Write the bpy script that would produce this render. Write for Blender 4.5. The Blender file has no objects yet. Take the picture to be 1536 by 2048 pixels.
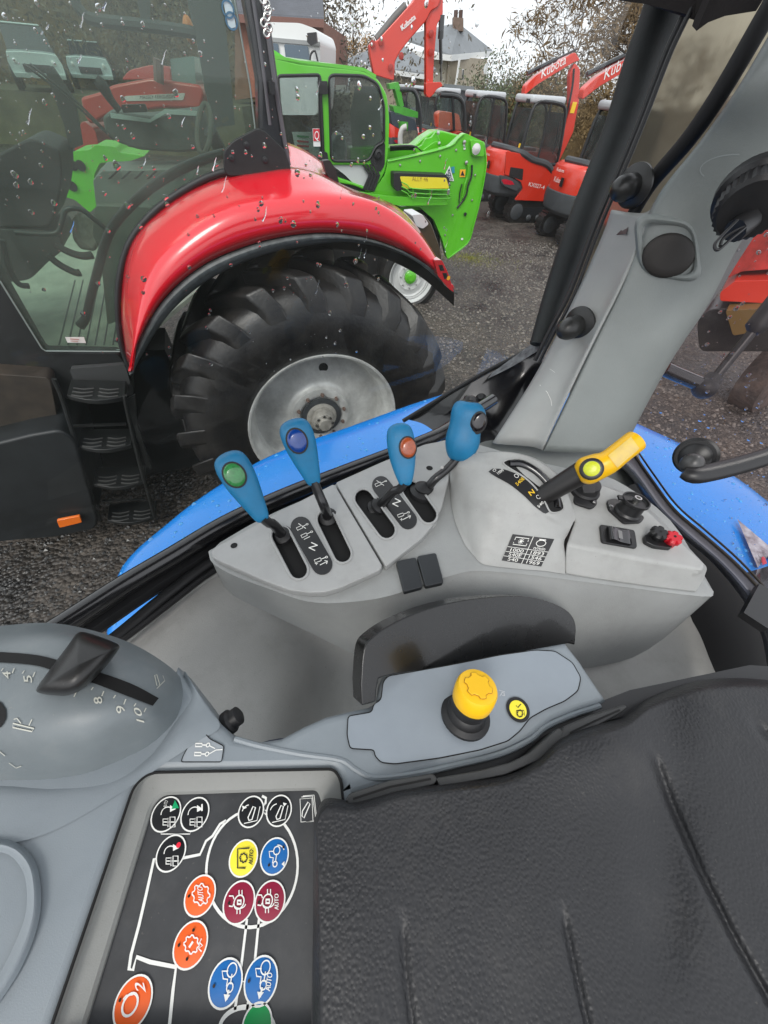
import bpy, math, random
import numpy as np
from mathutils import Vector as V, Matrix
from mathutils.bvhtree import BVHTree
from math import sin, cos, pi, radians as R
random.seed(7)
S = bpy.context.scene
COL = S.collection
# ---------------- camera ----------------
F, PITCH, ROLL, H = 740.0, R(49.2), R(4.2), 2.55
cam_d = bpy.data.cameras.new('camera'); cam = bpy.data.objects.new('camera', cam_d); COL.objects.link(cam)
cam_d.sensor_fit = 'VERTICAL'; cam_d.sensor_height = 36; cam_d.lens = F/2048*36
cam_d.clip_start = 0.02; cam_d.clip_end = 800
CM = Matrix.Rotation(pi/2-PITCH, 3, 'X') @ Matrix.Rotation(ROLL, 3, 'Z')
CP = V((0, 0, H))
cam.matrix_world = Matrix.Translation(CP) @ CM.to_4x4()
S.camera = cam
# ---------------- daylight: overcast ----------------
W = bpy.data.worlds.new('World'); S.world = W; W.use_nodes = True
nt = W.node_tree; nt.nodes.clear()
sky = nt.nodes.new('ShaderNodeTexSky'); sky.sky_type = 'NISHITA'; sky.sun_disc = False
SUN_EL, SUN_AZ = R(48), R(200)
sky.sun_elevation = SUN_EL; sky.sun_rotation = SUN_AZ; sky.dust_density = 6; sky.air_density = 1.0
hs = nt.nodes.new('ShaderNodeHueSaturation'); hs.inputs['Saturation'].default_value = .22
tc = nt.nodes.new('ShaderNodeTexCoord'); nz = nt.nodes.new('ShaderNodeTexNoise'); nz.inputs['Scale'].default_value = 3
nz.inputs['Detail'].default_value = 5
rm = nt.nodes.new('ShaderNodeMapRange'); rm.inputs['To Min'].default_value = .85; rm.inputs['To Max'].default_value = 1.15
mx = nt.nodes.new('ShaderNodeVectorMath'); mx.operation = 'SCALE'
ov = nt.nodes.new('ShaderNodeMix'); ov.data_type = 'RGBA'; ov.inputs[0].default_value = .7; ov.inputs[7].default_value = (9.0, 9.3, 9.8, 1)   # cloud layer
bg = nt.nodes.new('ShaderNodeBackground'); bg.inputs['Strength'].default_value = .12
wo = nt.nodes.new('ShaderNodeOutputWorld')
L = nt.links.new
L(sky.outputs[0], hs.inputs['Color']); L(tc.outputs['Generated'], nz.inputs['Vector']); L(nz.outputs[0], rm.inputs['Value'])
L(hs.outputs[0], ov.inputs[6]); L(ov.outputs[2], mx.inputs[0]); L(rm.outputs[0], mx.inputs['Scale']); L(mx.outputs[0], bg.inputs['Color']); L(bg.outputs[0], wo.inputs[0])
sd = bpy.data.lights.new('sun', 'SUN'); sd.energy = .7; sd.angle = R(18); sd.color = (1, .96, .9)
sun = bpy.data.objects.new('sun', sd); COL.objects.link(sun)
# sun_rotation is measured from +Y clockwise
sv = V((sin(SUN_AZ)*cos(SUN_EL), cos(SUN_AZ)*cos(SUN_EL), sin(SUN_EL)))
sun.rotation_euler = sv.to_track_quat('Z', 'Y').to_euler(); sun.location = (0, 0, 20)
S.view_settings.view_transform = 'Standard'; S.view_settings.look = 'None'
S.view_settings.exposure = 0.6; S.view_settings.gamma = 1; S.view_settings.use_curve_mapping = False
S.render.engine = 'CYCLES'
S.cycles.max_bounces = 10; S.cycles.transparent_max_bounces = 24; S.cycles.transmission_bounces = 8; S.cycles.diffuse_bounces = 4
S.cycles.caustics_refractive = False; S.cycles.caustics_reflective = False; S.cycles.sample_clamp_indirect = 6
S.render.resolution_x = 768; S.render.resolution_y = 1024

# ---------------- pixel of the photograph -> point in the world ----------------
def ray(u, v): return CM @ V(((u-768)/F, (1024-v)/F, -1))
class Pl:
    def __init__(s, p, n): s.p = V(p); s.n = V(n).normalized()
    def at(s, u, v, off=0):
        q = ray(u, v); p = s.p + s.n*off
        return CP + q*((p-CP).dot(s.n)/q.dot(s.n))
    def nr(s, u, v): return s.n
def HZ(z): return Pl((0, 0, z), (0, 0, 1))
def VP(x, y, ang, back=0):
    a = R(ang); n = V((sin(a), -cos(a), 0)); return Pl(V((x, y, 0))-n*back, n)
def pz(u, v, z): return HZ(z).at(u, v)
def pd(u, v, t): return CP + ray(u, v)*t
class On:      # a surface already built, for labels that lie on it
    def __init__(s, *obs):
        s.b = []
        for o in obs:
            me = o.data; mw = world(o)
            s.b.append(BVHTree.FromPolygons([mw @ v.co for v in me.vertices], [tuple(p.vertices) for p in me.polygons]))
    def hit(s, u, v):
        q = ray(u, v).normalized(); best = None
        for b in s.b:
            h = b.ray_cast(CP, q)
            if h[0] is not None and (best is None or h[3] < best[3]): best = h
        if best is None: return None
        n = best[1]
        if n.dot(q) > 0: n = -n
        return best[0], n
    def at(s, u, v, off=0):
        h = s.hit(u, v)
        return h[0]+h[1]*off if h else pd(u, v, 1)
    def nr(s, u, v):
        h = s.hit(u, v); return h[1] if h else V((0, 0, 1))
def world(o):
    m = o.matrix_basis.copy()
    while o.parent: o = o.parent; m = o.matrix_basis @ m
    return m

# ---------------- materials ----------------
MATS = {}
def mat(name, col, rough=.5, metal=0, coat=0, bump=0, bscale=200, var=0, vscale=8, spec=.5, col2=None, btype='noise', dist=.001, trans=0, emis=0, sheen=0, dust=0):
    if name in MATS: return MATS[name]
    m = bpy.data.materials.new(name); m.use_nodes = True; n = m.node_tree; b = n.nodes['Principled BSDF']
    b.inputs['Base Color'].default_value = (*col, 1); b.inputs['Roughness'].default_value = rough
    b.inputs['Metallic'].default_value = metal; b.inputs['Coat Weight'].default_value = coat; b.inputs['Coat Roughness'].default_value = .08
    b.inputs['Specular IOR Level'].default_value = spec
    if trans: b.inputs['Transmission Weight'].default_value = trans; b.inputs['IOR'].default_value = 1.33
    if sheen: b.inputs['Sheen Weight'].default_value = sheen
    t = n.nodes.new('ShaderNodeTexCoord')
    if var or col2:
        z = n.nodes.new('ShaderNodeTexNoise'); z.inputs['Scale'].default_value = vscale; z.inputs['Detail'].default_value = 6
        z.inputs['Roughness'].default_value = .65
        n.links.new(t.outputs['Object'], z.inputs['Vector'])
        r = n.nodes.new('ShaderNodeValToRGB'); r.color_ramp.elements[0].position = .32; r.color_ramp.elements[1].position = .68
        c2 = col2 or tuple(min(1, c*(1+var)) for c in col); c1 = col if col2 else tuple(c*(1-var) for c in col)
        r.color_ramp.elements[0].color = (*c1, 1); r.color_ramp.elements[1].color = (*c2, 1)
        n.links.new(z.outputs[0], r.inputs[0]); n.links.new(r.outputs[0], b.inputs['Base Color'])
        rr = n.nodes.new('ShaderNodeMapRange'); rr.inputs['To Min'].default_value = max(0, rough-.08); rr.inputs['To Max'].default_value = min(1, rough+.1)
        n.links.new(z.outputs[0], rr.inputs['Value']); n.links.new(rr.outputs[0], b.inputs['Roughness'])
    if bump:
        if btype == 'noise':
            z = n.nodes.new('ShaderNodeTexNoise'); z.inputs['Detail'].default_value = 3; o = 0
        else:
            z = n.nodes.new('ShaderNodeTexVoronoi'); z.feature = 'SMOOTH_F1' if btype == 'cell' else 'DISTANCE_TO_EDGE'; o = 'Distance'
        z.inputs['Scale'].default_value = bscale
        n.links.new(t.outputs['Object'], z.inputs['Vector'])
        bp = n.nodes.new('ShaderNodeBump'); bp.inputs['Strength'].default_value = bump; bp.inputs['Distance'].default_value = dist
        n.links.new(z.outputs[o], bp.inputs['Height']); n.links.new(bp.outputs[0], b.inputs['Normal'])
    if dust and (var or col2):      # settled specks and faint grey film, as blotches of their own
        d1 = n.nodes.new('ShaderNodeTexNoise'); d1.inputs['Scale'].default_value = 420; d1.inputs['Detail'].default_value = 2
        d2 = n.nodes.new('ShaderNodeTexNoise'); d2.inputs['Scale'].default_value = 14; d2.inputs['Detail'].default_value = 7; d2.inputs['Roughness'].default_value = .75
        r1 = n.nodes.new('ShaderNodeMapRange'); r1.inputs['From Min'].default_value = .70; r1.inputs['From Max'].default_value = .76; r1.inputs['To Max'].default_value = min(1, dust*1.6)
        r2 = n.nodes.new('ShaderNodeMapRange'); r2.inputs['From Min'].default_value = .5; r2.inputs['From Max'].default_value = .8; r2.inputs['To Max'].default_value = dust
        for a in (d1, d2): n.links.new(t.outputs['Object'], a.inputs['Vector'])
        n.links.new(d1.outputs[0], r1.inputs['Value']); n.links.new(d2.outputs[0], r2.inputs['Value'])
        ad = n.nodes.new('ShaderNodeMath'); ad.operation = 'MAXIMUM'; n.links.new(r1.outputs[0], ad.inputs[0]); n.links.new(r2.outputs[0], ad.inputs[1])
        mm = n.nodes.new('ShaderNodeMix'); mm.data_type = 'RGBA'; n.links.new(ad.outputs[0], mm.inputs[0]); n.links.new(r.outputs[0], mm.inputs[6])
        lum = sum(col)/3; mm.inputs[7].default_value = ((.30, .28, .24, 1) if lum < .2 else (.13, .12, .10, 1)); n.links.new(mm.outputs[2], b.inputs['Base Color'])
    if emis: b.inputs['Emission Color'].default_value = (*col, 1); b.inputs['Emission Strength'].default_value = emis
    MATS[name] = m; return m
def glass(name, tint=(.9, .95, .93), refl=1.0, dirt=0.0, dcol=(.6, .62, .6), bump=0, bscale=30, stretch=(1, 1, 1), rough=0.02, rot=0, dscale=6, refr=False):
    if name in MATS: return MATS[name]
    m = bpy.data.materials.new(name); m.use_nodes = True; n = m.node_tree; n.nodes.clear(); N = n.nodes.new; K = n.links.new
    out = N('ShaderNodeOutputMaterial'); gl = N('ShaderNodeBsdfGlossy'); gl.inputs['Roughness'].default_value = rough
    if refr: tr = N('ShaderNodeBsdfRefraction'); tr.inputs['IOR'].default_value = 1.03; tr.inputs['Roughness'].default_value = .3
    else: tr = N('ShaderNodeBsdfTransparent')
    tr.inputs['Color'].default_value = (*tint, 1)
    fr = N('ShaderNodeFresnel'); fr.inputs['IOR'].default_value = 1.45
    mu = N('ShaderNodeMath'); mu.operation = 'MULTIPLY'; mu.inputs[1].default_value = refl; mu.use_clamp = True
    mi = N('ShaderNodeMixShader'); K(fr.outputs[0], mu.inputs[0]); K(mu.outputs[0], mi.inputs[0]); K(tr.outputs[0], mi.inputs[1]); K(gl.outputs[0], mi.inputs[2])
    last = mi
    t = N('ShaderNodeTexCoord'); mp = N('ShaderNodeMapping'); mp.inputs['Scale'].default_value = stretch; mp.inputs['Rotation'].default_value = (0, rot, 0)
    K(t.outputs['Object'], mp.inputs[0])
    if dirt:
        df = N('ShaderNodeBsdfDiffuse'); df.inputs['Color'].default_value = (*dcol, 1)
        z = N('ShaderNodeTexNoise'); z.inputs['Scale'].default_value = dscale; z.inputs['Detail'].default_value = 8; K(mp.outputs[0], z.inputs['Vector'])
        r = N('ShaderNodeMapRange'); r.inputs['From Min'].default_value = .3; r.inputs['From Max'].default_value = .75
        r.inputs['To Min'].default_value = dirt*.45; r.inputs['To Max'].default_value = dirt*1.6; K(z.outputs[0], r.inputs['Value'])
        m2 = N('ShaderNodeMixShader'); K(r.outputs[0], m2.inputs[0]); K(mi.outputs[0], m2.inputs[1]); K(df.outputs[0], m2.inputs[2]); last = m2
    if bump:
        z = N('ShaderNodeTexNoise'); z.inputs['Scale'].default_value = bscale; z.inputs['Detail'].default_value = 4; K(mp.outputs[0], z.inputs['Vector'])
        b = N('ShaderNodeBump'); b.inputs['Strength'].default_value = bump; b.inputs['Distance'].default_value = .004
        K(z.outputs[0], b.inputs['Height']); K(b.outputs[0], gl.inputs['Normal'])
        if refr: K(b.outputs[0], tr.inputs['Normal'])
    K(last.outputs[0], out.inputs[0]); MATS[name] = m; return m

# ---------------- geometry ----------------
def ob(name, parts, m=None, parent=None, smooth=True, bevel=0, sub=0, solid=0, kind=None, label=None, angle=40, bseg=3):
    vs, fs = [], []
    for v, f in parts:
        k = len(vs); vs += [tuple(p) for p in v]; fs += [tuple(i+k for i in q) for q in f]
    me = bpy.data.meshes.new(name); me.from_pydata(vs, [], fs); me.validate(); 
    if parent is not None:
        iv = world(parent).inverted(); me.transform(iv)
    o = bpy.data.objects.new(name, me); COL.objects.link(o)
    if parent is not None: o.parent = parent
    if m: me.materials.append(m)
    if smooth:
        me.shade_smooth()
        if not sub: me.set_sharp_from_angle(angle=R(angle))
    if solid: q = o.modifiers.new('s', 'SOLIDIFY'); q.thickness = solid; q.offset = -1
    if bevel: q = o.modifiers.new('b', 'BEVEL'); q.width = bevel; q.segments = bseg; q.limit_method = 'ANGLE'; q.angle_limit = R(35); q.harden_normals = False
    if sub: q = o.modifiers.new('u', 'SUBSURF'); q.levels = sub; q.render_levels = sub
    if kind: o['kind'] = kind
    if label: o['label'] = label
    return o
def thing(name, label, cat, loc=(0, 0, 0), rz=0, group=None):
    o = bpy.data.objects.new(name, None); COL.objects.link(o); o.location = loc; o.rotation_euler = (0, 0, rz)
    o.empty_display_size = .1
    o['label'] = label; o['category'] = cat
    if group: o['group'] = group
    return o
def tag(o, label, cat, group=None):
    o['label'] = label; o['category'] = cat
    if group: o['group'] = group
    return o
def cr(p, n, closed=False):     # Catmull-Rom through points
    p = [V(q) for q in p]; k = len(p); out = []
    segs = k if closed else k-1
    for i in range(segs):
        if closed: a, b, c, d = p[i-1], p[i], p[(i+1) % k], p[(i+2) % k]
        else:
            b, c = p[i], p[i+1]; a = p[i-1] if i else b*2-c; d = p[i+2] if i+2 < k else c*2-b
        for j in range(n):
            t = j/n; out.append(.5*((2*b)+(c-a)*t+(2*a-5*b+4*c-d)*t*t+(3*b-a-3*c+d)*t**3))
    if not closed: out.append(p[-1])
    return out
def cr2(p, n, closed=False): return [tuple(q) for q in cr([V(a) for a in p], n, closed)]
def patch(rows, nu=6, nv=6, flip=False):
    rr = [cr(r, nu) for r in rows]; m = len(rr[0]); cols = [cr([r[i] for r in rr], nv) for i in range(m)]
    n = len(cols[0]); vs = [cols[i][j] for j in range(n) for i in range(m)]
    fs = [(j*m+i, j*m+i+1, (j+1)*m+i+1, (j+1)*m+i) for j in range(n-1) for i in range(m-1)]
    if flip: fs = [f[::-1] for f in fs]
    return vs, fs
def prism(pts, off):
    n = len(pts); off = V(off); pts = [V(p) for p in pts]
    vs = pts+[p+off for p in pts]
    fs = [tuple(range(n)), tuple(range(2*n-1, n-1, -1))]+[(i, i+n, (i+1) % n+n, (i+1) % n) for i in range(n)]
    nn = V((0, 0, 0))
    for i in range(n): nn += pts[i].cross(pts[(i+1) % n])
    if nn.dot(off) > 0: fs = [f[::-1] for f in fs]
    return vs, fs
def pp(P, px, d0, d1): # polygon traced on a real plane, given thickness along its normal
    a = [P.at(u, v) + P.n*d0 for u, v in px]
    return prism(a, P.n*(d1-d0))
def rnd(px, r, seg=4):  # round the corners of a polygon
    out = []; n = len(px)
    for i in range(n):
        a, b, c = V(px[i-1]), V(px[i]), V(px[(i+1) % n]); rr = min(r, (a-b).length*.45, (c-b).length*.45)
        p, q = b+(a-b).normalized()*rr, b+(c-b).normalized()*rr
        for k in range(seg+1):
            t = k/seg; out.append(tuple((1-t)**2*p+2*t*(1-t)*b+t*t*q))
    return out
def loft(rings, caps=True, closed=True):
    m = len(rings[0]); vs = [p for r in rings for p in r]; fs = []
    e = m if closed else m-1
    for j in range(len(rings)-1):
        for i in range(e): fs.append((j*m+i, j*m+(i+1) % m, (j+1)*m+(i+1) % m, (j+1)*m+i))
    if caps: fs.append(tuple(range(m))[::-1]); fs.append(tuple((len(rings)-1)*m+i for i in range(m)))
    return vs, fs
def frame(d):
    d = V(d).normalized(); a = V((0, 0, 1)) if abs(d.z) < .9 else V((1, 0, 0)); x = a.cross(d).normalized(); return x, d.cross(x), d
def tube(pts, r, seg=10, n=0, closed=False, flat=1):
    if n: 
        k = len(pts)
        if isinstance(r, (list, tuple)):
            r4 = cr([V((a, 0, 0)) for a in r], n, closed); r = [a.x for a in r4]
        pts = cr(pts, n, closed)
    pts = [V(p) for p in pts]; k = len(pts)
    if not isinstance(r, (list, tuple)): r = [r]*k
    x, y, _ = frame(pts[1]-pts[0]); rings = []; 
    for i, p in enumerate(pts):
        if closed: d = pts[(i+1) % k]-pts[i-1]
        else: d = pts[min(i+1, k-1)]-pts[max(i-1, 0)]
        d.normalize(); x = (x-d*x.dot(d)).normalized(); y = d.cross(x)
        rings.append([p+(x*cos(2*pi*j/seg)+y*sin(2*pi*j/seg)*flat)*r[i] for j in range(seg)])
    if closed: rings.append(rings[0]); return loft(rings, False)
    return loft(rings)
def lathe(o, ax, prof, seg=24, caps=True): # prof: (radius, height)
    x, y, z = frame(ax); o = V(o)
    return loft([[o+z*h+(x*cos(2*pi*j/seg)+y*sin(2*pi*j/seg))*max(r, 1e-5) for j in range(seg)] for r, h in prof], caps)
def box(c, s, M=None):
    c = V(c); vs = [V((x*s[0]/2, y*s[1]/2, z*s[2]/2)) for x in (-1, 1) for y in (-1, 1) for z in (-1, 1)]
    vs = [c+(M @ v if M else v) for v in vs]
    return vs, [(0, 1, 3, 2), (4, 6, 7, 5), (0, 4, 5, 1), (2, 3, 7, 6), (0, 2, 6, 4), (1, 5, 7, 3)]
def bar(a, b, w, h, up=(0, 0, 1)):
    a, b = V(a), V(b); d = (b-a).normalized(); s = d.cross(V(up)).normalized(); u = s.cross(d)
    r = lambda p: [p+s*w/2+u*h/2, p-s*w/2+u*h/2, p-s*w/2-u*h/2, p+s*w/2-u*h/2]
    v, f = loft([r(a), r(b)]); return v, [q[::-1] for q in f]
def sphere(c, r, seg=12, rings=8, sc=(1, 1, 1), M=None):
    c = V(c); out = []
    for j in range(rings+1):
        a = pi*j/rings; out.append([V((sin(a)*cos(2*pi*i/seg)*sc[0], sin(a)*sin(2*pi*i/seg)*sc[1], -cos(a)*sc[2]))*max(r, 1e-5) for i in range(seg)])
    out = [[c+(M @ p if M else p) for p in q] for q in out]
    out[0] = [p for p in out[0]]
    return loft(out, False)
def ribbon(P, px, w, off=.0006, n=0, closed=False):  # line of real width w drawn on a surface
    if n: px = cr2(px, n, closed)
    a = [P.at(u, v, off) for u, v in px]; k = len(a); vs = []; fs = []
    for i in range(k):
        if closed: d = a[(i+1) % k]-a[i-1]
        else: d = a[min(i+1, k-1)]-a[max(0, i-1)]
        s = P.nr(*px[i]).cross(d)
        s = s.normalized()*w/2 if s.length > 1e-9 else V((0, 0, 0))
        vs += [a[i]-s, a[i]+s]
    e = k if closed else k-1
    for i in range(e): j = (i+1) % k; fs.append((2*i, 2*j, 2*j+1, 2*i+1))
    return vs, fs
def fan(P, px, off=.0006):
    a = [P.at(u, v, off) for u, v in px]; return a, [tuple(range(len(a)))]
def ell(c, a, b, rot=0, n=24): 
    return [(c[0]+a*cos(t)*cos(rot)-b*sin(t)*sin(rot), c[1]+a*cos(t)*sin(rot)+b*sin(t)*cos(rot)) for t in [2*pi*i/n for i in range(n)]]
def strip(P, A, B, off=.001, n=4, k=4):
    A, B = cr2(A, n), cr2(B, n); vs = [P.at(a[0]*(1-t/k)+b[0]*t/k, a[1]*(1-t/k)+b[1]*t/k, off) for a, b in zip(A, B) for t in range(k+1)]
    return vs, [(i*(k+1)+j, i*(k+1)+j+1, (i+1)*(k+1)+j+1, (i+1)*(k+1)+j) for i in range(len(A)-1) for j in range(k)]
def disc(P, u, v, r, off=.0006, th=0, n=28):
    c = P.at(u, v, off); x, y, z = frame(P.nr(u, v))
    a = [c+(x*cos(2*pi*i/n)+y*sin(2*pi*i/n))*r for i in range(n)]
    return prism(a, -z*th) if th else (a, [tuple(range(n))])
def ring(P, u, v, r, w, off=.0008, n=32):
    c = P.at(u, v, off); x, y, z = frame(P.nr(u, v)); vs = []
    for i in range(n):
        e = x*cos(2*pi*i/n)+y*sin(2*pi*i/n); vs += [c+e*(r-w/2), c+e*(r+w/2)]
    return vs, [(2*i, 2*((i+1) % n), 2*((i+1) % n)+1, 2*i+1) for i in range(n)]
_tx = {}
def glyphs(s):
    if s not in _tx:
        c = bpy.data.curves.new('t', 'FONT'); c.body = s; c.resolution_u = 3; o = bpy.data.objects.new('t', c); COL.objects.link(o)
        dg = bpy.context.evaluated_depsgraph_get(); me = bpy.data.meshes.new_from_object(o.evaluated_get(dg))
        vs = [v.co.copy() for v in me.vertices]; fs = [tuple(p.vertices) for p in me.polygons]
        bpy.data.objects.remove(o); bpy.data.curves.remove(c); bpy.data.meshes.remove(me)
        x0 = min(v.x for v in vs); x1 = max(v.x for v in vs); y1 = max(v.y for v in vs); y0 = min(0, min(v.y for v in vs)*0)
        _tx[s] = ([((v.x-x0)/(x1-x0), v.y/y1) for v in vs], fs)
    return _tx[s]
def text(s, P, a, b, c, off=.0008, bold=0):   # a baseline start, b baseline end, c top of first letter (photo pixels)
    vs, fs = glyphs(s)
    out = [P.at(a[0]+(b[0]-a[0])*x+(c[0]-a[0])*y, a[1]+(b[1]-a[1])*x+(c[1]-a[1])*y, off) for x, y in vs]
    parts = [(out, fs)]
    if bold:
        d = (P.at(*b)-P.at(*a)).normalized()*bold
        parts.append(([p+d+P.nr(*a)*.0001 for p in out], fs))
        return merge(parts)
    return out, fs
def text3(s, o, X, Y):    # text on a real plane: origin, vector of its whole width, vector of its height
    vs, fs = glyphs(s); return [V(o)+V(X)*x+V(Y)*y for x, y in vs], fs
def merge(ps):
    vs, fs = [], []
    for v, f in ps:
        k = len(vs); vs += list(v); fs += [tuple(i+k for i in q) for q in f]
    return vs, fs
def cutplate(P, outline, holes, th, bev=.0008, d0=0, name='plate', m=None, parent=None, label=None):
    """A flat plate with holes, rounded edges: outline and holes are photo pixels on plane P."""
    x, y, z = frame(P.n); o = P.at(*outline[0])
    c = bpy.data.curves.new('c', 'CURVE'); c.dimensions = '2D'; c.fill_mode = 'BOTH'; c.extrude = max(th/2-bev, 0); c.bevel_depth = bev; c.bevel_resolution = 2; c.offset = -bev
    for pl in [outline]+holes:
        sp = c.splines.new('POLY'); sp.use_cyclic_u = True; sp.points.add(len(pl)-1)
        for i, (u, v) in enumerate(pl):
            q = P.at(u, v)-o; sp.points[i].co = (q.dot(x), q.dot(y), 0, 1)
    t = bpy.data.objects.new('c', c); COL.objects.link(t); dg = bpy.context.evaluated_depsgraph_get()
    me = bpy.data.meshes.new_from_object(t.evaluated_get(dg))
    vs = [o+x*v.co.x+y*v.co.y+z*(v.co.z+d0-th/2) for v in me.vertices]; fs = [tuple(p.vertices) for p in me.polygons]
    bpy.data.objects.remove(t); bpy.data.curves.remove(c); bpy.data.meshes.remove(me)
    return ob(name, [(vs, fs)], m, parent, label=label)
def copy_tree(o, parent=None, **kw):
    c = o.copy(); COL.objects.link(c)
    if parent is not None: c.parent = parent
    for k, v in kw.items(): c[k] = v
    for ch in list(o.children): copy_tree(ch, c)
    return c
def rotz(a): return Matrix.Rotation(a, 3, 'Z')
# ================= own cab (what the driver sees) =================
def fc(part):      # turn an open sheet so that it faces the camera
    v, f = part; a = 0
    for q in f[::max(1, len(f)//40)]:
        c = sum((v[i] for i in q), V((0, 0, 0)))/len(q); n = (v[q[1]]-v[q[0]]).cross(v[q[2]]-v[q[0]]); a += n.dot(CP-c)
    return (v, [q[::-1] for q in f]) if a < 0 else part
G_deck = mat('console_plastic', (.31, .32, .316), .46, bump=.6, bscale=700, dist=.0005, var=.07, vscale=12, dust=.22)
G_plate = mat('lever_plate_plastic', (.36, .365, .36), .5, bump=.4, bscale=1300, dist=.0003, var=.06, vscale=30, dust=.2)
G_pto = mat('housing_plastic', (.355, .36, .35), .45, bump=.5, bscale=1000, dist=.0004, var=.07, vscale=25, dust=.25)
G_trim = mat('inner_trim', (.41, .408, .39), .55, bump=.5, bscale=600, dist=.0005, var=.08, vscale=6, dust=.3)
G_arm = mat('armrest_plastic', (.22, .25, .272), .40, bump=.4, bscale=1100, dist=.0003, var=.08, vscale=14, dust=.16)
G_dome = mat('dome_plastic', (.17, .195, .205), .4, bump=.3, bscale=1300, dist=.0003, var=.1, vscale=14, dust=.2)
G_bezel = mat('bezel_plastic', (.235, .24, .228), .48, bump=.4, bscale=1200, dist=.0003, var=.07, vscale=20, dust=.25)
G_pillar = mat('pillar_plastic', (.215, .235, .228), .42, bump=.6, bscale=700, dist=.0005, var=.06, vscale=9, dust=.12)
G_key = mat('keypad_film', (.045, .047, .05), .42, bump=.15, bscale=1500, dist=.0002, var=.15, vscale=40, dust=.10)
K_gloss = mat('black_gloss', (.006, .006, .007), .18, coat=.6)
K_rub = mat('black_rubber', (.012, .012, .013), .5, bump=.3, bscale=500, dist=.0004, var=.2, vscale=30)
K_pl = mat('black_plastic', (.014, .014, .015), .38, bump=.2, bscale=900, dist=.0003)
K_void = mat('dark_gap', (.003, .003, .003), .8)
K_label = mat('black_label', (.012, .012, .013), .4)
WH = mat('white_print', (.8, .8, .76), .6)
YE_p = mat('yellow_print', (.85, .55, .03), .6)
K_print = mat('black_print', (.01, .01, .01), .6)
B_knob = mat('blue_knob', (.006, .165, .34), .46, bump=.3, bscale=1300, dist=.0003, var=.12, vscale=30, dust=.12)
B_paint = mat('blue_paint', (.003, .255, .80), .25, coat=.35, var=.05, vscale=6)
Y_pl = mat('yellow_plastic', (.80, .45, .004), .33, bump=.2, bscale=900, dist=.0002, var=.05, vscale=40, dust=.10)
STEEL = mat('zinc_steel', (.55, .55, .53), .3, metal=1)

own = thing('tractor_cab', 'grey and black cab corner of the blue tractor around the driver, with rain-spotted side window', 'tractor cab', (0.2, .5, 0))
DZ = HZ(2.13)
# --- blue rear fender outside the window
fo = [(206, 1310), (212, 1245), (240, 1130), (330, 1045), (420, 978), (540, 908), (700, 850), (880, 788), (1010, 762), (1130, 780), (1268, 842), (1400, 906), (1536, 1000), (1640, 1110)]
a0 = [pz(u, v, 1.70) for u, v in fo]
cen = V((.35, .35, 0))
def shr(p, k, z): q = V((p.x, p.y, 0)); q = cen+(q-cen)*k; q.z = z; return q
rows = [[shr(p, .99, 1.40) for p in a0], [shr(p, 1.005, 1.62) for p in a0], [shr(p, 1.0, 1.69) for p in a0], [shr(p, .93, 1.725) for p in a0], [shr(p, .75, 1.745) for p in a0], [shr(p, .5, 1.75) for p in a0], [shr(p, .3, 1.75) for p in a0]]
fend = ob('rear_fender', [fc(patch(rows, 5, 4))], B_paint, own, label='wet sky blue fender below the window')
# --- warning sheet stuck inside rear glass, wiper etc. come later
# --- side window glass (real vertical pane), and small glued raindrops
ga, gb = pz(120, 1250, 2.0), pz(900, 852, 2.0)
gdir = (gb-ga).normalized(); gn = V((gdir.y, -gdir.x, 0)).normalized()
GLP = Pl(ga-gn*.035, gn)
def g2(s, z): q = ga+gdir*s-gn*.035; return V((q.x, q.y, z))
GLASS = glass('side_glass', (.95, .97, .96), .65, dirt=.016, dcol=(.45, .5, .46), dscale=3)
jb = GLP.at(1180, 330); sj = (jb-ga).dot(gdir)
pane = ob('window_pane', [([g2(-1.2, 1.98), g2(sj, 1.98), g2(sj, 3.3), g2(-1.2, 3.3)], [(0, 1, 2, 3)])], GLASS, own)
# quarter window (wet, blurring) between the black tube and the pillar
q0 = GLP.at(1090, 700)
QP = Pl(q0, (gn+gdir*-.9))
QG = glass('wet_quarter_glass', (.74, .70, .60), .35, dirt=.30, dcol=(.30, .26, .19), bump=.35, bscale=60, stretch=(1, 1, .16), rough=.3, refr=True, dscale=5)
ob('quarter_pane', [prism([QP.at(u, v) for u, v in [(1085, 730), (1345, 60), (1395, -40), (1640, -40), (1230, 620)]], gn*.002)], QG, own)
# rear window pane
rp = pz(1225, 900, 2.05); rn = (-gdir+gn*.25).normalized()
RP = Pl(rp, rn)
RG = glass('rear_glass', (.80, .74, .76), .7, dirt=.05, dcol=(.35, .3, .3), dscale=5)
rear = ob('rear_pane', [([RP.at(u, v) for u, v in [(1225, 905), (1345, 560), (1440, 200), (1800, 60), (1800, 1500), (1560, 1300), (1450, 1110), (1330, 990)]], [tuple(range(8))])], RG, own)

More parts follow.
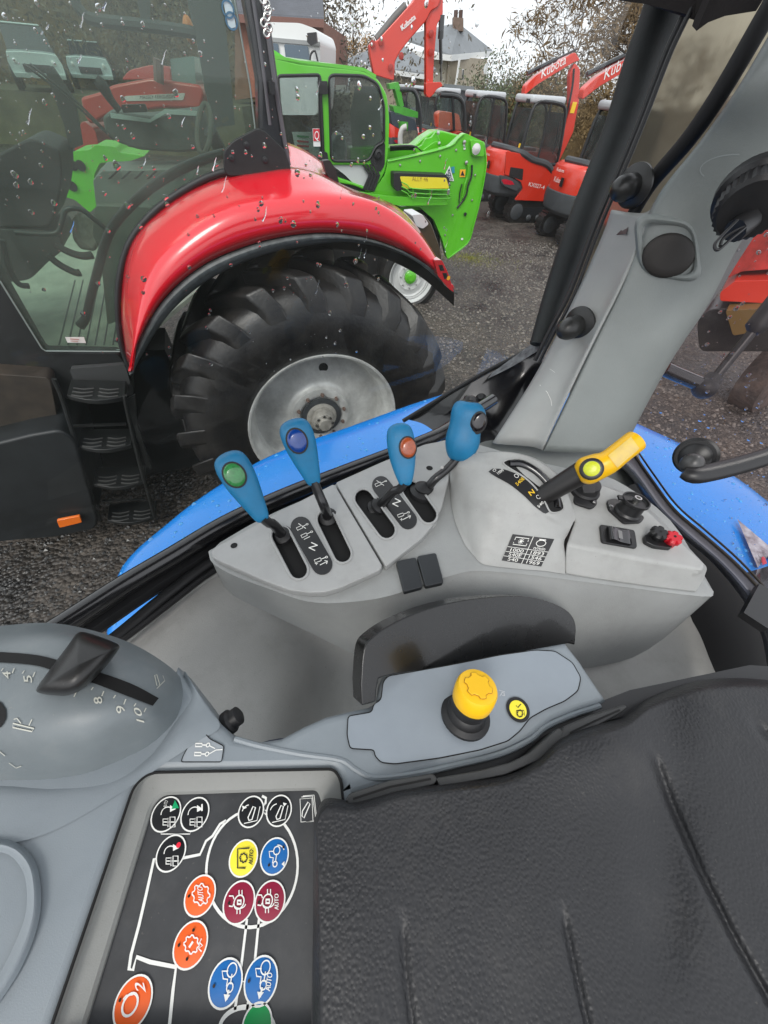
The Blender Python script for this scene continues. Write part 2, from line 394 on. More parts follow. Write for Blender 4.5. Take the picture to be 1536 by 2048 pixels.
# --- window rail, seals
def tp(l, z): return [pz(u, v, z) for u, v in l]
rail = [(60, 1290), (130, 1246), (250, 1168), (350, 1108), (450, 1048), (560, 996), (680, 948), (790, 906), (880, 868), (930, 835), (985, 800)]
ob('grab_rail', [tube(tp(rail, 2.09), .0135, 14, 4)], mat('rail_gloss', (.012, .012, .013), .22, coat=.5), own)
ob('window_seal', [tube([p-V((0, 0, .03))-gn*.022 for p in tp(rail, 2.09)], .014, 10, 4), tube([p-V((0, 0, .06))-gn*.02 for p in tp(rail, 2.09)], .014, 8, 4)], K_rub, own)
ob('lower_seal', [tube(tp([(190, 1310), (250, 1262), (330, 1195), (430, 1120), (540, 1060), (700, 990)], 2.03), .010, 10, 4), tube(tp([(150, 1330), (232, 1288), (330, 1215), (430, 1140), (540, 1080)], 2.03), .005, 8, 4)], K_rub, own)
ob('sill_trim', [fc(patch([tp([(215, 1290), (300, 1215), (420, 1125), (540, 1062)], 2.03), tp([(240, 1300), (330, 1225), (440, 1148), (560, 1090)], 2.015)], 4, 3))], G_trim, own)
# black corner gasket under the pillar
ob('corner_gasket', [fc(patch([[pz(u, v, z) for u, v, z in r] for r in [
    [(812, 838, 2.0), (880, 800, 2.03), (960, 755, 2.08), (1040, 712, 2.13), (1092, 684, 2.17)],
    [(850, 850, 2.0), (910, 825, 2.01), (970, 800, 2.04), (1040, 765, 2.08), (1085, 735, 2.12)],
    [(880, 880, 1.99), (930, 870, 1.99), (990, 850, 2.0), (1035, 830, 2.03), (1060, 800, 2.06)],
    [(880, 940, 1.98), (930, 920, 1.98), (1000, 900, 1.98), (1040, 880, 2.0), (1060, 840, 2.02)]]], 5, 5))], K_gloss, own)
ob('gasket_lip', [tube([pz(u, v, z) for u, v, z in [(806, 842, 2.0), (880, 797, 2.04), (960, 750, 2.09), (1040, 708, 2.14), (1085, 682, 2.18)]], .005, 8, 5)], K_rub, own)
for u, v in [(962, 800), (945, 830)]: ob('cable_grommet', [lathe(pz(u, v, 2.05), (-.3, -.5, .8), [(0, 0), (.014, 0), (.014, .008), (.009, .012), (.007, .02), (0, .02)], 16)], K_pl, own)
ob('weathered_cap', [fc(patch([[pz(u, v, z) for u, v, z in r] for r in [
    [(985, 745, 2.1), (1030, 712, 2.14), (1068, 686, 2.18), (1090, 684, 2.2)], [(975, 758, 2.1), (1030, 730, 2.14), (1075, 702, 2.18), (1095, 695, 2.2)]]], 4, 3))], mat('chalky_rubber', (.2, .21, .22), .8, col2=(.05, .05, .055), vscale=60), own)
# --- inner trim sheet
ob('inner_trim', [fc(patch([[pz(u, v, z) for u, v, z in r] for r in [
    [(150, 1330, 2.0), (290, 1215, 2.01), (425, 1118, 2.02), (560, 1065, 2.02), (800, 1020, 2.0), (1100, 1010, 2.0), (1300, 1120, 1.99), (1350, 1190, 1.98)],
    [(170, 1370, 2.0), (330, 1270, 2.0), (480, 1190, 2.0), (600, 1190, 1.98), (800, 1180, 1.98), (1100, 1170, 1.98), (1340, 1200, 1.98), (1395, 1260, 1.97)],
    [(200, 1420, 1.99), (380, 1340, 1.99), (540, 1280, 1.975), (660, 1300, 1.94), (800, 1320, 1.96), (1100, 1300, 1.98), (1330, 1290, 1.98), (1420, 1320, 1.97)],
    [(250, 1480, 1.99), (420, 1420, 1.99), (560, 1390, 1.985), (650, 1385, 1.93), (760, 1380, 1.96), (1100, 1400, 1.99), (1300, 1380, 1.99), (1440, 1370, 1.97)],
    [(300, 1560, 2.0), (440, 1520, 2.0), (540, 1480, 2.0), (650, 1470, 1.96), (760, 1450, 1.97), (1100, 1480, 2.0), (1300, 1460, 2.0), (1460, 1450, 1.97)]]], 6, 6))], G_trim, own)
# --- dark void and rear window surround at the right
ob('floor_gap', [fc(patch([tp(r, 1.94) for r in [[(1150, 930), (1240, 920), (1330, 1000)], [(1250, 1120), (1400, 1100), (1480, 1160)], [(1290, 1300), (1420, 1280), (1536, 1300)], [(1420, 1420), (1480, 1420), (1650, 1500)]]], 3, 3))], K_void, own)
bA = [(1222, 915), (1262, 955), (1300, 1010), (1350, 1062), (1420, 1120), (1480, 1190), (1520, 1260), (1536, 1330), (1550, 1420)]
bB = [(1262, 905), (1300, 960), (1345, 1020), (1400, 1068), (1470, 1130), (1536, 1205), (1580, 1290), (1610, 1400), (1620, 1480)]
mid = [((a[0]+b[0])/2, (a[1]+b[1])/2) for a, b in zip(bA, bB)]
ob('window_surround', [fc(patch([tp(bA, 1.99), tp(bA, 2.06), tp(mid, 2.085), tp(bB, 2.06), tp(bB, 2.0)], 5, 4))], mat('surround_blueblack', (.055, .06, .078), .3, coat=.4, var=.25, vscale=12), own)
ob('rear_seal', [tube(tp([(u+2, v-2) for u, v in bB], 2.062), .0028, 8, 5), tube(tp([(u+9, v-9) for u, v in bB], 2.055), .0018, 8, 5)], mat('seal_brown', (.03, .024, .018), .35), own)
ob('surround_clip', [bar(pz(1505, 1245, 2.09), pz(1536, 1185, 2.09), .03, .012)], K_pl, own)

# --- quarter post: black tube
PT = lambda u, v, t: pd(u, v, t)
post = [(1352, -60, .57), (1322, 30, .60), (1288, 117, .63), (1243, 249, .67), (1201, 351, .70), (1157, 459, .73), (1112, 585, .78), (1078, 690, .81)]
ob('quarter_post', [tube([PT(*p) for p in post], [.031, .0315, .031, .029, .0275, .0265, .024, .020], 20, 4)], mat('post_rubber', (.010, .013, .013), .6, bump=.6, bscale=220, dist=.0006, var=.45, vscale=35), own)
sl = [(1392, -30, .50), (1367, 29, .51), (1336, 95, .53), (1308, 166, .55), (1279, 242, .57), (1234, 351, .60), (1188, 459, .63), (1140, 585, .68), (1098, 665, .72), (1070, 721, .75)]
ob('post_seal', [tube([PT(*p) for p in sl], .0042, 8, 5), tube([PT(p[0]+9, p[1]+3, p[2]-.01) for p in sl], .003, 8, 5)], K_rub, own)
# --- grey rear pillar
prow = [
 [(985, 885, .735), (1058, 770, .73), (1108, 680, .70), (1160, 570, .66), (1205, 470, .61), (1222, 420, .585)],
 [(1000, 888, .725), (1080, 775, .70), (1135, 680, .665), (1190, 570, .625), (1235, 480, .58), (1262, 425, .555)],
 [(1060, 893, .71), (1118, 778, .675), (1175, 672, .63), (1225, 570, .59), (1262, 490, .555), (1290, 425, .535)],
 [(1085, 900, .70), (1135, 785, .655), (1190, 670, .61), (1240, 570, .57), (1280, 480, .54), (1312, 410, .52)]]
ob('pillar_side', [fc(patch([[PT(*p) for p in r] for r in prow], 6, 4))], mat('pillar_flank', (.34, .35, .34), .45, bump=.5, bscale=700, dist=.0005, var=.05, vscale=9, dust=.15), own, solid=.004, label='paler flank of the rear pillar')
prow2 = [
 [(1085, 902, .705), (1140, 785, .66), (1195, 668, .615), (1242, 570, .575), (1306, 408, .522), (1402, 280, .46), (1486, 158, .41), (1610, -60, .37)],
 [(1095, 903, .70), (1152, 786, .652), (1207, 668, .608), (1256, 570, .566), (1322, 412, .513), (1422, 280, .452), (1510, 158, .402), (1640, -60, .362)],
 [(1150, 905, .695), (1205, 790, .65), (1260, 670, .60), (1320, 560, .555), (1390, 430, .505), (1490, 300, .45), (1600, 170, .40), (1700, 0, .36)],
 [(1210, 905, .70), (1262, 800, .655), (1320, 690, .60), (1390, 580, .56), (1460, 470, .51), (1560, 330, .455), (1660, 200, .41), (1780, 40, .37)],
 [(1256, 880, .715), (1296, 800, .67), (1352, 700, .62), (1432, 585, .575), (1520, 445, .525), (1600, 330, .47), (1710, 200, .42), (1830, 40, .38)],
 [(1264, 860, .74), (1303, 788, .70), (1362, 692, .65), (1444, 572, .605), (1530, 440, .56), (1612, 322, .50), (1720, 190, .45), (1840, 30, .41)]]
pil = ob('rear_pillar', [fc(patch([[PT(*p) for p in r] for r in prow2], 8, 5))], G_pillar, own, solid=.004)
ob('pillar_seal', [tube([PT(*p) for p in [(1245, 472, .60), (1268, 425, .575), (1304, 364, .55), (1375, 281, .50), (1440, 187, .46), (1524, 44, .42), (1590, -70, .40)]], [.008, .009, .0105, .011, .011, .011, .011], 12, 5)], mat('seal_matte', (.006, .006, .007), .7), own)
ob('pillar_foot', [fc(patch([[pz(*p) for p in r] for r in [[(930, 900, 2.05), (985, 880, 2.07), (1080, 888, 2.08), (1180, 892, 2.09), (1262, 862, 2.1)], [(925, 925, 2.04), (985, 912, 2.04), (1080, 925, 2.05), (1180, 940, 2.05), (1275, 900, 2.05)], [(920, 960, 2.02), (1000, 960, 2.02), (1090, 975, 2.02), (1190, 990, 2.02), (1290, 960, 2.02)]]], 5, 4))], mat('foot_plastic', (.22, .24, .235), .5, bump=.3, bscale=700, dist=.0005), own)
OP = On(pil)
# speaker recess: raised rounded square rim and black disc
sq = []
for i_ in range(48):
    a_ = 2*pi*i_/48; x_, y_ = math.copysign(abs(cos(a_))**.5, cos(a_))*66, math.copysign(abs(sin(a_))**.5, sin(a_))*62; sq.append((1336+x_*cos(.32)-y_*sin(-.1), 496+x_*sin(.12)+y_*cos(.1)))
rimp = []; SPK = Pl(OP.at(1345, 500), OP.nr(1345, 500))
cs = (1338, 505)
for k, off in [(1.04, -.004), (1.0, .0006), (.96, .0030), (.91, .0038), (.86, .0030), (.80, .0004)]:
    rimp.append([SPK.at(cs[0]+(u-cs[0])*k, cs[1]+(v-cs[1])*k, off) for u, v in sq])
ob('speaker_rim', [loft(rimp, False)], G_pillar, own)
ob('speaker_disc', [loft([[SPK.at(u, v, o) for u, v in ell((1337, 511), 53*k, 42*k, -.35, 32)] for k, o in [(1.05, .001), (1.0, .006), (.93, .0075), (.6, .0085), (.05, .009)]])], mat('disc_brown', (.020, .017, .015), .6, bump=.5, bscale=1500, dist=.0004), own)
ob('pillar_scratch', [ribbon(On(bpy.data.objects['pillar_side']), [(1080, 770), (1095, 785), (1102, 800), (1104, 812)], .0008), ribbon(On(bpy.data.objects['pillar_side']), [(1078, 728), (1100, 738), (1110, 745)], .0005)], WH, own)
mark = ell((1460, 335), 60, 26, -.1, 26)
ob('moulded_mark', [ribbon(OP, mark[11:22], .0012, .0006)], mat('mark_grey', (.3, .33, .33), .4), own)
# two bullet-shaped rubber buffers
def buffer(u, v, t, s, nm, du, dv):
    o = PT(u, v, t); ax = (PT(u-du, v+dv, t-.02)-o).normalized()
    b = ob('rubber_buffer', [lathe(o, ax, [(0, -.006*s), (.026*s, -.006*s), (.029*s, -.003*s), (.029*s, .001*s), (.023*s, .004*s), (.017*s, .006*s), (.0165*s, .02*s), (.018*s, .021*s), (.018*s, .024*s), (.0168*s, .032*s), (.013*s, .041*s), (.007*s, .046*s), (0, .0475*s)], 28)], mat('buffer_rubber', (.022, .022, .021), .35, var=.2, vscale=60), own, label=nm)
buffer(1268, 372, .55, .92, 'larger bullet shaped buffer beside the quarter window', 60, 12)
buffer(1158, 650, .64, 1.0, 'smaller bullet shaped buffer low on the pillar', 50, 18)
ob('pillar_notch', [fc(patch([[PT(*p) for p in r] for r in [[(1232, 470, .58), (1262, 440, .56)], [(1236, 470, .58), (1252, 468, .56)]]], 3, 3))], mat('notch_brown', (.09, .06, .06), .6), own)
# ribbed rotary knob with tick
kc = PT(1506, 400, .42); kax = (PT(1478, 520, .387)-kc).normalized(); kx, ky, kz = frame(kax)
kp = []
nk = 64
for r, h in [(.026, -.02), (.030, -.012), (.0325, -.009), (.0325, -.008), (.0325, .018), (.029, .022), (.0, .022)]:
    ring_ = []
    for i in range(nk):
        rr = r*(1+(.035 if i % 2 else -.02)*(1 if .03 < r and -.011 < h < .025 else 0)); ring_.append(kc+kz*h+(kx*cos(2*pi*i/nk)+ky*sin(2*pi*i/nk))*max(rr, 1e-4))
    kp.append(ring_)
kn = ob('rotary_knob', [loft(kp)], K_rub, own)
ob('knob_collar', [lathe(kc-kz*.03, kax, [(.030, .004), (.034, .008), (.0375, .014), (.0375, .026), (.033, .030), (.028, .030)], 36)], K_pl, own)
KO = On(kn)
ob('knob_mark', [ribbon(KO, [(1478, 436), (1488, 443), (1504, 443), (1520, 434)], .0022, .0006, 3)], WH, own)
ob('cable_loop', [tube([PT(*p) for p in [(1475, 440, .41), (1450, 465, .41), (1430, 488, .41), (1436, 500, .41), (1462, 478, .41), (1490, 455, .41), (1470, 462, .412), (1446, 478, .412), (1440, 492, .412)]], .0016, 8, 6), tube([PT(1500, 440, .42), PT(1470, 462, .42)], .012, 10)], K_pl, own)
rq_ = [ga+gdir*a+gn*b for a, b in [(-1.3, -.02), (1.25, -.02), (1.25, .5), (-1.3, .5)]]
ob('cab_roof', [prism([V((p.x, p.y, 2.98)) for p in rq_], (0, 0, .1))], mat('roof_lining', (.16, .15, .14), .9), own, label='unseen grey lined cab roof, cut back to let daylight in')  # out of view; added to darken the cab, cut back for daylight
# own body under the cab floor, own rear wheel, cab back: unseen solids added to shade the yard between the machines
bq = [ga+gdir*a+gn*b for a, b in [(-1.6, .06), (1.0, .06), (1.0, 1.3), (-1.6, 1.3)]]
ob('unseen_lower_body', [prism([V((p.x, p.y, .5)) for p in bq], (0, 0, 1.25))], mat('chassis_dark', (.02, .025, .04), .6), own)
oc = ga+gdir*1.0-gn*.32; oc = V((oc.x, oc.y, .85)); ob('unseen_rear_wheel', [lathe(oc, gn, [(.3, -.3), (.72, -.3), (.77, -.2), (.77, .2), (.72, .3), (.3, .3), (0, .25)], 40)], K_rub, own)
# headliner rag at the top right
ob('headliner', [prism([PT(*p) for p in [(1190, -160, .55), (1215, -2, .55), (1290, 8, .53), (1372, 28, .5), (1388, 40, .5), (1384, 52, .5), (1393, 62, .49), (1416, 45, .48), (1450, 32, .46), (1512, 22, .44), (1545, -30, .43), (1640, -60, .43), (1640, -200, .45)]], (0, 0, .03))], mat('headliner_cloth', (.018, .014, .013), .9, bump=.5, bscale=300, dist=.001), own)
# ================= side console =================
con = thing('side_console', 'light grey moulded side console under the window with lever slots and socket panel', 'console', pz(760, 1150, 2.0))
def lp(l): return [pz(*p) for p in l]
ctop = [(418, 1106), (428, 1125), (470, 1148), (540, 1172), (620, 1196), (700, 1196), (780, 1183), (850, 1160), (910, 1143), (960, 1137), (1060, 1145), (1200, 1163), (1400, 1190), (1427, 1186)]
cbot = [(430, 1128), (440, 1160), (468, 1192), (545, 1230), (625, 1268), (690, 1300), (735, 1322), (800, 1345), (880, 1350), (960, 1350), (1060, 1345), (1180, 1335), (1295, 1300), (1425, 1192)]
back = [(440, 1085), (500, 1050), (560, 1020), (640, 985), (700, 955), (780, 925), (860, 890), (900, 880), (960, 890), (1060, 920), (1150, 940), (1230, 960), (1340, 1040), (1425, 1180)]
ob('console_body', [fc(patch([[pz(u, v, 2.115) for u, v in back], [pz((a[0]+b[0])/2, (a[1]+b[1])/2, 2.122) for a, b in zip(back, ctop)], [pz(u, v-4, 2.124) for u, v in ctop], [pz(u, v+2, 2.12) for u, v in ctop], [pz(a[0]*.8+b[0]*.2, a[1]*.8+b[1]*.2, 2.10) for a, b in zip(ctop, cbot)], [pz(u, v, 2.0) for u, v in cbot]], 4, 5))], G_deck, con)
PLT = HZ(2.136)
# lever plates with real slots
def slot(a, b, w, n=8):
    a, b = V(a), V(b); d = (b-a).normalized(); s = V((-d.y, d.x)); out = []
    for i in range(n+1): t = pi*i/n; out.append(b+(s*cos(t)+d*sin(t))*w/2)
    for i in range(n+1): t = pi*i/n; out.append(a+(-s*cos(t)-d*sin(t))*w/2)
    return [tuple(q) for q in out]
sA1, sA2 = slot((562, 1072), (597, 1140), 40), slot((652, 1040), (685, 1108), 38)
sB1, sB2 = slot((727, 997), (773, 1060), 38), slot((822, 980), (857, 1030), 36)
pA = [(420, 1104), (432, 1093), (455, 1081), (560, 1022), (668, 967), (765, 1131), (760, 1140), (680, 1176), (650, 1184), (615, 1185), (580, 1180), (530, 1162), (428, 1117)]
pB = [(671, 965), (760, 925), (850, 888), (893, 880), (903, 890), (898, 960), (884, 1015), (866, 1050), (845, 1075), (772, 1133)]
plA = cutplate(PLT, rnd(pA, 6), [sA1, sA2], .012, .0016, 0, 'lever_plate', G_plate, con, 'left lever plate with two long slots')
plB = cutplate(PLT, rnd(pB, 5), [sB1, sB2], .012, .0016, 0, 'lever_plate', G_plate, con, 'right lever plate ending in a round corner')
def wall(sl, d=.05, k=.97):
    c = V((sum(p[0] for p in sl)/len(sl), sum(p[1] for p in sl)/len(sl)))
    a = [PLT.at(*p) for p in sl]; cc = sum(a, V((0, 0, 0)))/len(a)
    return loft([[p+V((0, 0, .0005)) for p in a], [cc+(p-cc)*k-V((0, 0, d)) for p in a]], False), ([cc+(p-cc)*k-V((0, 0, d)) for p in a], [tuple(range(len(a)))])
for s in (sA1, sA2, sB1, sB2): ob('lever_slot', [merge(list(wall(s, .0085, 1)))], K_void, con)
def slotlip(s): return merge([tube([PLT.at(*p)+V((0, 0, .0004)) for p in s], .0018, 8, closed=True)])
for s in (sA1, sA2, sB1, sB2): ob('slot_lip', [slotlip(s)], G_plate, con)
# legends
lg1 = ob('legend', [prism([PLT.at(u, v, .0012) for u, v in slot((602, 1054), (644, 1128), 42, 10)], (0, 0, -.001))], K_label, con, label='black legend strip between the left pair of levers')
lg2 = ob('legend', [prism([PLT.at(u, v, .0012) for u, v in slot((762, 970), (816, 1040), 36, 10)], (0, 0, -.001))], K_label, con, label='black legend strip between the right pair of levers')
LW = .0011
def cylicon(P, u, v, s=1, r=0, sign=None):   # little hydraulic ram symbol
    c_, s_ = cos(r), sin(r); f = lambda l: [(u+(x*c_-y*s_)*s, v+(x*s_+y*c_)*s) for x, y in l]
    q = [ribbon(P, f([(-11, -3), (2, -3), (2, 3), (-11, 3)]), LW, closed=True), ribbon(P, f([(2, 0), (12, 0)]), LW)]
    q.append(ring(P, *f([(14, 0)])[0], .0014, .0008)); return q
lab = []
for v_, u_ in [(1055, 603), (1070, 612)]: lab += cylicon(PLT, u_, v_, .9, -.45)
lab += cylicon(PLT, 640, 1120, 1, -.35)
lab += [ribbon(PLT, [(640, 1131), (654, 1124)], LW), ribbon(PLT, [(649, 1122), (655, 1123), (653, 1129)], LW), ribbon(PLT, [(630, 1128), (636, 1128)], LW*.8), ribbon(PLT, [(633, 1125), (633, 1131)], LW*.8)]
lab += [text('N', PLT, (630, 1103), (636, 1091), (617, 1097))]
lab += [ribbon(PLT, [(597, 1048), (612, 1058)], LW), ribbon(PLT, [(608, 1080), (620, 1074)], LW)]
for v, f in lab: ob('legend_symbol', [([p+V((0, 0, .0012)) for p in v], f)], WH, con, smooth=False)
lab = cylicon(PLT, 760, 968, .9, -.4)+cylicon(PLT, 805, 1030, .9, -.35)
lab += [ribbon(PLT, [(753, 962), (768, 972)], LW), ribbon(PLT, [(806, 1040), (820, 1033)], LW), ribbon(PLT, [(815, 1031), (821, 1032), (819, 1038)], LW), ribbon(PLT, [(800, 1040), (806, 1040)], LW*.8), ribbon(PLT, [(803, 1037), (803, 1043)], LW*.8)]
lab += [text('N', PLT, (796, 1015), (802, 1003), (784, 1009))]
for v, f in lab: ob('legend_symbol', [([p+V((0, 0, .0012)) for p in v], f)], WH, con, smooth=False)
for u, v, r in [(468, 1091, .0045), (859, 936, .0055)]: ob('screw_hole', [disc(PLT, u, v, r, .0006), ], K_void, con)
DK = HZ(2.1262)
for q in [[(792, 1122), (832, 1114), (846, 1174), (808, 1184)], [(834, 1112), (872, 1105), (888, 1165), (851, 1173)]]:
    ob('blank_switch', [prism([HZ(2.131).at(u, v) for u, v in rnd(q, 5)], (0, 0, -.008))], mat('switch_blank', (.025, .028, .031), .4, bump=.3, bscale=900, dist=.0003), con, bevel=.0012)
# PTO lever housing
hr = [
 [(898, 958, 2.125), (904, 928, 2.165), (935, 910, 2.19), (1005, 904, 2.205), (1062, 916, 2.205), (1108, 945, 2.195), (1134, 985, 2.175), (1152, 1036, 2.155)],
 [(899, 968, 2.125), (908, 938, 2.165), (950, 927, 2.19), (1003, 935, 2.20), (1045, 968, 2.195), (1080, 1000, 2.188), (1112, 1030, 2.175), (1146, 1046, 2.155)],
 [(900, 980, 2.125), (914, 952, 2.16), (950, 945, 2.183), (990, 962, 2.192), (1030, 995, 2.186), (1066, 1022, 2.18), (1100, 1045, 2.168), (1136, 1068, 2.15)],
 [(903, 1010, 2.125), (922, 1000, 2.145), (945, 1005, 2.162), (980, 1030, 2.168), (1020, 1046, 2.166), (1055, 1056, 2.163), (1092, 1068, 2.16), (1128, 1084, 2.15)],
 [(912, 1048, 2.125), (930, 1062, 2.132), (955, 1078, 2.14), (985, 1086, 2.143), (1020, 1090, 2.144), (1052, 1095, 2.144), (1090, 1102, 2.144), (1130, 1112, 2.14)],
 [(930, 1090, 2.125), (945, 1108, 2.125), (962, 1126, 2.125), (985, 1132, 2.125), (1020, 1136, 2.125), (1052, 1139, 2.125), (1090, 1142, 2.125), (1130, 1148, 2.125)]]
hs_ = ob('pto_housing', [fc(patch([[pz(*p) for p in r] for r in hr], 6, 6))], G_pto, con)
ob('housing_back', [fc(patch([[pz(*p) for p in r] for r in [[(u, v, z) for u, v, z in hr[0]], [(u+4, v-1, z-.03) for u, v, z in hr[0]]]], 5, 2))], G_pto, con)
HO = On(hs_)
# slot and the ribbed black roller in it
so = [(1006, 926), (1022, 919), (1046, 920), (1075, 935), (1100, 958), (1116, 985), (1126, 1012), (1122, 1022), (1108, 1026), (1098, 1022), (1088, 1003), (1072, 978), (1048, 955), (1020, 938)]
ob('lever_slot', [fan(HO, cr2(so, 4, True), .0012)], K_void, con)
si = [(1018, 928), (1044, 929), (1072, 944), (1095, 968), (1110, 995), (1114, 1016)]
ob('slot_roller', [tube([HO.at(u, v, .0) for u, v in si], .006, 10, 4)], K_gloss, con)
ob('slot_lip', [tube([HO.at(u, v, .0006) for u, v in cr2(so, 3, True)], .0014, 8, closed=True)], G_pto, con)
def On2(u, v): return Pl(HO.at(u, v), HO.nr(u, v))
# curved scale
sc_a = [(985, 938), (1010, 940), (1045, 955), (1070, 975), (1090, 1000), (1098, 1020), (1094, 1026)]
sc_b = [(977, 944), (990, 953), (1020, 970), (1048, 992), (1068, 1012), (1084, 1024), (1090, 1027)]
poly = cr2(sc_a, 4)+cr2(sc_b, 4)[::-1]
A_, B_ = cr2(sc_a, 5), cr2(sc_b, 5)
sv_, sf_ = [], []
for i in range(len(A_)):
    for k in range(5): t = k/4; sv_.append(HO.at(A_[i][0]*(1-t)+B_[i][0]*t, A_[i][1]*(1-t)+B_[i][1]*t, .0010))
for i in range(len(A_)-1):
    for k in range(4): sf_.append((i*5+k, i*5+k+1, i*5+6+k, i*5+5+k))
ob('speed_scale', [(sv_, sf_)], K_label, con)
for q_ in [text('540E', On2(1040, 965), (1035, 972), (1050, 958), (1030, 967), .0016), text('N', On2(1064, 988), (1062, 992), (1070, 986), (1056, 984), .0016, .0003)]: ob('scale_number', [q_], YE_p, con, smooth=False)
for q_ in [text('540', On2(1081, 1010), (1078, 1016), (1088, 1006), (1074, 1012), .0016), text('1000', On2(998, 943), (997, 949), (1008, 941), (993, 945), .0016), ring(HO, 1032, 953, .0028, .0007, .0018), ring(HO, 1075, 995, .0028, .0007, .0018), ring(HO, 989, 942, .002, .0006, .0018)]: ob('scale_mark', [q_], WH, con, smooth=False)
# rpm table
HF = On(hs_)
st = [(1025, 1068), (1108, 1078), (1082, 1133), (1003, 1121)]
def bil(q, s, t): return tuple((q[0][k]*(1-s)+q[1][k]*s)*(1-t)+(q[3][k]*(1-s)+q[2][k]*s)*t for k in (0, 1))
def quadsurf(O, q, n=8, off=.0008):
    vs = [O.at(*bil(q, i/n, j/n), off) for j in range(n+1) for i in range(n+1)]
    return vs, [(j*(n+1)+i, j*(n+1)+i+1, (j+1)*(n+1)+i+1, (j+1)*(n+1)+i) for j in range(n) for i in range(n)]
ob('rpm_table', [quadsurf(HF, st)], K_label, con)
tb = lambda s, t: bil(st, s, t)
pr = [ribbon(HF, [tb(.5, .0), tb(.5, .25), tb(.5, .5), tb(.5, .75), tb(.5, 1)], .0007, .0013)]
for t in (.47, .65, .82): pr.append(ribbon(HF, [tb(x/8, t) for x in range(9)], .0006, .0013))
def ttx(s, x0, x1, y0, y1): return text(s, HF, tb(x0, y1), tb(x1, y1), tb(x0, y0), .0014)
pr += [ttx('1000', .10, .42, .50, .62), ttx('540E', .1, .42, .67, .79), ttx('540', .13, .38, .845, .965), ttx('1893', .6, .92, .50, .62), ttx('1546', .6, .92, .67, .79), ttx('1969', .6, .92, .845, .965), ttx('n/min', .62, .9, .32, .44)]
for k in range(8): a = pi*k/4; pr.append(ribbon(HF, [tb(.26, .22), tb(.26+.07*cos(a), .22+.11*sin(a))], .0007, .0013))
pr += [ribbon(HF, [tb(.10, .2), tb(.10, .09), tb(.42, .09), tb(.42, .2)], .0009, .0013), ribbon(HF, [tb(.10, .28), tb(.10, .36), tb(.42, .36), tb(.42, .28)], .0009, .0013)]
pr += [ribbon(HF, [tb(.74+.11*cos(a/8*pi), .2+.11*sin(a/8*pi)) for a in range(16)], .0009, .0013, closed=True), ribbon(HF, [tb(.66, .07), tb(.82, .07)], .0012, .0013)]
ob('table_print', pr, WH, con, smooth=False)
# socket slab
sl_t = [(1116, 962), (1200, 968), (1245, 985), (1292, 1018), (1345, 1068), (1410, 1128), (1404, 1142), (1386, 1137), (1300, 1122), (1200, 1101), (1133, 1087), (1150, 1042)]
sl_b = [(1116, 962), (1200, 968), (1250, 985), (1300, 1018), (1356, 1072), (1416, 1136), (1408, 1160), (1392, 1187), (1300, 1176), (1200, 1162), (1128, 1150), (1130, 1100)]
rg = [[pz(u, v, 2.124) for u, v in sl_b], [pz(u, v, 2.148) for u, v in [((a[0]*.8+b[0]*.2), (a[1]*.8+b[1]*.2)) for a, b in zip(sl_t, sl_b)]], [pz(u, v, 2.156) for u, v in sl_t]]
cc = sum(rg[2], V((0, 0, 0)))/len(rg[2])
slab = ob('socket_panel', [loft([rg[0], [rg[0][i]*.25+rg[2][i]*.75+V((0, 0, -.002)) for i in range(len(sl_t))], rg[2]])], G_pto, con, bevel=.004, bseg=4)
SP = HZ(2.1565)
# power socket with cap
o_ = SP.at(1168, 985)
ob('power_socket', [lathe(o_, (0, 0, 1), [(.021, 0), (.021, .006), (.018, .008), (.0175, .014), (.0165, .02), (.010, .021), (0, .021)], 26), prism([SP.at(u, v, .004) for u, v in rnd([(1150, 985), (1190, 992), (1196, 1008), (1184, 1017), (1148, 1005)], 8)], (0, 0, -.004))], K_rub, con, bevel=.0006)
ob('socket_screw', [lathe(SP.at(1186, 1004, .004), (0, 0, 1), [(.004, 0), (.004, .0015), (0, .002)], 12)], K_gloss, con)
ob('socket_tab', [prism([SP.at(u, v, .024) for u, v in [(1160, 955), (1192, 955), (1190, 985), (1168, 985)]], (0, 0, -.003))], K_pl, con)
# keyed switch
o_ = SP.at(1252, 1028); ax = (V((.05, .1, 1))).normalized()
ob('rotary_socket', [lathe(o_, ax, [(.0185, 0), (.0185, .005), (.016, .008), (.0155, .022), (.0185, .024), (.0185, .028), (.0165, .028), (.0155, .024), (0, .024)], 28), prism([SP.at(u, v, .004) for u, v in rnd([(1214, 1000), (1232, 996), (1290, 1034), (1284, 1044), (1250, 1046), (1218, 1018)], 6)], (0, 0, -.004))], K_pl, con, bevel=.0005)
ob('socket_pin', [lathe(o_+ax*.024, ax, [(.005, 0), (.005, .008), (.003, .008), (.003, .004), (0, .004)], 16)], STEEL, con)
ob('socket_flap', [bar(o_+ax*.026+V((-.024, .004, 0)), o_+ax*.026+V((.004, .002, 0)), .008, .003)], K_pl, con)
for u, v in [(1222, 1013), (1276, 1036)]: ob('flange_rivet', [lathe(SP.at(u, v, .004), (0, 0, 1), [(.003, 0), (.003, .001), (0, .002)], 10)], STEEL, con)
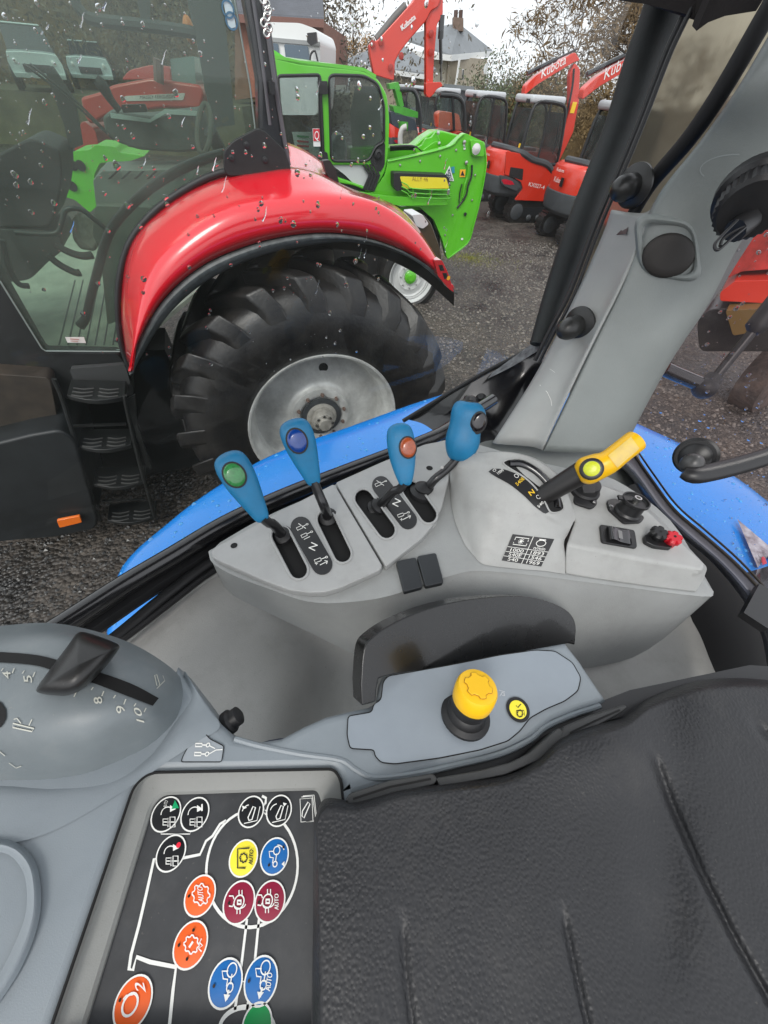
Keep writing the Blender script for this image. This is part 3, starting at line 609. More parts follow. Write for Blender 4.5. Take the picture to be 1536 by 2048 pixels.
# rocker switch
rq = [(1200, 1048), (1270, 1060), (1275, 1096), (1204, 1084)]
ob('rocker_switch', [prism([SP.at(u, v, .003) for u, v in rnd(rq, 6)], (0, 0, -.004))], K_pl, con, bevel=.0008)
ob('rocker', [patch([[pz(*p) for p in r] for r in [[(1214, 1054, 2.158), (1216, 1054, 2.164), (1224, 1052, 2.169), (1240, 1058, 2.164), (1258, 1060, 2.163), (1262, 1062, 2.158)], [(1217, 1080, 2.158), (1219, 1080, 2.164), (1228, 1078, 2.169), (1243, 1084, 2.164), (1261, 1088, 2.163), (1265, 1088, 2.158)]]], 4, 3)], K_gloss, con)
ob('rocker_mark', [fan(SP, [(1236, 1060), (1244, 1062), (1246, 1078), (1238, 1076)], .0095)], mat('print_grey', (.2, .2, .2), .6), con)
# black and red quick connectors
def petal(u, v, m, z0, nm):
    o = SP.at(u, v); ax = (V((.35, .2, .9)).normalized()+(CP-o).normalized()*.9).normalized(); x, y, z = frame(ax); rr = []
    for r, h in [(.0085, -.006), (.0088, .004), (.0085, .008), (.0108, .011), (.0108, .017), (.008, .0195), (.002, .0195)]:
        q = []
        for i in range(36):
            k = 1-(.26*max(0, cos(6*2*pi*i/36))**2 if h > .0095 else .05*max(0, cos(6*2*pi*i/36))); q.append(o+z*h+(x*cos(2*pi*i/36)+y*sin(2*pi*i/36))*r*k)
        rr.append(q)
    c = ob('cable_connector', [loft(rr)], m, con, label=nm)
    ob('contact_hole', [lathe(o+z*.0197, ax, [(.0018, 0), (0, .0002)], 10)], K_void, c)
petal(1306, 1076, K_rub, 0, 'black six petal connector'); petal(1334, 1086, mat('red_plastic', (.50, .008, .02), .35), 0, 'red six petal connector')
ob('connector_base', [prism([SP.at(u, v, .006) for u, v in rnd([(1290, 1068), (1316, 1066), (1348, 1082), (1345, 1096), (1310, 1092), (1290, 1082)], 5)], (0, 0, -.007))], K_pl, con, bevel=.001)

# ================= levers (each moves on its own) =================
def knob(P0, P1, prof, flat=.62, up=None, seg=20):   # swept handle: prof (t, half width, bow)
    P0, P1 = V(P0), V(P1); d = (P1-P0).normalized(); vw = (CP-(P0+P1)/2).normalized(); s = d.cross(vw).normalized(); n = s.cross(d).normalized(); rr = []
    for t, w, bw in prof:
        c = P0+(P1-P0)*t+s*bw
        rr.append([c+s*w*math.copysign(abs(cos(a))**.8, cos(a))+n*w*flat*math.copysign(abs(sin(a))**.8, sin(a)) for a in [2*pi*i/seg for i in range(seg)]])
    return loft(rr), d, s, n
def lever(label, base, neck, ktop, kbot, prof, but, bcol, boot=True, flat=.6, bsz=(.0115, .0145), nm='green'):
    t = thing('control_lever', label, 'lever', pz(*base), group='hydraulic levers in the console slots')
    b = pz(*base); n = pz(*neck); kt = pz(*ktop); kb = pz(*kbot)
    if boot:
        ax = (n-b).normalized()
        ob('lever_boot', [lathe(b, ax, [(.0145, -.02), (.0155, -.002), (.0165, .0), (.0165, .004), (.0125, .007), (.0145, .010), (.014, .014), (.009, .017), (0, .018)], 22)], K_rub, t)
    ob('shaft', [tube([b-(n-b)*.3, b, n, n+(kb-n)*.5, kb+(kt-kb)*.06], [.0078, .0078, .0068, .0065, .0065], 14, 3)], mat('shaft_black', (.012, .012, .013), .3, coat=.3), t)
    g, d, s, nn = knob(kb, kt, prof, flat)
    k = ob('handle', [g], B_knob, t, sub=1)
    if but:
        O = On(k); c = O.at(*but, 0); nrm = (O.nr(*but)+(CP-c).normalized()*.7).normalized(); c = c-nrm*(.0015 if flat < .7 else .001)
        x = (d-nrm*d.dot(nrm)).normalized(); y = nrm.cross(x)
        def el(r1, r2, h): return [c+nrm*h+x*cos(a)*r1+y*sin(a)*r2 for a in [2*pi*i/28 for i in range(28)]]
        ob('button_ring', [loft([el(bsz[1]*1.13, bsz[0]*1.15, -.004), el(bsz[1]*1.13, bsz[0]*1.15, .0012), el(bsz[1]*1.02, bsz[0]*1.02, .0016)])], K_print, t)
        ob('button', [loft([el(bsz[1], bsz[0], -.002), el(bsz[1]*.97, bsz[0]*.97, .0026), el(bsz[1]*.8, bsz[0]*.8, .0042), el(bsz[1]*.5, bsz[0]*.5, .0052), el(.0004, .0004, .0055)])], bcol, t)
    return t, b, n, kt, kb
kprof = [(0, .004, 0), (.015, .0085, 0), (.1, .0105, 0), (.3, .0145, 0), (.5, .0185, 0), (.68, .0208, 0), (.82, .0208, 0), (.92, .0185, 0), (.975, .0135, 0), (1.0, .004, 0)]
GRN = mat('green_button', (.035, .22, .06), .22, coat=.7, var=.2, vscale=200)
BLU = mat('blue_button', (.004, .045, .25), .2, coat=.7, var=.1, vscale=200)
ORG = mat('orange_button', (.35, .07, .02), .2, coat=.7, var=.2, vscale=200)
lever('blue handled lever with green oval button, leftmost in the console', (572, 1078, 2.12), (548, 1050, 2.16), (450, 905, 2.255), (528, 1042, 2.18), kprof, (469, 950), GRN)
lever('blue handled lever with dark blue oval button, tallest of the row', (658, 1040, 2.12), (648, 1012, 2.17), (583, 838, 2.275), (630, 970, 2.20), kprof, (594, 882), BLU)
kp3 = [(0, .004, 0), (.02, .0085, 0), (.12, .0115, 0), (.32, .0165, 0), (.55, .0195, 0), (.75, .0195, 0), (.90, .0175, 0), (.97, .0125, 0), (1.0, .004, 0)]
lever('blue handled lever with rusty orange oval button, third from the left', (752, 1020, 2.12), (785, 985, 2.165), (797, 846, 2.25), (812, 972, 2.185), kp3, (816, 895), ORG, bsz=(.0108, .0135))
kp4 = [(0, .005, .0), (.02, .014, .0), (.12, .021, .001), (.28, .0265, .002), (.42, .0262, .001), (.56, .0235, .001), (.72, .0265, .003), (.85, .0262, .002), (.94, .021, 0), (.99, .016, 0), (1.0, .004, 0)]
t4, b4, n4, kt4, kb4 = lever('blue joystick style lever with black thumb pad, nearest the pillar', (845, 990, 2.12), (868, 960, 2.155), (939, 802, 2.25), (915, 922, 2.175), kp4, (957, 846), mat('black_button', (.008, .006, .008), .15, coat=.8), flat=.85, bsz=(.0105, .0145))
O4 = On([c for c in t4.children if c.name.startswith('handle')][0])
ax4 = (kt4-kb4).normalized()
ob('top_button', [lathe(kt4-ax4*.004, ax4, [(.0135, 0), (.0135, .003), (.0095, .005), (.0085, .010), (.005, .012), (0, .0125)], 24)], K_pl, t4)
ob('lever_boot', [lathe(pz(843, 993, 2.12), (.1, .1, 1), [(.021, 0), (.022, .008), (.021, .012), (.014, .016), (.015, .02), (0, .03)], 24)], K_rub, t4)
ob('shaft_pin', [lathe(pd(884, 935, .46), (0, -.5, .8), [(.002, 0), (.002, .001), (0, .001)], 10)], STEEL, t4)
# yellow PTO lever
yl = thing('pto_lever', 'yellow and black lever with lime button rising from the curved slot', 'lever', pz(1095, 990, 2.17))
ya, yb = pz(1085, 992, 2.185), pz(1172, 940, 2.235)
ob('shaft', [tube([ya+(ya-yb)*.25, ya, ya*.5+yb*.5, yb], [.012, .013, .0145, .0155], 18, 3)], mat('shaft_matte', (.014, .013, .013), .42, bump=.2, bscale=700, dist=.0003), yl)
y1, y2, y3 = pz(1170, 943, 2.238), pz(1215, 925, 2.255), pz(1268, 884, 2.275)
yh = ob('handle', [tube([y1+(y1-y2)*.35, y1+(y1-y2)*.3, y1, y1+(y2-y1)*.5, y2, y2+(y3-y2)*.5, y3, y3+(y3-y2)*.08, y3+(y3-y2)*.1], [.004, .012, .0178, .0172, .0150, .0142, .0142, .0125, .004], 24, 4)], Y_pl, yl)
OY = On(yh); c = OY.at(1183, 938, 0); nr = OY.nr(1183, 938); nr = (nr+(CP-c).normalized()*.5).normalized()
ob('button_ring', [lathe(c-nr*.003, nr, [(.0135, -.004), (.0135, .004), (.0115, .0055), (.0095, .0055)], 28)], K_pl, yl)
ob('button', [lathe(c-nr*.003, nr, [(.0092, 0), (.0092, .007), (.007, .0085), (.004, .009), (0, .0092)], 26)], mat('lime_button', (.55, .60, .03), .3, var=.06, vscale=300), yl)
ob('handle_decal', [quadsurf(OY, [(1216, 912), (1262, 874), (1278, 897), (1234, 935)], 8, .0007)], mat('decal_pale', (.62, .45, .16), .5, col2=(.75, .55, .12), vscale=60), yl)

# ================= armrest =================
arm = thing('armrest_console', 'blue-grey armrest console with button panel, scale dome and yellow push knob', 'armrest', pz(500, 1600, 2.12))
AZ = 2.17
ao = [(-80, 1500), (100, 1510), (240, 1480), (330, 1395), (352, 1330), (400, 1392), (438, 1445), (470, 1474), (520, 1482), (560, 1476), (605, 1452), (650, 1432), (700, 1420), (738, 1412), (752, 1402), (756, 1372), (765, 1350), (850, 1335), (960, 1316), (1060, 1296), (1132, 1283), (1160, 1318), (1190, 1362), (1216, 1400), (1200, 1412), (1160, 1424), (1110, 1444), (1070, 1475), (1020, 1500), (960, 1520), (880, 1540), (820, 1560), (700, 1600), (690, 1700), (690, 2130), (-80, 2130)]
A2 = HZ(AZ)
key_o = rnd([(268, 1572), (300, 1545), (668, 1538), (682, 1560), (690, 1640), (690, 2200), (60, 2200), (105, 2048)], 22)
ab = cutplate(A2, ao, [key_o], .05, .007, 0, 'armrest_body', G_arm, arm)
# recess of the button panel
bz = [A2.at(u, v) for u, v in key_o]
cck = sum(bz, V((0, 0, 0)))/len(bz)
inn = rnd([(305, 1612), (325, 1590), (634, 1580), (642, 1600), (648, 1700), (660, 2200), (115, 2200), (172, 2048)], 14)
KP = HZ(AZ-.012)
ir = [KP.at(u, v) for u, v in inn]
ob('panel_bezel', [loft([[p-V((0, 0, .002)) for p in bz], [p-V((0, 0, .006)) for p in bz], [a*.12+b*.88+V((0, 0, .001)) for a, b in zip(bz, ir)], ir, [p-V((0, 0, .004)) for p in ir]], False)], G_bezel, arm, angle=30)
ob('button_panel', [([p-V((0, 0, .0022)) for p in ir], [tuple(range(len(ir)))])], G_key, arm, smooth=False)
KK = HZ(AZ-.0142)
ob('panel_gap', [tube([p+V((0, 0, .0004)) for p in bz], .0011, 6, closed=True)], K_void, arm)
# white artwork
art = []
def A(px, w=.0016, n=0, closed=False): art.append(ribbon(KK, px, w, .0005, n, closed))
A(ell((504, 1737), 91, 118, .12, 48), .0018, closed=True)
A([(330, 1715), (308, 1718), (292, 1790), (278, 1850), (262, 1910), (258, 1938), (266, 1940), (273, 1914), (300, 1924), (352, 1934), (346, 1980), (338, 2060)], .0020)
A([(366, 1716), (400, 1709), (412, 1682), (425, 1672), (440, 1648), (452, 1641)], .0018)
A([(494, 1838), (484, 1920), (470, 2020)], .0017); A([(518, 1838), (510, 1920), (494, 2020)], .0017)
A([(322, 1660), (322, 1668), (380, 1668), (382, 1660)], .0006); A([(351, 1668), (349, 1676)], .0006)
A(ell((494, 2060), 55, 46, 0, 40), .0022, closed=True); A([(480, 1962), (494, 1964)], .0006); A([(502, 1802), (512, 1803)], .0006)
A([(524, 1592), (532, 1596), (531, 1606), (526, 1612), (527, 1622), (533, 1628)], .0018)
for k in range(3): A([(600+k*3, 1596+k*-2), (622+k*3, 1594-k*2), (630+k*2, 1640+k*2-2), (612, 1644)] if k else [(600, 1598), (624, 1596), (626, 1642), (602, 1644)], .0006, closed=(k == 0))
A([(605, 1622), (616, 1604), (620, 1608), (608, 1636), (604, 1632)], .0009, closed=True)
ob('panel_artwork', art, WH, arm, smooth=False)
C_bk = mat('button_black', (.008, .009, .011), .35); C_or = mat('button_orange', (.85, .12, .012), .4, var=.05, vscale=100); C_bl = mat('button_blue', (.0, .13, .42), .4, var=.05, vscale=100)
C_ye = mat('button_yellow', (.9, .78, .05), .4); C_ma = mat('button_maroon', (.27, .004, .035), .4); C_gr = mat('button_green', (.0, .30, .07), .4)
C_led = mat('led_dark', (.02, .012, .008), .3); C_lg = mat('led_green', (.0, .35, .12), .4); C_lr = mat('led_red', (.8, .02, .05), .4)
def btn(u, v, rpx, m, pic, label, pm=WH, ringm=WH, leds=(), z0=2.1558):
    KK = HZ(z0)
    s = (A2.at(u, v)-CP).dot(ray(768, 1024))/F; r = rpx*s
    b = ob('panel_button', [lathe(KK.at(u, v), (0, 0, 1), [(r, 0), (r, .0006), (r*.97, .001), (r*.6, .0014), (0, .0015)], 32)], m, arm, label=label)
    BT = HZ(z0+.0016)
    ob('button_outline', [ring(KK, u, v, r*1.0, .0010, .0012)], ringm, b)
    g = pic(u, v, BT)
    if g: ob('button_symbol', g, pm, b, smooth=False)
    for x, y in leds: ob('indicator', [disc(BT, x, y, .0009, .0006, n=12)], C_led, b)
    return b, BT
LB = .0007
def rib(P, u, v, l, w=LB, c=False, n=0): return ribbon(P, [(u+x, v+y) for x, y in l], w, .0005, n, c)
def rng(P, u, v, r, w=LB): return ring(P, u, v, r, w, .0006, 20)
def tr_side(u, v, P, s=1, arrow=1, auto=0):   # small tractor seen from the side (rotated as on the panel)
    g = [rng(P, u+10*s, v-20*s, .0028*s, .0007), rng(P, u+6*s, v+12*s, .0018*s, .0007), rib(P, u, v, [(3*s, -18*s), (-8*s, -18*s), (-6*s, -4*s), (2*s, -3*s), (0, 10*s)]), rib(P, u, v, [(10*s, -13*s), (7*s, 6*s)])]
    if arrow: g += [rib(P, u, v, [(4*s, 16*s), (0, 34*s)], .0012), fan(P, [(u-5*s, v+24*s), (u+7*s, v+25*s), (u-2*s, v+38*s)], .0006)]
    return g
def wheel_arrow(u, v, P):
    a = ell((u-2, v+2), 14, 16, 0, 24)
    return [rib(P, 0, 0, a[12:21]), fan(P, [(u+2, v-18), (u+14, v-10), (u+2, v-4)], .0006), rib(P, u, v, [(-12, 10), (-12, 22), (-2, 22), (-2, 10)], c=True), rib(P, u, v, [(2, 6), (12, 6), (12, 26), (2, 26)], c=True), rib(P, u, v, [(-12, 16), (14, 16)]), rib(P, u, v, [(-2, 8), (-2, 26)])]
def linkage(u, v, P, f=1):
    return [rib(P, u, v, [(-6, 8), (4, -14), (9, -12), (2, 12), (-4, 14)], .0009, True), rib(P, u, v, [(-14, 20), (12, 14), (18, -14)], .0006), rib(P, 0, 0, ell((u, v), 18, 18, 0, 24)[13:18]), fan(P, [(u-16, v-8), (u-18, v-16), (u-8, v-12)] if f > 0 else [(u+8, v-20), (u+16, v-18), (u+10, v-12)], .0006)]
def gear(u, v, P, r=18, auto=None, w=.0008):
    a = []
    for i in range(32): k = r*(1.0 if i % 4 < 2 else .82); a.append((u+k*.85*cos(2*pi*i/32), v+k*1.05*sin(2*pi*i/32)))
    g = [rib(P, 0, 0, a, w, True)]
    if auto: g.append(text(auto, P, (u+6, v+15), (u+3, v-15), (u-5, v+14), .0006, .0002))
    return g
def difflock(u, v, P, auto=False):
    g = [rng(P, u, v, .0035, .0008), rib(P, u, v, [(-3, -3), (4, -3), (4, 4), (-3, 4)], .0012, True)]
    for x in (-4, 2): g += [rib(P, u, v, [(x, 12), (x, 24)]), rib(P, u, v, [(x+4, -12), (x+4, -24)])]
    g += [rib(P, u, v, [(-20, -12), (-12, -12), (-10, -6)]), rib(P, u, v, [(-20, 8), (-13, 9), (-11, 4)]), rib(P, 0, 0, ell((u+1, v), 13, 13, 0, 20)[1:9])]
    if auto: g.append(text('AUTO', P, (u+22, v+18), (u+22, v-14), (u+14, v+18), .0006, .0002))
    return g
B = btn(332, 1628, 28, C_bk, lambda u, v, P: wheel_arrow(u+6, v, P)+[text('AUTO', P, (u, v-12), (u+4, v-26), (u-6, v-14), .0006)], 'black button with green triangle and circling arrow')
ob('indicator', [fan(B[1], [(350, 1600), (358, 1616), (343, 1618)], .0007)], C_lg, B[0])
btn(390, 1628, 27, C_bk, lambda u, v, P: wheel_arrow(u+2, v, P)+[rib(P, u, v, [(14, -20), (14, -6)], .0012)], 'black button with circling arrow and bar, beside the green triangle one')
B = btn(342, 1706, 28, C_bk, lambda u, v, P: wheel_arrow(u+2, v, P), 'black button with red dot below the upper left pair')
ob('indicator', [disc(B[1], 357, 1690, .0017, .0008, n=14)], C_lr, B[0])
btn(502, 1623, 25, C_bk, lambda u, v, P: linkage(u, v+4, P, 1), 'black button with link arm and left pointing arrow', leds=[(505, 1603)])
btn(558, 1621, 25, C_bk, lambda u, v, P: linkage(u, v+4, P, -1), 'black button with link arm and raising arrow', leds=[(560, 1603)])
def ptoau(u, v, P): return [rib(P, u, v, [(12, -20), (-12, -18), (-12, 20), (4, 20)], .0009)]+gear(u, v, P, 9)+[text('AUTO', P, (u+18, v+14), (u+20, v-16), (u+10, v+13), .0006, .0002)]
btn(487, 1716, 28, C_ye, ptoau, 'yellow button marked AUTO with black gear', pm=K_print)
btn(549, 1712, 28, C_bl, lambda u, v, P: tr_side(u-4, v+6, P, .85, 0)+[rib(P, 0, 0, ell((u+6, v-8), 14, 14, 0, 20)[15:20]), fan(P, [(u+14, v+16), (u+20, v+10), (u+20, v+22)], .0006)], 'blue button with tractor between curved arrows', leds=[(567, 1694), (538, 1730)])
btn(400, 1791, 30, C_or, lambda u, v, P: gear(u+2, v-2, P, 21, 'AUTO'), 'upper orange button with AUTO inside a cog', leds=[(378, 1792)])
btn(478, 1804, 31, C_ma, lambda u, v, P: difflock(u, v, P), 'left maroon button with axle and padlock', leds=[(458, 1806)])
btn(540, 1802, 30, C_ma, lambda u, v, P: difflock(u-5, v, P, True), 'right maroon button with axle and the word AUTO', leds=[(518, 1804)])
btn(381, 1889, 33, C_or, lambda u, v, P: gear(u+2, v, P, 18)+[rib(P, u, v, [(-3, 6), (5, -6)], .0014), rib(P, u, v, [(22, -12), (18, -4), (24, 2), (16, 8), (22, 14)])], 'middle orange button with cog and needle', leds=[(387, 1860), (358, 1890), (374, 1918)])
btn(451, 1966, 33, C_bl, lambda u, v, P: tr_side(u+2, v-4, P, 1.1), 'left blue button with tractor and downward arrow', leds=[(428, 1972)])
btn(522, 1961, 33, C_bl, lambda u, v, P: tr_side(u-2, v-4, P, 1.1)+[text('AUTO', P, (u+18, v+22), (u+23, v-14), (u+8, v+20), .0006, .0002)], 'right blue button with tractor, arrow and the word AUTO', leds=[(498, 1962)])
btn(266, 2005, 36, C_or, lambda u, v, P: [rng(P, u-6, v+4, .0045, .0012), text('2', P, (u+26, v-20), (u+22, v-38), (u+6, v-24), .0006, .0003), rib(P, u, v, [(-20, -6), (-14, -14), (0, -16)])], 'lower orange button with engine symbol and figure 2', leds=[(240, 2000)])
btn(514, 2052, 30, C_gr, lambda u, v, P: None, 'green button at the bottom edge')
# triangular hydraulic sticker plate
tri = rnd([(398, 1453), (420, 1478), (448, 1492), (443, 1524), (362, 1524), (366, 1512)], 5)
TP = HZ(AZ+.0008)
ob('symbol_plate', [prism([TP.at(u, v) for u, v in tri], (0, 0, -.001))], mat('plate_grey', (.30, .33, .355), .5), arm)
ob('plate_groove', [ribbon(TP, tri, .0007, .0003, closed=True)], K_void, arm)
ob('symbol_print', cylicon(TP, 402, 1490, 1.0, 0)+cylicon(TP, 400, 1508, 1.0, 0)+[ribbon(TP, [(418, 1491), (430, 1497)], .0008, .0006), ribbon(TP, [(418, 1508), (432, 1500), (445, 1499)], .0008, .0006)], WH, arm, smooth=False)
# left dome with scale
dr = [
 [(-120, 1270, 2.175), (0, 1252, 2.19), (100, 1246, 2.20), (190, 1262, 2.20), (270, 1290, 2.195), (335, 1330, 2.18), (368, 1362, 2.165)],
 [(-120, 1300, 2.20), (0, 1280, 2.215), (100, 1272, 2.225), (190, 1288, 2.225), (262, 1312, 2.215), (322, 1348, 2.20), (366, 1385, 2.17)],
 [(-120, 1330, 2.215), (0, 1315, 2.225), (100, 1318, 2.232), (190, 1335, 2.232), (255, 1358, 2.225), (315, 1392, 2.205), (362, 1412, 2.17)],
 [(-120, 1400, 2.22), (0, 1395, 2.232), (100, 1400, 2.237), (190, 1410, 2.234), (250, 1420, 2.225), (305, 1435, 2.205), (350, 1440, 2.17)],
 [(-120, 1470, 2.21), (0, 1472, 2.222), (100, 1475, 2.226), (180, 1474, 2.222), (240, 1470, 2.21), (290, 1470, 2.19), (328, 1470, 2.167)],
 [(-120, 1530, 2.19), (0, 1530, 2.198), (90, 1533, 2.198), (165, 1526, 2.195), (225, 1512, 2.185), (268, 1502, 2.175), (300, 1497, 2.165)],
 [(-120, 1560, 2.166), (0, 1562, 2.168), (90, 1562, 2.166), (165, 1553, 2.164), (220, 1536, 2.162), (262, 1518, 2.162), (290, 1508, 2.16)]]
dome = ob('scale_dome', [fc(patch([[pz(*p) for p in r] for r in dr], 7, 6))], G_dome, arm)
DO = On(dome)
ob('dome_step', [fc(patch([[pz(*p) for p in r] for r in [[(-120, 1560, 2.166), (0, 1562, 2.168), (120, 1560, 2.166), (220, 1532, 2.165), (290, 1500, 2.165), (340, 1445, 2.165), (372, 1385, 2.165), (368, 1350, 2.165)], [(-120, 1590, 2.171), (0, 1592, 2.172), (120, 1588, 2.171), (235, 1560, 2.17), (310, 1515, 2.172), (362, 1450, 2.174), (395, 1400, 2.172), (372, 1345, 2.172)], [(-120, 1700, 2.171), (0, 1690, 2.172), (110, 1660, 2.171), (250, 1580, 2.171), (340, 1520, 2.171), (400, 1480, 2.171), (440, 1450, 2.17), (400, 1395, 2.165)]]], 5, 4))], G_arm, arm)
ob('slider_slot', [strip(DO, [(-60, 1302), (60, 1309), (120, 1322), (200, 1346), (265, 1370), (316, 1397)], [(-60, 1322), (60, 1330), (114, 1344), (192, 1369), (252, 1392), (304, 1412)], .0008, 6)], K_void, arm)
ob('thumbwheel_slot', [strip(DO, [(-30, 1405), (0, 1403), (14, 1420)], [(-30, 1458), (0, 1456), (14, 1438)], .0008, 6)], K_void, arm)
sp = [text(s, DO, a, b, c, .0008, .0002) for s, a, b, c in [('4', (24, 1358), (22, 1344), (8, 1358)), ('5', (66, 1366), (64, 1352), (50, 1366)), ('8', (206, 1407), (203, 1394), (190, 1409)), ('9', (250, 1425), (247, 1411), (234, 1427)), ('10', (288, 1444), (280, 1418), (273, 1440))]]
for u, v, k in [(5, 1340, 6), (27, 1342, 10), (47, 1345, 6), (68, 1350, 10), (150, 1390, 8), (184, 1378, 6), (205, 1388, 10), (228, 1394, 6), (248, 1404, 10), (268, 1410, 6), (288, 1420, 8)]:
    sp.append(ribbon(DO, [(u+3, v-k/2), (u-1, v+k/2)], .0008, .0008))
sp += [ribbon(DO, [(312, 1350), (318, 1370), (312, 1372), (308, 1352)], .0008, .0008, closed=True), ribbon(DO, [(312, 1378), (328, 1362), (324, 1352)], .0006, .0008), ribbon(DO, [(28, 1446), (70, 1456), (66, 1462), (28, 1454)], .0009, .0008, closed=True), ribbon(DO, [(44, 1446), (36, 1436), (30, 1438)], .0007, .0008), ribbon(DO, [(60, 1450), (66, 1438)], .0007, .0008), ribbon(DO, [(20, 1524), (34, 1534), (44, 1530)], .0008, .0008), ribbon(DO, [(0, 1500), (12, 1510)], .0008, .0008)]
for q_ in sp: ob('scale_mark', [q_], mat('worn_print', (.55, .55, .48), .6), arm, smooth=False)
# side recess on the left of the armrest and small black knob behind
rc = [[pz(*p) for p in r] for r in [[(-60, 1672, AZ+.002), (20, 1680, AZ+.002), (62, 1710, AZ+.002), (80, 1760, AZ+.002), (78, 1840, AZ+.002), (40, 1940, AZ+.002), (-40, 2060, AZ+.002)], [(-60, 1684, AZ+.007), (14, 1692, AZ+.007), (50, 1718, AZ+.007), (66, 1762, AZ+.007), (64, 1838, AZ+.007), (28, 1930, AZ+.007), (-44, 2046, AZ+.007)], [(-60, 1700, AZ+.003), (8, 1706, AZ+.003), (38, 1730, AZ+.003), (52, 1768, AZ+.003), (50, 1832, AZ+.003), (16, 1916, AZ+.003), (-48, 2030, AZ+.003)]]]
ob('grip_recess', [fc(patch(rc, 6, 4))], G_arm, arm)
ob('release_knob', [lathe(pz(448, 1452, 2.15), (.7, .5, .3), [(.008, 0), (.011, .003), (.011, .008), (.0085, .010), (.0085, .016), (.005, .018), (0, .018)], 20)], K_rub, arm)
# PTO plate outline and raised lip
gr = [(696, 1432), (744, 1424), (747, 1408), (762, 1400), (766, 1364), (776, 1352), (900, 1330), (1000, 1310), (1070, 1300), (1110, 1302), (1145, 1325), (1162, 1355), (1156, 1382), (1130, 1402), (1092, 1418), (1060, 1436), (1040, 1462), (1016, 1482), (960, 1500), (880, 1516), (790, 1528), (762, 1525), (750, 1512), (748, 1500), (700, 1497), (694, 1470)]
gr = rnd(gr, 7, 3); GP = HZ(AZ+.0003)
ob('cover_plate', [prism([HZ(AZ+.0015).at(u, v) for u, v in gr], (0, 0, -.0015))], mat('cover_plastic', (.25, .285, .32), .42, bump=.25, bscale=1300, dist=.0003, var=.05, vscale=18), arm, bevel=.0006)
ob('plate_groove', [ribbon(GP, gr, .0009, .0014, closed=True)], K_void, arm)
ob('edge_lip', [tube([HZ(AZ-.001).at(u, v) for u, v in [(470, 1478), (520, 1492), (600, 1508), (680, 1520), (712, 1540), (750, 1556), (830, 1548), (920, 1528), (1000, 1508), (1060, 1480), (1090, 1455), (1140, 1432), (1200, 1412)]], .0025, 8, 5)], G_arm, arm)
# yellow push knob
ko = HZ(AZ+.001).at(930, 1432); kt = pz(957, 1370, AZ+.048); kd = (kt-ko).normalized(); kL = (kt-ko).length
ob('knob_boot', [lathe(ko, kd, [(.0225, 0), (.0225, .003), (.0185, .006), (.0175, .012), (.0155, .014), (.0165, .017), (.0165, .024), (.0155, .03), (0, .03)], 32)], K_rub, arm)
pk = ob('push_knob', [lathe(ko+kd*.026, kd, [(.0165, 0), (.0178, .002), (.0182, .010), (.0178, .018), (.0165, .021), (.0130, .022), (0, .0220)], 40)], mat('push_yellow', (.9, .52, .01), .42, bump=.15, bscale=1200, dist=.0002), arm, label='yellow push knob with raised cog top')
x, y, z = frame(kd); o_ = ko+kd*.0478; pts = []
for i in range(48):
    a = 2*pi*i/48; r = .0118 if (i % 8) < 4 else .0095; pts.append(o_+(x*cos(a)+y*sin(a))*r)
ob('cog_edge', [tube([p+kd*.0006 for p in pts], .0006, 6, closed=True)], mat('cog_shadow', (.42, .20, .003), .6), pk)
ob('knob_cog', [prism([p+kd*.0016 for p in pts], kd*-.003)], mat('push_yellow', (.9, .52, .01), .42), pk, bevel=.0004)
B = btn(1036, 1419, 18, C_ye, lambda u, v, P: gear(u+4, v+8, P, 7)+[rib(P, u, v, [(-4, -8), (0, -4), (6, -11)], .0007), rib(P, u, v, [(-2, 12), (-3, 2), (12, 2), (13, 12)], .0006)], 'small round yellow check-mark button beside the push knob', pm=K_print, ringm=K_print, z0=AZ+.0022)
ob('button_socket', [ring(HZ(AZ+.002), 1036, 1419, .0092, .0035, .0008, 32)], K_pl, arm)
ob('symbol_print', [ribbon(HZ(AZ+.0016), [(998, 1380), (1010, 1384)], .0006), ribbon(HZ(AZ+.0016), [(1000, 1392), (1004, 1384), (1010, 1392)], .0006), ring(HZ(AZ+.0016), 1006, 1388, .0015, .0005)], mat('faint_print', (.5, .52, .54), .5), arm)
# black grip handle behind the cover plate
gp = [(724, 1412), (722, 1370), (728, 1300), (748, 1272), (790, 1245), (850, 1220), (920, 1202), (1000, 1193), (1060, 1194), (1105, 1206), (1138, 1224), (1152, 1250), (1150, 1290), (1138, 1287), (1060, 1302), (960, 1321), (850, 1340), (768, 1354), (756, 1366), (752, 1404)]
gp = gp[:1]+cr2(gp[1:13], 4)+cr2(gp[13:], 3)
ob('seat_side', [prism([HZ(2.16).at(u, v) for u, v in [(660, 1540), (900, 1500), (1080, 1450), (1260, 1380), (1500, 1330), (1640, 1340), (1640, 2100), (640, 2100)]], (0, 0, -.25))], K_pl, arm, label='dark side panel under the cushion')
GQ = Pl(pz(900, 1290, AZ), (V((0, 0, 1))*.75+(-gn)*-.66))
ob('grip_handle', [prism([GQ.at(u, v) for u, v in gp], GQ.n*-.022)], mat('grip_black', (.006, .006, .006), .27, coat=.3, bump=.3, bscale=600, dist=.0003, var=.15, vscale=30), arm, bevel=.008, bseg=5, label='black curved hand grip')
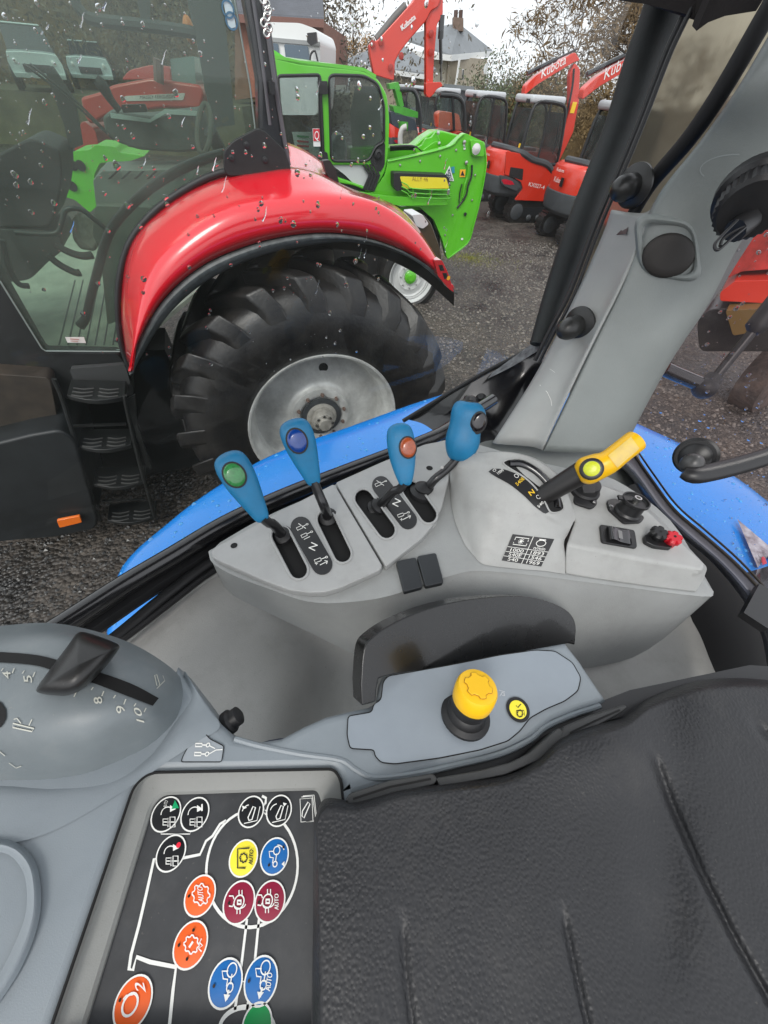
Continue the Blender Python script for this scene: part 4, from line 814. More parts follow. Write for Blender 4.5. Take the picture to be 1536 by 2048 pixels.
# slider lever
sd_ = thing('slider_lever', 'black paddle-shaped lever crossing the slot of the numbered dome', 'lever', pz(160, 1340, 2.23))
rs = [[(u, v, z) for u, v, z in r] for r in [
 [(104, 1352, 2.236), (72, 1378, 2.236), (75, 1386, 2.236), (130, 1392, 2.236)],
 [(128, 1320, 2.250), (96, 1352, 2.254), (140, 1372, 2.252), (168, 1378, 2.236)],
 [(142, 1292, 2.262), (128, 1318, 2.270), (178, 1340, 2.266), (196, 1352, 2.240)],
 [(156, 1264, 2.268), (165, 1272, 2.276), (210, 1296, 2.268), (226, 1312, 2.244)],
 [(165, 1264, 2.262), (192, 1268, 2.266), (240, 1286, 2.258), (236, 1296, 2.244)]]]
pdl = []
outl = cr2([(76, 1386), (74, 1374), (106, 1330), (140, 1284), (154, 1266), (172, 1264), (214, 1278), (238, 1289), (236, 1302), (206, 1340), (168, 1376), (138, 1391), (104, 1391)], 4, True)
c0 = (155, 1330)
for k, z in [(.82, 2.228), (.97, 2.236), (1.0, 2.246), (.97, 2.256), (.85, 2.263), (.6, 2.268), (.3, 2.270), (.02, 2.271)]:
    pdl.append([pz(c0[0]+(u-c0[0])*k, c0[1]+(v-c0[1])*k, z) for u, v in outl])
ob('lever_paddle', [loft(pdl)], mat('paddle_black', (.013, .013, .013), .36, bump=.2, bscale=1000, dist=.0003, var=.25, vscale=40, dust=.08), sd_, sub=1)

# ================= cushion =================
cu = thing('seat_cushion', 'large black leather-grained cushion with pressed grooves at the lower right', 'cushion', pz(1100, 1800, 2.1))
LE = mat('cushion_vinyl', (.020, .0205, .0225), .44, bump=.7, bscale=470, btype='cell', dist=.0007, spec=.4, var=.15, vscale=12, dust=.06)
for q_ in []:
    if q_.type == 'BUMP':
        z_ = q_.inputs['Height'].links[0].from_node; r_ = LE.node_tree.nodes.new('ShaderNodeMapRange'); r_.interpolation_type = 'SMOOTHSTEP'; r_.inputs['From Max'].default_value = .28; r_.inputs['To Max'].default_value = .28
        LE.node_tree.links.new(z_.outputs[0], r_.inputs['Value']); LE.node_tree.links.new(r_.outputs[0], q_.inputs['Height'])
nt_ = LE.node_tree
co_t = [(628, 1640), (650, 1598), (715, 1600), (800, 1575), (900, 1560), (1010, 1545), (1075, 1515), (1120, 1475), (1180, 1450), (1250, 1430), (1300, 1395), (1380, 1365), (1450, 1356), (1536, 1360), (1640, 1380)]
CZ = 2.195
def pgroove(u, v, pts, w, d):
    best = 1e9; L_ = sum((V(b)-V(a)).length for a, b in zip(pts, pts[1:])); s = 0; at = 0; p = V((u, v))
    for a, b in zip(pts, pts[1:]):
        a, b = V(a), V(b); l = (b-a).length; t = max(0, min(1, (p-a).dot(b-a)/(l*l))); q = (p-(a+(b-a)*t)).length
        if q < best: best = q; at = s+t*l
        s += l
    e = min(1, (at+8)/50, (L_-at+8)/90)
    return -d*math.exp(-(best/w)**2)*e
def cush_z(u, v):
    z = CZ
    def groove(a, b, w, d):
        a, b, p = V(a), V(b), V((u, v)); t = max(0, min(1, (p-a).dot(b-a)/(b-a).length_squared)); q = (p-(a+(b-a)*t)).length
        tt = min(1, min(t, 1-t)*8+.0); return -d*math.exp(-(q/w)**2)*max(0, min(1, tt+.15))
    z += pgroove(u, v, [(1300, 1490), (1340, 1600), (1400, 1740), (1470, 1880), (1560, 2040), (1640, 2180)], 10, .0048)+pgroove(u, v, [(1500, 1430), (1560, 1500), (1640, 1600)], 11, .004)+pgroove(u, v, [(802, 1830), (812, 1960), (836, 2140)], 9, .0028)+pgroove(u, v, [(1122, 1812), (1150, 1940), (1196, 2140)], 9, .0032)
    z += .010*math.exp(-(((u-1230)/140)**2+((v-1500)/90)**2))+.004*math.exp(-((u-700)/120)**2)
    z -= .006*math.exp(-(((u-1330)/60)**2)) * (1 if v < 1800 else math.exp(-((v-1800)/150)**2))
    return z
NU, NV = 330, 280
top = [V((p[0], p[1])) for p in cr2(co_t, 12)]
def topat(s):
    k = s*(len(top)-1); i = min(int(k), len(top)-2); return top[i].lerp(top[i+1], k-i)
vs, fs = [], []
for j in range(NV+1):
    t = (j/NV)**1.3
    for i in range(NU+1):
        s = i/NU; p = topat(s); bu = 622+ (1660-622)*s; v0 = p.y; u_ = p.x*(1-t)+bu*t; v_ = v0*(1-t)+2120*t
        e = min(1, t*(2120-v0)/26, s*40*.9+.0 if s < .03 else 1); e = max(0, e); dz = -.030*(1-math.sqrt(max(0, 1-(1-e)**2)))
        vs.append(pz(u_, v_, cush_z(u_, v_)+dz))
for j in range(NV):
    for i in range(NU): a = j*(NU+1)+i; fs.append((a, a+1, a+NU+2, a+NU+1))
bd = [j*(NU+1) for j in range(NV, 0, -1)]+[i for i in range(NU+1)]
k0 = len(vs)
for b in bd: vs.append(vs[b]-V((0, 0, .045)))
for i in range(len(bd)-1): fs.append((bd[i], bd[i+1], k0+i+1, k0+i))
cobj = ob('cushion_cover', [fc((vs, fs))], LE, cu, angle=180)
# bracket flanges along its edge
FL = mat('flange_plastic', (.035, .036, .036), .45, bump=.4, bscale=900, dist=.0003, var=.15, vscale=40)
f1 = [(690, 1600), (700, 1586), (780, 1560), (866, 1546), (876, 1558), (868, 1570), (780, 1592), (700, 1612)]
f2 = [(872, 1556), (960, 1540), (1020, 1525), (1060, 1505), (1100, 1470), (1118, 1455), (1126, 1462), (1124, 1478), (1080, 1520), (1010, 1550), (880, 1575)]
f3 = [(1118, 1476), (1128, 1452), (1180, 1430), (1250, 1408), (1256, 1416), (1240, 1428), (1180, 1462), (1128, 1486)]
f4 = [(1244, 1412), (1260, 1396), (1310, 1398), (1300, 1418), (1260, 1430)]
for f in (f1, f2, f3): ob('cushion_bracket', [prism([HZ(2.186).at(u, v) for u, v in rnd(f, 5)], (0, 0, -.03))], FL, cu, bevel=.0015)
ob('bracket_groove', [ribbon(HZ(2.1865), [(706, 1598), (780, 1574), (862, 1558)], .0014, .0002), ribbon(HZ(2.1865), [(1140, 1466), (1190, 1442), (1240, 1420)], .0014, .0002)], K_void, cu)

# ================= rear strut and wiper =================
gs = thing('gas_strut', 'black gas strut with ball joint outside the rear window at the right edge', 'strut', PT(1410, 770, .9))
ob('strut_arm', [tube([PT(1330, 738, .92), PT(1352, 748, .92), PT(1400, 768, .92)], .0165, 16)], K_gloss, gs)
ob('ball_joint', [sphere(PT(1410, 776, .92), .026, 16, 10, (1.1, 1, 1)), tube([PT(1410, 776, .92), PT(1432, 752, .91)], [.024, .018], 14)], K_rub, gs)
ob('strut_rod', [tube([PT(1428, 758, .91), PT(1512, 655, .86)], .0105, 14)], K_pl, gs)
ob('strut_cylinder', [tube([PT(1506, 668, .862), PT(1512, 655, .86), PT(1600, 545, .82)], [.010, .022, .022], 18)], K_rub, gs)
wp = thing('rear_wiper', 'black wiper arm on a round pivot in front of the rear window', 'wiper', PT(1390, 912, .62))
ob('pivot', [lathe(PT(1392, 912, .66), (PT(1380, 925, .60)-PT(1392, 912, .66)), [(.030, 0), (.033, .004), (.033, .010), (.029, .012), (.029, .018), (.024, .018), (.020, .022), (0, .024)], 30)], K_pl, wp)
ob('pivot_cap', [sphere(PT(1384, 928, .60), .017, 16, 10)], mat('cap_grey', (.05, .05, .05), .35), wp)
ob('wiper_arm', [tube([PT(*p) for p in [(1366, 944, .595), (1385, 950, .59), (1420, 945, .59), (1480, 930, .59), (1560, 905, .59), (1640, 880, .59)]], [.011, .0155, .016, .0155, .015, .015], 16, 3, flat=.8)], K_pl, wp)
# torn warning film on the fender glass
wf = On(bpy.data.objects['rear_fender'])
wsq = [(1468, 1043), (1540, 1110), (1560, 1200), (1512, 1160)]
ob('warning_film', [quadsurf(wf, [(1468, 1043), (1540, 1105), (1548, 1230), (1508, 1140)], 5, .012)], mat('film_white', (.55, .56, .6), .4, col2=(.12, .08, .10), vscale=34), own)
ob('film_print', [text('!', wf, (1530, 1190), (1538, 1188), (1512, 1120), .014, .002)], mat('film_red', (.6, .02, .05), .4), own)
# ================= ground =================
def gravel_mat():
    m = bpy.data.materials.new('gravel'); m.use_nodes = True; n = m.node_tree; b = n.nodes['Principled BSDF']; N = n.nodes.new; K = n.links.new
    t = N('ShaderNodeTexCoord')
    v1 = N('ShaderNodeTexVoronoi'); v1.inputs['Scale'].default_value = 34; K(t.outputs['Object'], v1.inputs['Vector'])
    n1 = N('ShaderNodeTexNoise'); n1.inputs['Scale'].default_value = .9; n1.inputs['Detail'].default_value = 9; n1.inputs['Roughness'].default_value = .7; K(t.outputs['Object'], n1.inputs['Vector'])
    r = N('ShaderNodeValToRGB'); e = r.color_ramp.elements; e[0].position = .34; e[0].color = (.010, .009, .0085, 1); e[1].position = .70; e[1].color = (.105, .086, .07, 1); K(n1.outputs[0], r.inputs[0])
    r2 = N('ShaderNodeMapRange'); r2.inputs['To Min'].default_value = .45; r2.inputs['To Max'].default_value = 1.6
    sp = N('ShaderNodeSeparateColor'); K(v1.outputs['Color'], sp.inputs[0]); K(sp.outputs[0], r2.inputs['Value'])
    mu = N('ShaderNodeVectorMath'); mu.operation = 'SCALE'; K(r.outputs[0], mu.inputs[0]); K(r2.outputs[0], mu.inputs['Scale']); K(mu.outputs[0], b.inputs['Base Color'])
    rr = N('ShaderNodeMapRange'); rr.inputs['From Min'].default_value = .35; rr.inputs['From Max'].default_value = .6; rr.inputs['To Min'].default_value = .16; rr.inputs['To Max'].default_value = .8; K(n1.outputs[0], rr.inputs['Value']); K(rr.outputs[0], b.inputs['Roughness'])
    bp = N('ShaderNodeBump'); bp.inputs['Distance'].default_value = .02; bp.inputs['Strength'].default_value = 1; bp.invert = True; K(v1.outputs['Distance'], bp.inputs['Height'])
    n2 = N('ShaderNodeTexNoise'); n2.inputs['Scale'].default_value = 9; n2.inputs['Detail'].default_value = 6; K(t.outputs['Object'], n2.inputs['Vector'])
    b2 = N('ShaderNodeBump'); b2.inputs['Distance'].default_value = .05; b2.inputs['Strength'].default_value = .7; K(n2.outputs[0], b2.inputs['Height']); K(b2.outputs[0], bp.inputs['Normal']); K(bp.outputs[0], b.inputs['Normal'])
    return m
GM = gravel_mat()
g = ob('ground', [([V((-300, -150, 0)), V((300, -150, 0)), V((300, 400, 0)), V((-300, 400, 0))], [(0, 1, 2, 3)])], GM, smooth=False, kind='structure'); g['label'] = 'dark wet gravel yard'
def stones(n, x0, x1, y0, y1, s0, s1, rs):
    rg_ = np.random.RandomState(rs); base = np.array([(1, 0, 0), (0, 1, 0), (-1, 0, 0), (0, -1, 0), (0, 0, 1)], float); fc_ = [(0, 1, 4), (1, 2, 4), (2, 3, 4), (3, 0, 4)]
    vs, fs = [], []
    for i in range(n):
        y = y0+(y1-y0)*rg_.rand()**1.3; x = x0+(x1-x0)*rg_.rand(); s = s0+(s1-s0)*rg_.rand()**2.5; a = rg_.rand()*6.3; c, q = cos(a), sin(a)
        P = base*(1+.5*(rg_.rand(5, 3)-.5))*s; P[:, 2] *= .75; k = len(vs)
        for p in P: vs.append((x+p[0]*c-p[1]*q, y+p[0]*q+p[1]*c, max(p[2], -.004)+0.001))
        fs += [tuple(j+k for j in f) for f in fc_]
    return vs, fs
STN = mat('stone_chips', (.04, .036, .032), .4, col2=(.21, .18, .15), vscale=22)
ob('gravel_stones', [stones(26000, -1.5, 7.5, 2.2, 12, .008, .034, 3), stones(7000, 1.0, 6.5, .3, 3.5, .006, .028, 5)], STN, smooth=False, kind='stuff', label='loose dark stone chips on the yard')
ob('gravel_stones', [stones(5000, -3.5, .2, .4, 2.5, .006, .02, 6)], mat('shaded_chips', (.018, .018, .018), .3, col2=(.10, .095, .09), vscale=22), smooth=False, kind='stuff', label='stone chips between the two tractors, coloured darker for the shade there')  # shade between the tractors is put into the colour of these chips
ob('mud_patches', [stones(900, 0, 4.5, 3, 9, .004, .012, 9)], mat('leaf_litter', (.12, .07, .03), .8), smooth=False, kind='stuff', label='small brown leaf scraps on the gravel')
# short yellowish grass by the green machine
gv, gf = [], []
gc = pz(938, 517, 0)
for i in range(1800):
    a, r_ = random.random()*6.3, random.gauss(0, .34); x, y = gc.x+r_*cos(a)*1.5, gc.y+r_*sin(a)*1.1; h = .02+.03*random.random(); w = .004; q = random.random()*3; k = len(gv)
    gv += [V((x-w*cos(q), y-w*sin(q), 0)), V((x+w*cos(q), y+w*sin(q), 0)), V((x+random.gauss(0, .015), y+random.gauss(0, .015), h))]; gf.append((k, k+1, k+2))
ob('grass_patch', [(gv, gf)], mat('yellow_grass', (.16, .20, .03), .8, col2=(.32, .28, .07), vscale=3), smooth=False, kind='stuff', label='thin yellow-green grass on the gravel')

# ================= foliage and trees =================
def leaves(n, c, s, l, rs, ground=None):
    r_ = np.random.RandomState(rs); vs, fs = [], []
    cl = r_.randn(max(4, n//120), 3)*.42
    for i in range(n):
        q = cl[r_.randint(len(cl))]+r_.randn(3)*.17
        p = V((c[0]+q[0]*s[0], c[1]+q[1]*s[1], c[2]+q[2]*s[2]))
        if p.z < .05: p.z = .05+r_.rand()*.5
        a = V(r_.randn(3)).normalized(); b = a.cross(V(r_.randn(3))).normalized(); k = len(vs); L_ = l*(.5+r_.rand())
        vs += [p-a*L_, p+b*L_*.4, p+a*L_, p-b*L_*.4]; fs.append((k, k+1, k+2, k+3))
    return vs, fs
def twigs(o, d, r, L_, depth, rs, vs, wob=.35, up=.05, split=3, seg=4):
    """trunk and limbs as tapered tubes, collected in vs; returns twig ends"""
    ends = []
    pts = [V(o)]; dd = V(d).normalized()
    for i in range(seg):
        dd = (dd+V((rs.gauss(0, wob), rs.gauss(0, wob), rs.gauss(0, wob)+up))*.5).normalized(); pts.append(pts[-1]+dd*L_/seg)
    r1 = r*.62; vs.append(tube(pts, [r+(r1-r)*i/seg for i in range(seg+1)], 6 if r > .04 else 3))
    if depth == 0: return [pts[-1]]
    for k in range(split):
        ax = V((rs.gauss(0, 1), rs.gauss(0, 1), rs.gauss(0, 1))).normalized(); nd = (dd+ax*.75+V((0, 0, up))).normalized()
        base = pts[rs.choice([-1, -1, -2, -3])]
        ends += twigs(base, nd, r1*.72, L_*rs.uniform(.62, .85), depth-1, rs, vs, wob, up, split, seg)
    return ends
def fine(ends, n, l, rs, droop=.3):
    vs, fs = [], []
    for e in ends:
        for k in range(n):
            p = V(e)+V((rs.gauss(0, .25), rs.gauss(0, .25), rs.gauss(0, .25))); d = V((rs.gauss(0, 1), rs.gauss(0, 1), rs.gauss(0, .7)-droop)).normalized()*l*rs.uniform(.5, 1.3)
            m_ = p+d*.5+V((rs.gauss(0, .05), 0, rs.gauss(0, .05))); w = V((.0085, .006, .004)); j = len(vs)
            vs += [p-w, p+w, m_, p+d]; fs += [(j, j+1, j+2), (j+1, j+3, j+2)]
    return vs, fs
BARK = mat('bark', (.075, .055, .042), .85, var=.4, vscale=6, bump=.8, bscale=20, dist=.02)
TWIG = mat('twig_ochre', (.16, .105, .05), .8, var=.4, vscale=1.5)
IVY = mat('ivy_leaf', (.035, .06, .018), .6, col2=(.10, .12, .04), vscale=1.2)
BRN = mat('brown_leaf', (.11, .075, .035), .8, col2=(.20, .13, .05), vscale=1.2)
def at_y(u, v, Y): q = ray(u, v); return CP+q*(Y/q.y)
def tree(nm, lab, base_uv, Y, d, r, L_, depth, seed, twn=10, tl=.8, lf=None, group='bare trees beyond the yard', split=3, mt=TWIG):
    b = at_y(*base_uv, Y); b.z = 0; t = thing(nm, lab, 'tree', b, group=group); rs = random.Random(seed); vs = []
    e = twigs(b-V((0, 0, .2)), d, r, L_, depth, rs, vs, split=split)
    ob('trunk', vs[:1], BARK, t); ob('limbs', vs[1:], BARK, t, kind='stuff'); 
    ob('crown', [fine(e, twn, tl, rs)], mt, t, smooth=False, kind='stuff')
    if lf: ob('foliage', [leaves(lf[0], tuple(b+V(lf[1])), lf[2], lf[3], seed)], lf[4], t, smooth=False, kind='stuff')
    return t
tree('bare_tree', 'big spreading bare tree with ochre twigs behind the red excavators', (1215, 300), 33, (-.35, 0, 1), .30, 2.9, 6, 4, 4, .5)
tree('bare_tree', 'tall bare tree whose twigs reach the black window post', (1275, 300), 37, (-.3, 0, 1), .28, 3.1, 6, 11, 3, .5)
tree('bare_tree', 'thin bare tree right of the grey roofed house', (1085, 300), 41, (.0, 0, 1), .20, 2.9, 5, 21, 7, .5)
tree('ivy_tree', 'dark green ivy covered tree left of the spreading bare tree', (1040, 300), 29, (0, 0, 1), .2, 2.0, 3, 31, 6, .7, (16000, (0, 0, 2.2), (2.4, 1.6, 1.0), .055, IVY))
tree('small_tree', 'little orange leaved tree between the brick house and grey roofs', (712, 300), 46, (0, 0, 1), .15, 2.6, 4, 41, 7, .5, (3500, (0, 0, 3.9), (1.9, 1.2, 1.1), .07, mat('orange_leaf', (.40, .20, .05), .8, col2=(.5, .32, .08), vscale=1)))
def hedge(lab, x, y, s, n, m, seed, l=.06, nm='hedge'):
    vs, fs = leaves(int(n*2.2), (x, y, s[2]*.9), s, l, seed); core = sphere((x, y, s[2]*.55), 1, 12, 8, (s[0]*.62, s[1]*.5, s[2]*.75))
    h = thing(nm, lab, 'hedge', (x, y, 0), group='hedges round the yard'); ob('foliage', [(vs, fs)], m, h, smooth=False, kind='stuff'); ob('hedge_core', [core], BRN, h)
p = at_y(985, 170, 27); hedge('green bushy hedge just above the middle excavator cabs', p.x, 27, (2.6, 1.2, 1.6), 9000, IVY, 51)
p = at_y(1090, 180, 27); hedge('brown green hedge behind the first excavator boom', p.x, 27, (3.2, 1.2, 1.9), 8000, BRN, 52)
p = at_y(1210, 180, 26); hedge('brown hedge next to the black window post', p.x, 26, (3.0, 1.2, 1.8), 7000, BRN, 53)
p = at_y(920, 170, 30); hedge('small dark hedge under the grey hipped roof', p.x, 30, (2, 1.0, 1.1), 4000, IVY, 54)
BANK = mat('bank_brown', (.085, .075, .05), .9, col2=(.17, .14, .095), vscale=2.5)
for i, (x, y, sx, sz, lab) in enumerate([(-9, 30, 6, 4.5, 'tall brown hedge bank seen through the red tractor cab'), (-19, 29, 7, 5, 'tall brown hedge bank behind the pale cars'), (-30, 27, 7, 5.5, 'tall brown hedge bank at the far left'), (-13, 36, 12, 9, 'highest brown tree belt behind the hedge bank')]):
    hedge(lab, x, y, (sx, 2, sz), 11000, BANK, 60+i, .1)
rt = thing('tree_belt', 'dim wooded belt seen through the wet quarter window', 'trees', (22, 26, 0)); rt['group'] = 'hedges round the yard'
ob('foliage', [leaves(30000, (20, 24, 2.6), (9, 3, 2.6), .09, 71), leaves(14000, (30, 14, 2), (7, 5, 2), .09, 72)], BANK, rt, smooth=False, kind='stuff')

# ================= buildings =================
SLATE = mat('slate', (.075, .08, .095), .55, var=.25, vscale=1.5); ROOFG = mat('grey_tiles', (.20, .215, .23), .6, var=.15, vscale=1.2)
for m_, sc_ in ((SLATE, 3.2), (ROOFG, 2.6)):
    n = m_.node_tree; b = n.nodes['Principled BSDF']; br = n.nodes.new('ShaderNodeTexBrick'); br.inputs['Scale'].default_value = sc_; br.inputs['Mortar Size'].default_value = .03; br.inputs['Row Height'].default_value = .18
    mp = n.nodes.new('ShaderNodeMapping'); mp.inputs['Rotation'].default_value = (R(90), 0, 0); tcx = n.nodes.new('ShaderNodeTexCoord'); n.links.new(tcx.outputs['Object'], mp.inputs[0]); n.links.new(mp.outputs[0], br.inputs[0])
    bp = n.nodes.new('ShaderNodeBump'); bp.inputs['Strength'].default_value = .8; bp.inputs['Distance'].default_value = .04; bp.invert = True; n.links.new(br.outputs['Fac'], bp.inputs['Height']); n.links.new(bp.outputs[0], b.inputs['Normal'])
BRICK = mat('brick_red', (.23, .095, .06), .8, var=.25, vscale=5); HARL = mat('harling', (.42, .36, .27), .85, var=.12, vscale=3, bump=.6, bscale=30, dist=.01); CREAM = mat('cream_render', (.62, .58, .48), .8, var=.08, vscale=2)
WHITE = mat('white_paint', (.78, .79, .78), .35); WGL = mat('dark_window', (.02, .025, .03), .08, coat=1)
def face(pts): return ([V(p) for p in pts], [tuple(range(len(pts)))])
def wallbox(name, pxl, Y0, Y1, m, parent):   # wall traced on the plane y=Y0, built back to Y1
    a = [at_y(u, v, Y0) for u, v in pxl]; return ob(name, [prism(a, (0, Y1-Y0, 0))], m, parent, smooth=False)
hb = thing('brick_house', 'red brick house with dark slate roof at the top centre-left', 'house', (-4, 24, 0))
wallbox('wall', [(470, 40), (646, 42), (652, 175), (470, 200)], 24, 32, BRICK, hb)
ob('roof', [prism([at_y(460, 32, 23.6), at_y(648, 44, 23.6), at_y(640, -60, 28), at_y(470, -60, 28)], (0, .1, .12))], SLATE, hb, smooth=False)
ob('eaves_board', [bar(at_y(462, 36, 23.55), at_y(648, 47, 23.55), .06, .2)], mat('eaves_brown', (.18, .08, .06), .6), hb)
wallbox('extension', [(640, 82), (668, 100), (672, 180), (642, 180)], 27, 31, CREAM, hb)
ob('extension_roof', [prism([at_y(640, 88, 26.8), at_y(674, 106, 26.8), at_y(648, 82, 30)], (0, 0, .08))], mat('orange_tiles', (.35, .16, .09), .8), hb, smooth=False)
hg = thing('grey_roofed_house', 'cream walled house with hipped grey roof and tall chimney', 'house', (8, 44, 0))
wallbox('wall', [(806, 100), (900, 112), (895, 190), (790, 190)], 46, 54, CREAM, hg)
a_ = [at_y(898, 113, 45.8), at_y(975, 118, 52), at_y(968, 200, 52), at_y(890, 190, 45.8)]
ob('side_wall', [prism(a_, (-.3, 1, 0))], HARL, hg, smooth=False)
ob('roof', [prism([at_y(800, 78, 45), at_y(902, 114, 45), at_y(918, 52, 50), at_y(895, 54, 50)], (0, .05, .12))], ROOFG, hg, smooth=False)
ob('roof', [prism([at_y(902, 114, 45), at_y(984, 104, 55), at_y(918, 52, 50)], (0, .05, .12))], ROOFG, hg, smooth=False)
ob('fascia', [bar(at_y(800, 105, 44.9), at_y(902, 116, 44.9), .1, .3), bar(at_y(902, 116, 44.9), at_y(984, 107, 55), .1, .3)], WHITE, hg)
ch = ob('chimney', [prism([at_y(906, 62, 49), at_y(927, 62, 49), at_y(927, 36, 49), at_y(906, 34, 49)], (0, 1, 0))], mat('chimney_brick', (.20, .14, .11), .85, var=.2, vscale=3), hg, smooth=False)
for u in (911, 921): ob('chimney_pot', [tube([at_y(u, 38, 49.5), at_y(u+1, 20, 49.5)], .16, 8)], mat('pot_clay', (.10, .06, .05), .8), ch)
ob('downpipe', [tube([at_y(919, 118, 45), at_y(913, 160, 45), at_y(910, 175, 45)], .09, 6)], WHITE, hg)
w = ob('window', [bar(at_y(925, 138, 46.5), at_y(925, 160, 46.5), .8, .1)], WHITE, hg); ob('pane', [bar(at_y(926, 140, 46.3), at_y(925, 158, 46.3), .6, .1)], WGL, w)
hl = thing('low_house', 'lower grey slated house with gable just behind the red boom', 'house', (4, 36, 0))
wallbox('wall', [(700, 150), (848, 140), (858, 150), (856, 215), (700, 215)], 37, 44, HARL, hl)
ob('roof', [prism([at_y(682, 128, 36.6), at_y(850, 152, 36.6), at_y(805, 95, 41), at_y(750, 100, 41)], (0, .05, .12))], ROOFG, hl, smooth=False)
ob('roof', [prism([at_y(850, 152, 36.6), at_y(872, 142, 43), at_y(805, 95, 41)], (0, .05, .12))], ROOFG, hl, smooth=False)
ob('fascia', [bar(at_y(682, 130, 36.5), at_y(850, 154, 36.5), .08, .2)], WHITE, hl)
for u, v in [(745, 170), (860, 165)]:
    w = ob('window', [bar(at_y(u, v, 36.9), at_y(u, v+18, 36.9), .9, .1)], WHITE, hl); ob('pane', [bar(at_y(u, v+2, 36.7), at_y(u, v+16, 36.7), .7, .1)], WGL, w)
# yard fence / container behind the excavators
cont = thing('dark_container', 'long dark grey flat-topped shed behind the excavator row', 'shed', (4, 24, 0))
wallbox('wall', [(890, 172), (945, 178), (945, 240), (890, 240)], 22, 25, mat('shed_grey', (.07, .08, .09), .5), cont); ob('roof', [bar(at_y(888, 172, 22), at_y(947, 178, 22), .3, .12)], mat('shed_trim', (.16, .18, .19), .4), cont)
# white lorry cab left of the brick house
lv = thing('white_vehicle', 'white high-roofed vehicle with dark side windows in front of the brick house', 'vehicle', (-2.5, 12, 0))
ov = [(520, 55), (536, 44), (600, 46), (632, 58), (640, 82), (640, 125), (635, 230), (520, 230)]
wallbox('body', rnd(ov, 8), 13, 15.5, WHITE, lv)
ob('roof_line', [bar(at_y(530, 78, 12.97), at_y(640, 88, 12.97), .03, .06)], mat('trim_grey', (.3, .31, .31), .5), lv)
for q in [[(536, 86), (556, 87), (560, 118), (540, 118)], [(568, 88), (616, 92), (620, 122), (572, 120)]]:
    ob('side_window', [prism([at_y(u, v, 12.96) for u, v in rnd(q, 4)], (0, .05, 0))], mat('lorry_glass', (.05, .09, .13), .05, coat=1), lv)
ob('mirror', [prism([at_y(u, v, 12.7) for u, v in [(614, 66), (632, 64), (634, 84), (622, 92), (614, 84)]], (0, .12, 0)), tube([at_y(620, 122, 12.7), at_y(622, 108, 12.7), at_y(630, 102, 12.7), at_y(636, 124, 12.7)], .02, 6, 3)], K_pl, lv)
# pale cars seen through the red tractor
def car(lab, u, v, s, rz, m, grp='pale cars by the hedge', pick=0):
    c = pz(u, v, .8); c.z = 0; t = thing('parked_car', lab, 'car', c, rz, grp)
    M = lambda x, y, z: c+rotz(rz) @ V((x*s, y*s, z*s))
    sec = [(-2.1, .35, .75), (-2.15, .5, 1.0), (-1.1, .5, 1.05), (-.55, .5, 1.0), (.2, .5, 1.0), (1.6, .5, .98), (2.1, .5, .9), (2.15, .35, .6)]
    rings = []
    for x, z0, z1 in sec: rings.append([M(x, y, z) for y, z in [(-.85, z0), (-.88, (z0+z1)/2), (-.8, z1), (-.4, z1+.03), (.4, z1+.03), (.8, z1), (.88, (z0+z1)/2), (.85, z0)]])
    b = ob('body', [loft(rings)], m, t, bevel=.04)
    top = [(-.95, 1.0, .78), (-.35, 1.48, .62), (.9, 1.52, .62), (1.55, 1.05, .75)] if not pick else [(-1.1, 1.0, .8), (-.6, 1.7, .7), (.6, 1.75, .7), (.75, 1.05, .78)]
    rr = [[M(x, -w, 1.0), M(x, -w*.97, z), M(x, w*.97, z), M(x, w, 1.0)] for x, z, w in top]; gl_ = ob('cabin_glass', [loft(rr)], WGL, t)
    ob('roof', [loft([[M(x, y, z+.01) for y in (-w, w)]+[M(x, y, z+.05) for y in (w, -w)] for x, z, w in [(top[1][0]-.02, top[1][1], .64), (top[2][0]+.05, top[2][1], .64)]])], m, t, bevel=.02)
    for x in (-1.35, 1.35):
        for y in (-.86, .86): ob('wheel', [lathe(M(x, y, .33), rotz(rz) @ V((0, 1, 0)), [(.33*s, -.1*s), (.33*s, .1*s), (.2*s, .1*s), (0, .1*s)], 16)], K_rub, t)
    for y in (-.62, .62): ob('headlight', [sphere(M(-2.1, y, .78), .12*s, 8, 6, (.4, 1.4, .7))], WHITE, t)
    ob('grille', [box(M(-2.14, 0, .62), (.06*s, .9*s, .2*s), rotz(rz))], K_pl, t)
PALE = mat('pale_car_paint', (.55, .62, .62), .3, coat=.6); SILV = mat('silver_car_paint', (.50, .58, .6), .3, coat=.6)
for lab, u, v, d_, rz, m, pk in [('pale van-like vehicle, left one seen through the tractor cab', 90, 150, 19, .9, PALE, 1), ('small silver car right of the pale van seen through the tractor cab', 190, 170, 20, 1.1, SILV, 0)]:
    pass
bankp = [(-70, 20.5), (-7, 22), (-6, 60), (-70, 60)]
bk_ = ob('grass_bank', [prism([V((x, y, 1.62)) for x, y in bankp], (0, 0, -1.7))], mat('bank_earth', (.06, .055, .035), .9, col2=(.13, .12, .07), vscale=1.5), smooth=False, kind='structure'); bk_['label'] = 'raised earth bank behind the tractors'
def car_at(lab, u, Yd, rz, m, pk):
    # reuse car() through an explicit ground point
    global pz; old = pz; pz = lambda a, b, c_: V((at_y(u, 150, Yd).x, Yd, 0)); car(lab, 0, 0, 1, rz, m, pick=pk); pz = old; [o for o in bpy.data.objects if o.get('label') == lab][0].location.z = 1.63
car_at('pale tall vehicle at the far left seen through the tractor cab', 82, 23.5, 2.16, PALE, 1)
car_at('small silver car right of the tall pale vehicle, seen through the tractor cab', 190, 28, 2.04, SILV, 0)
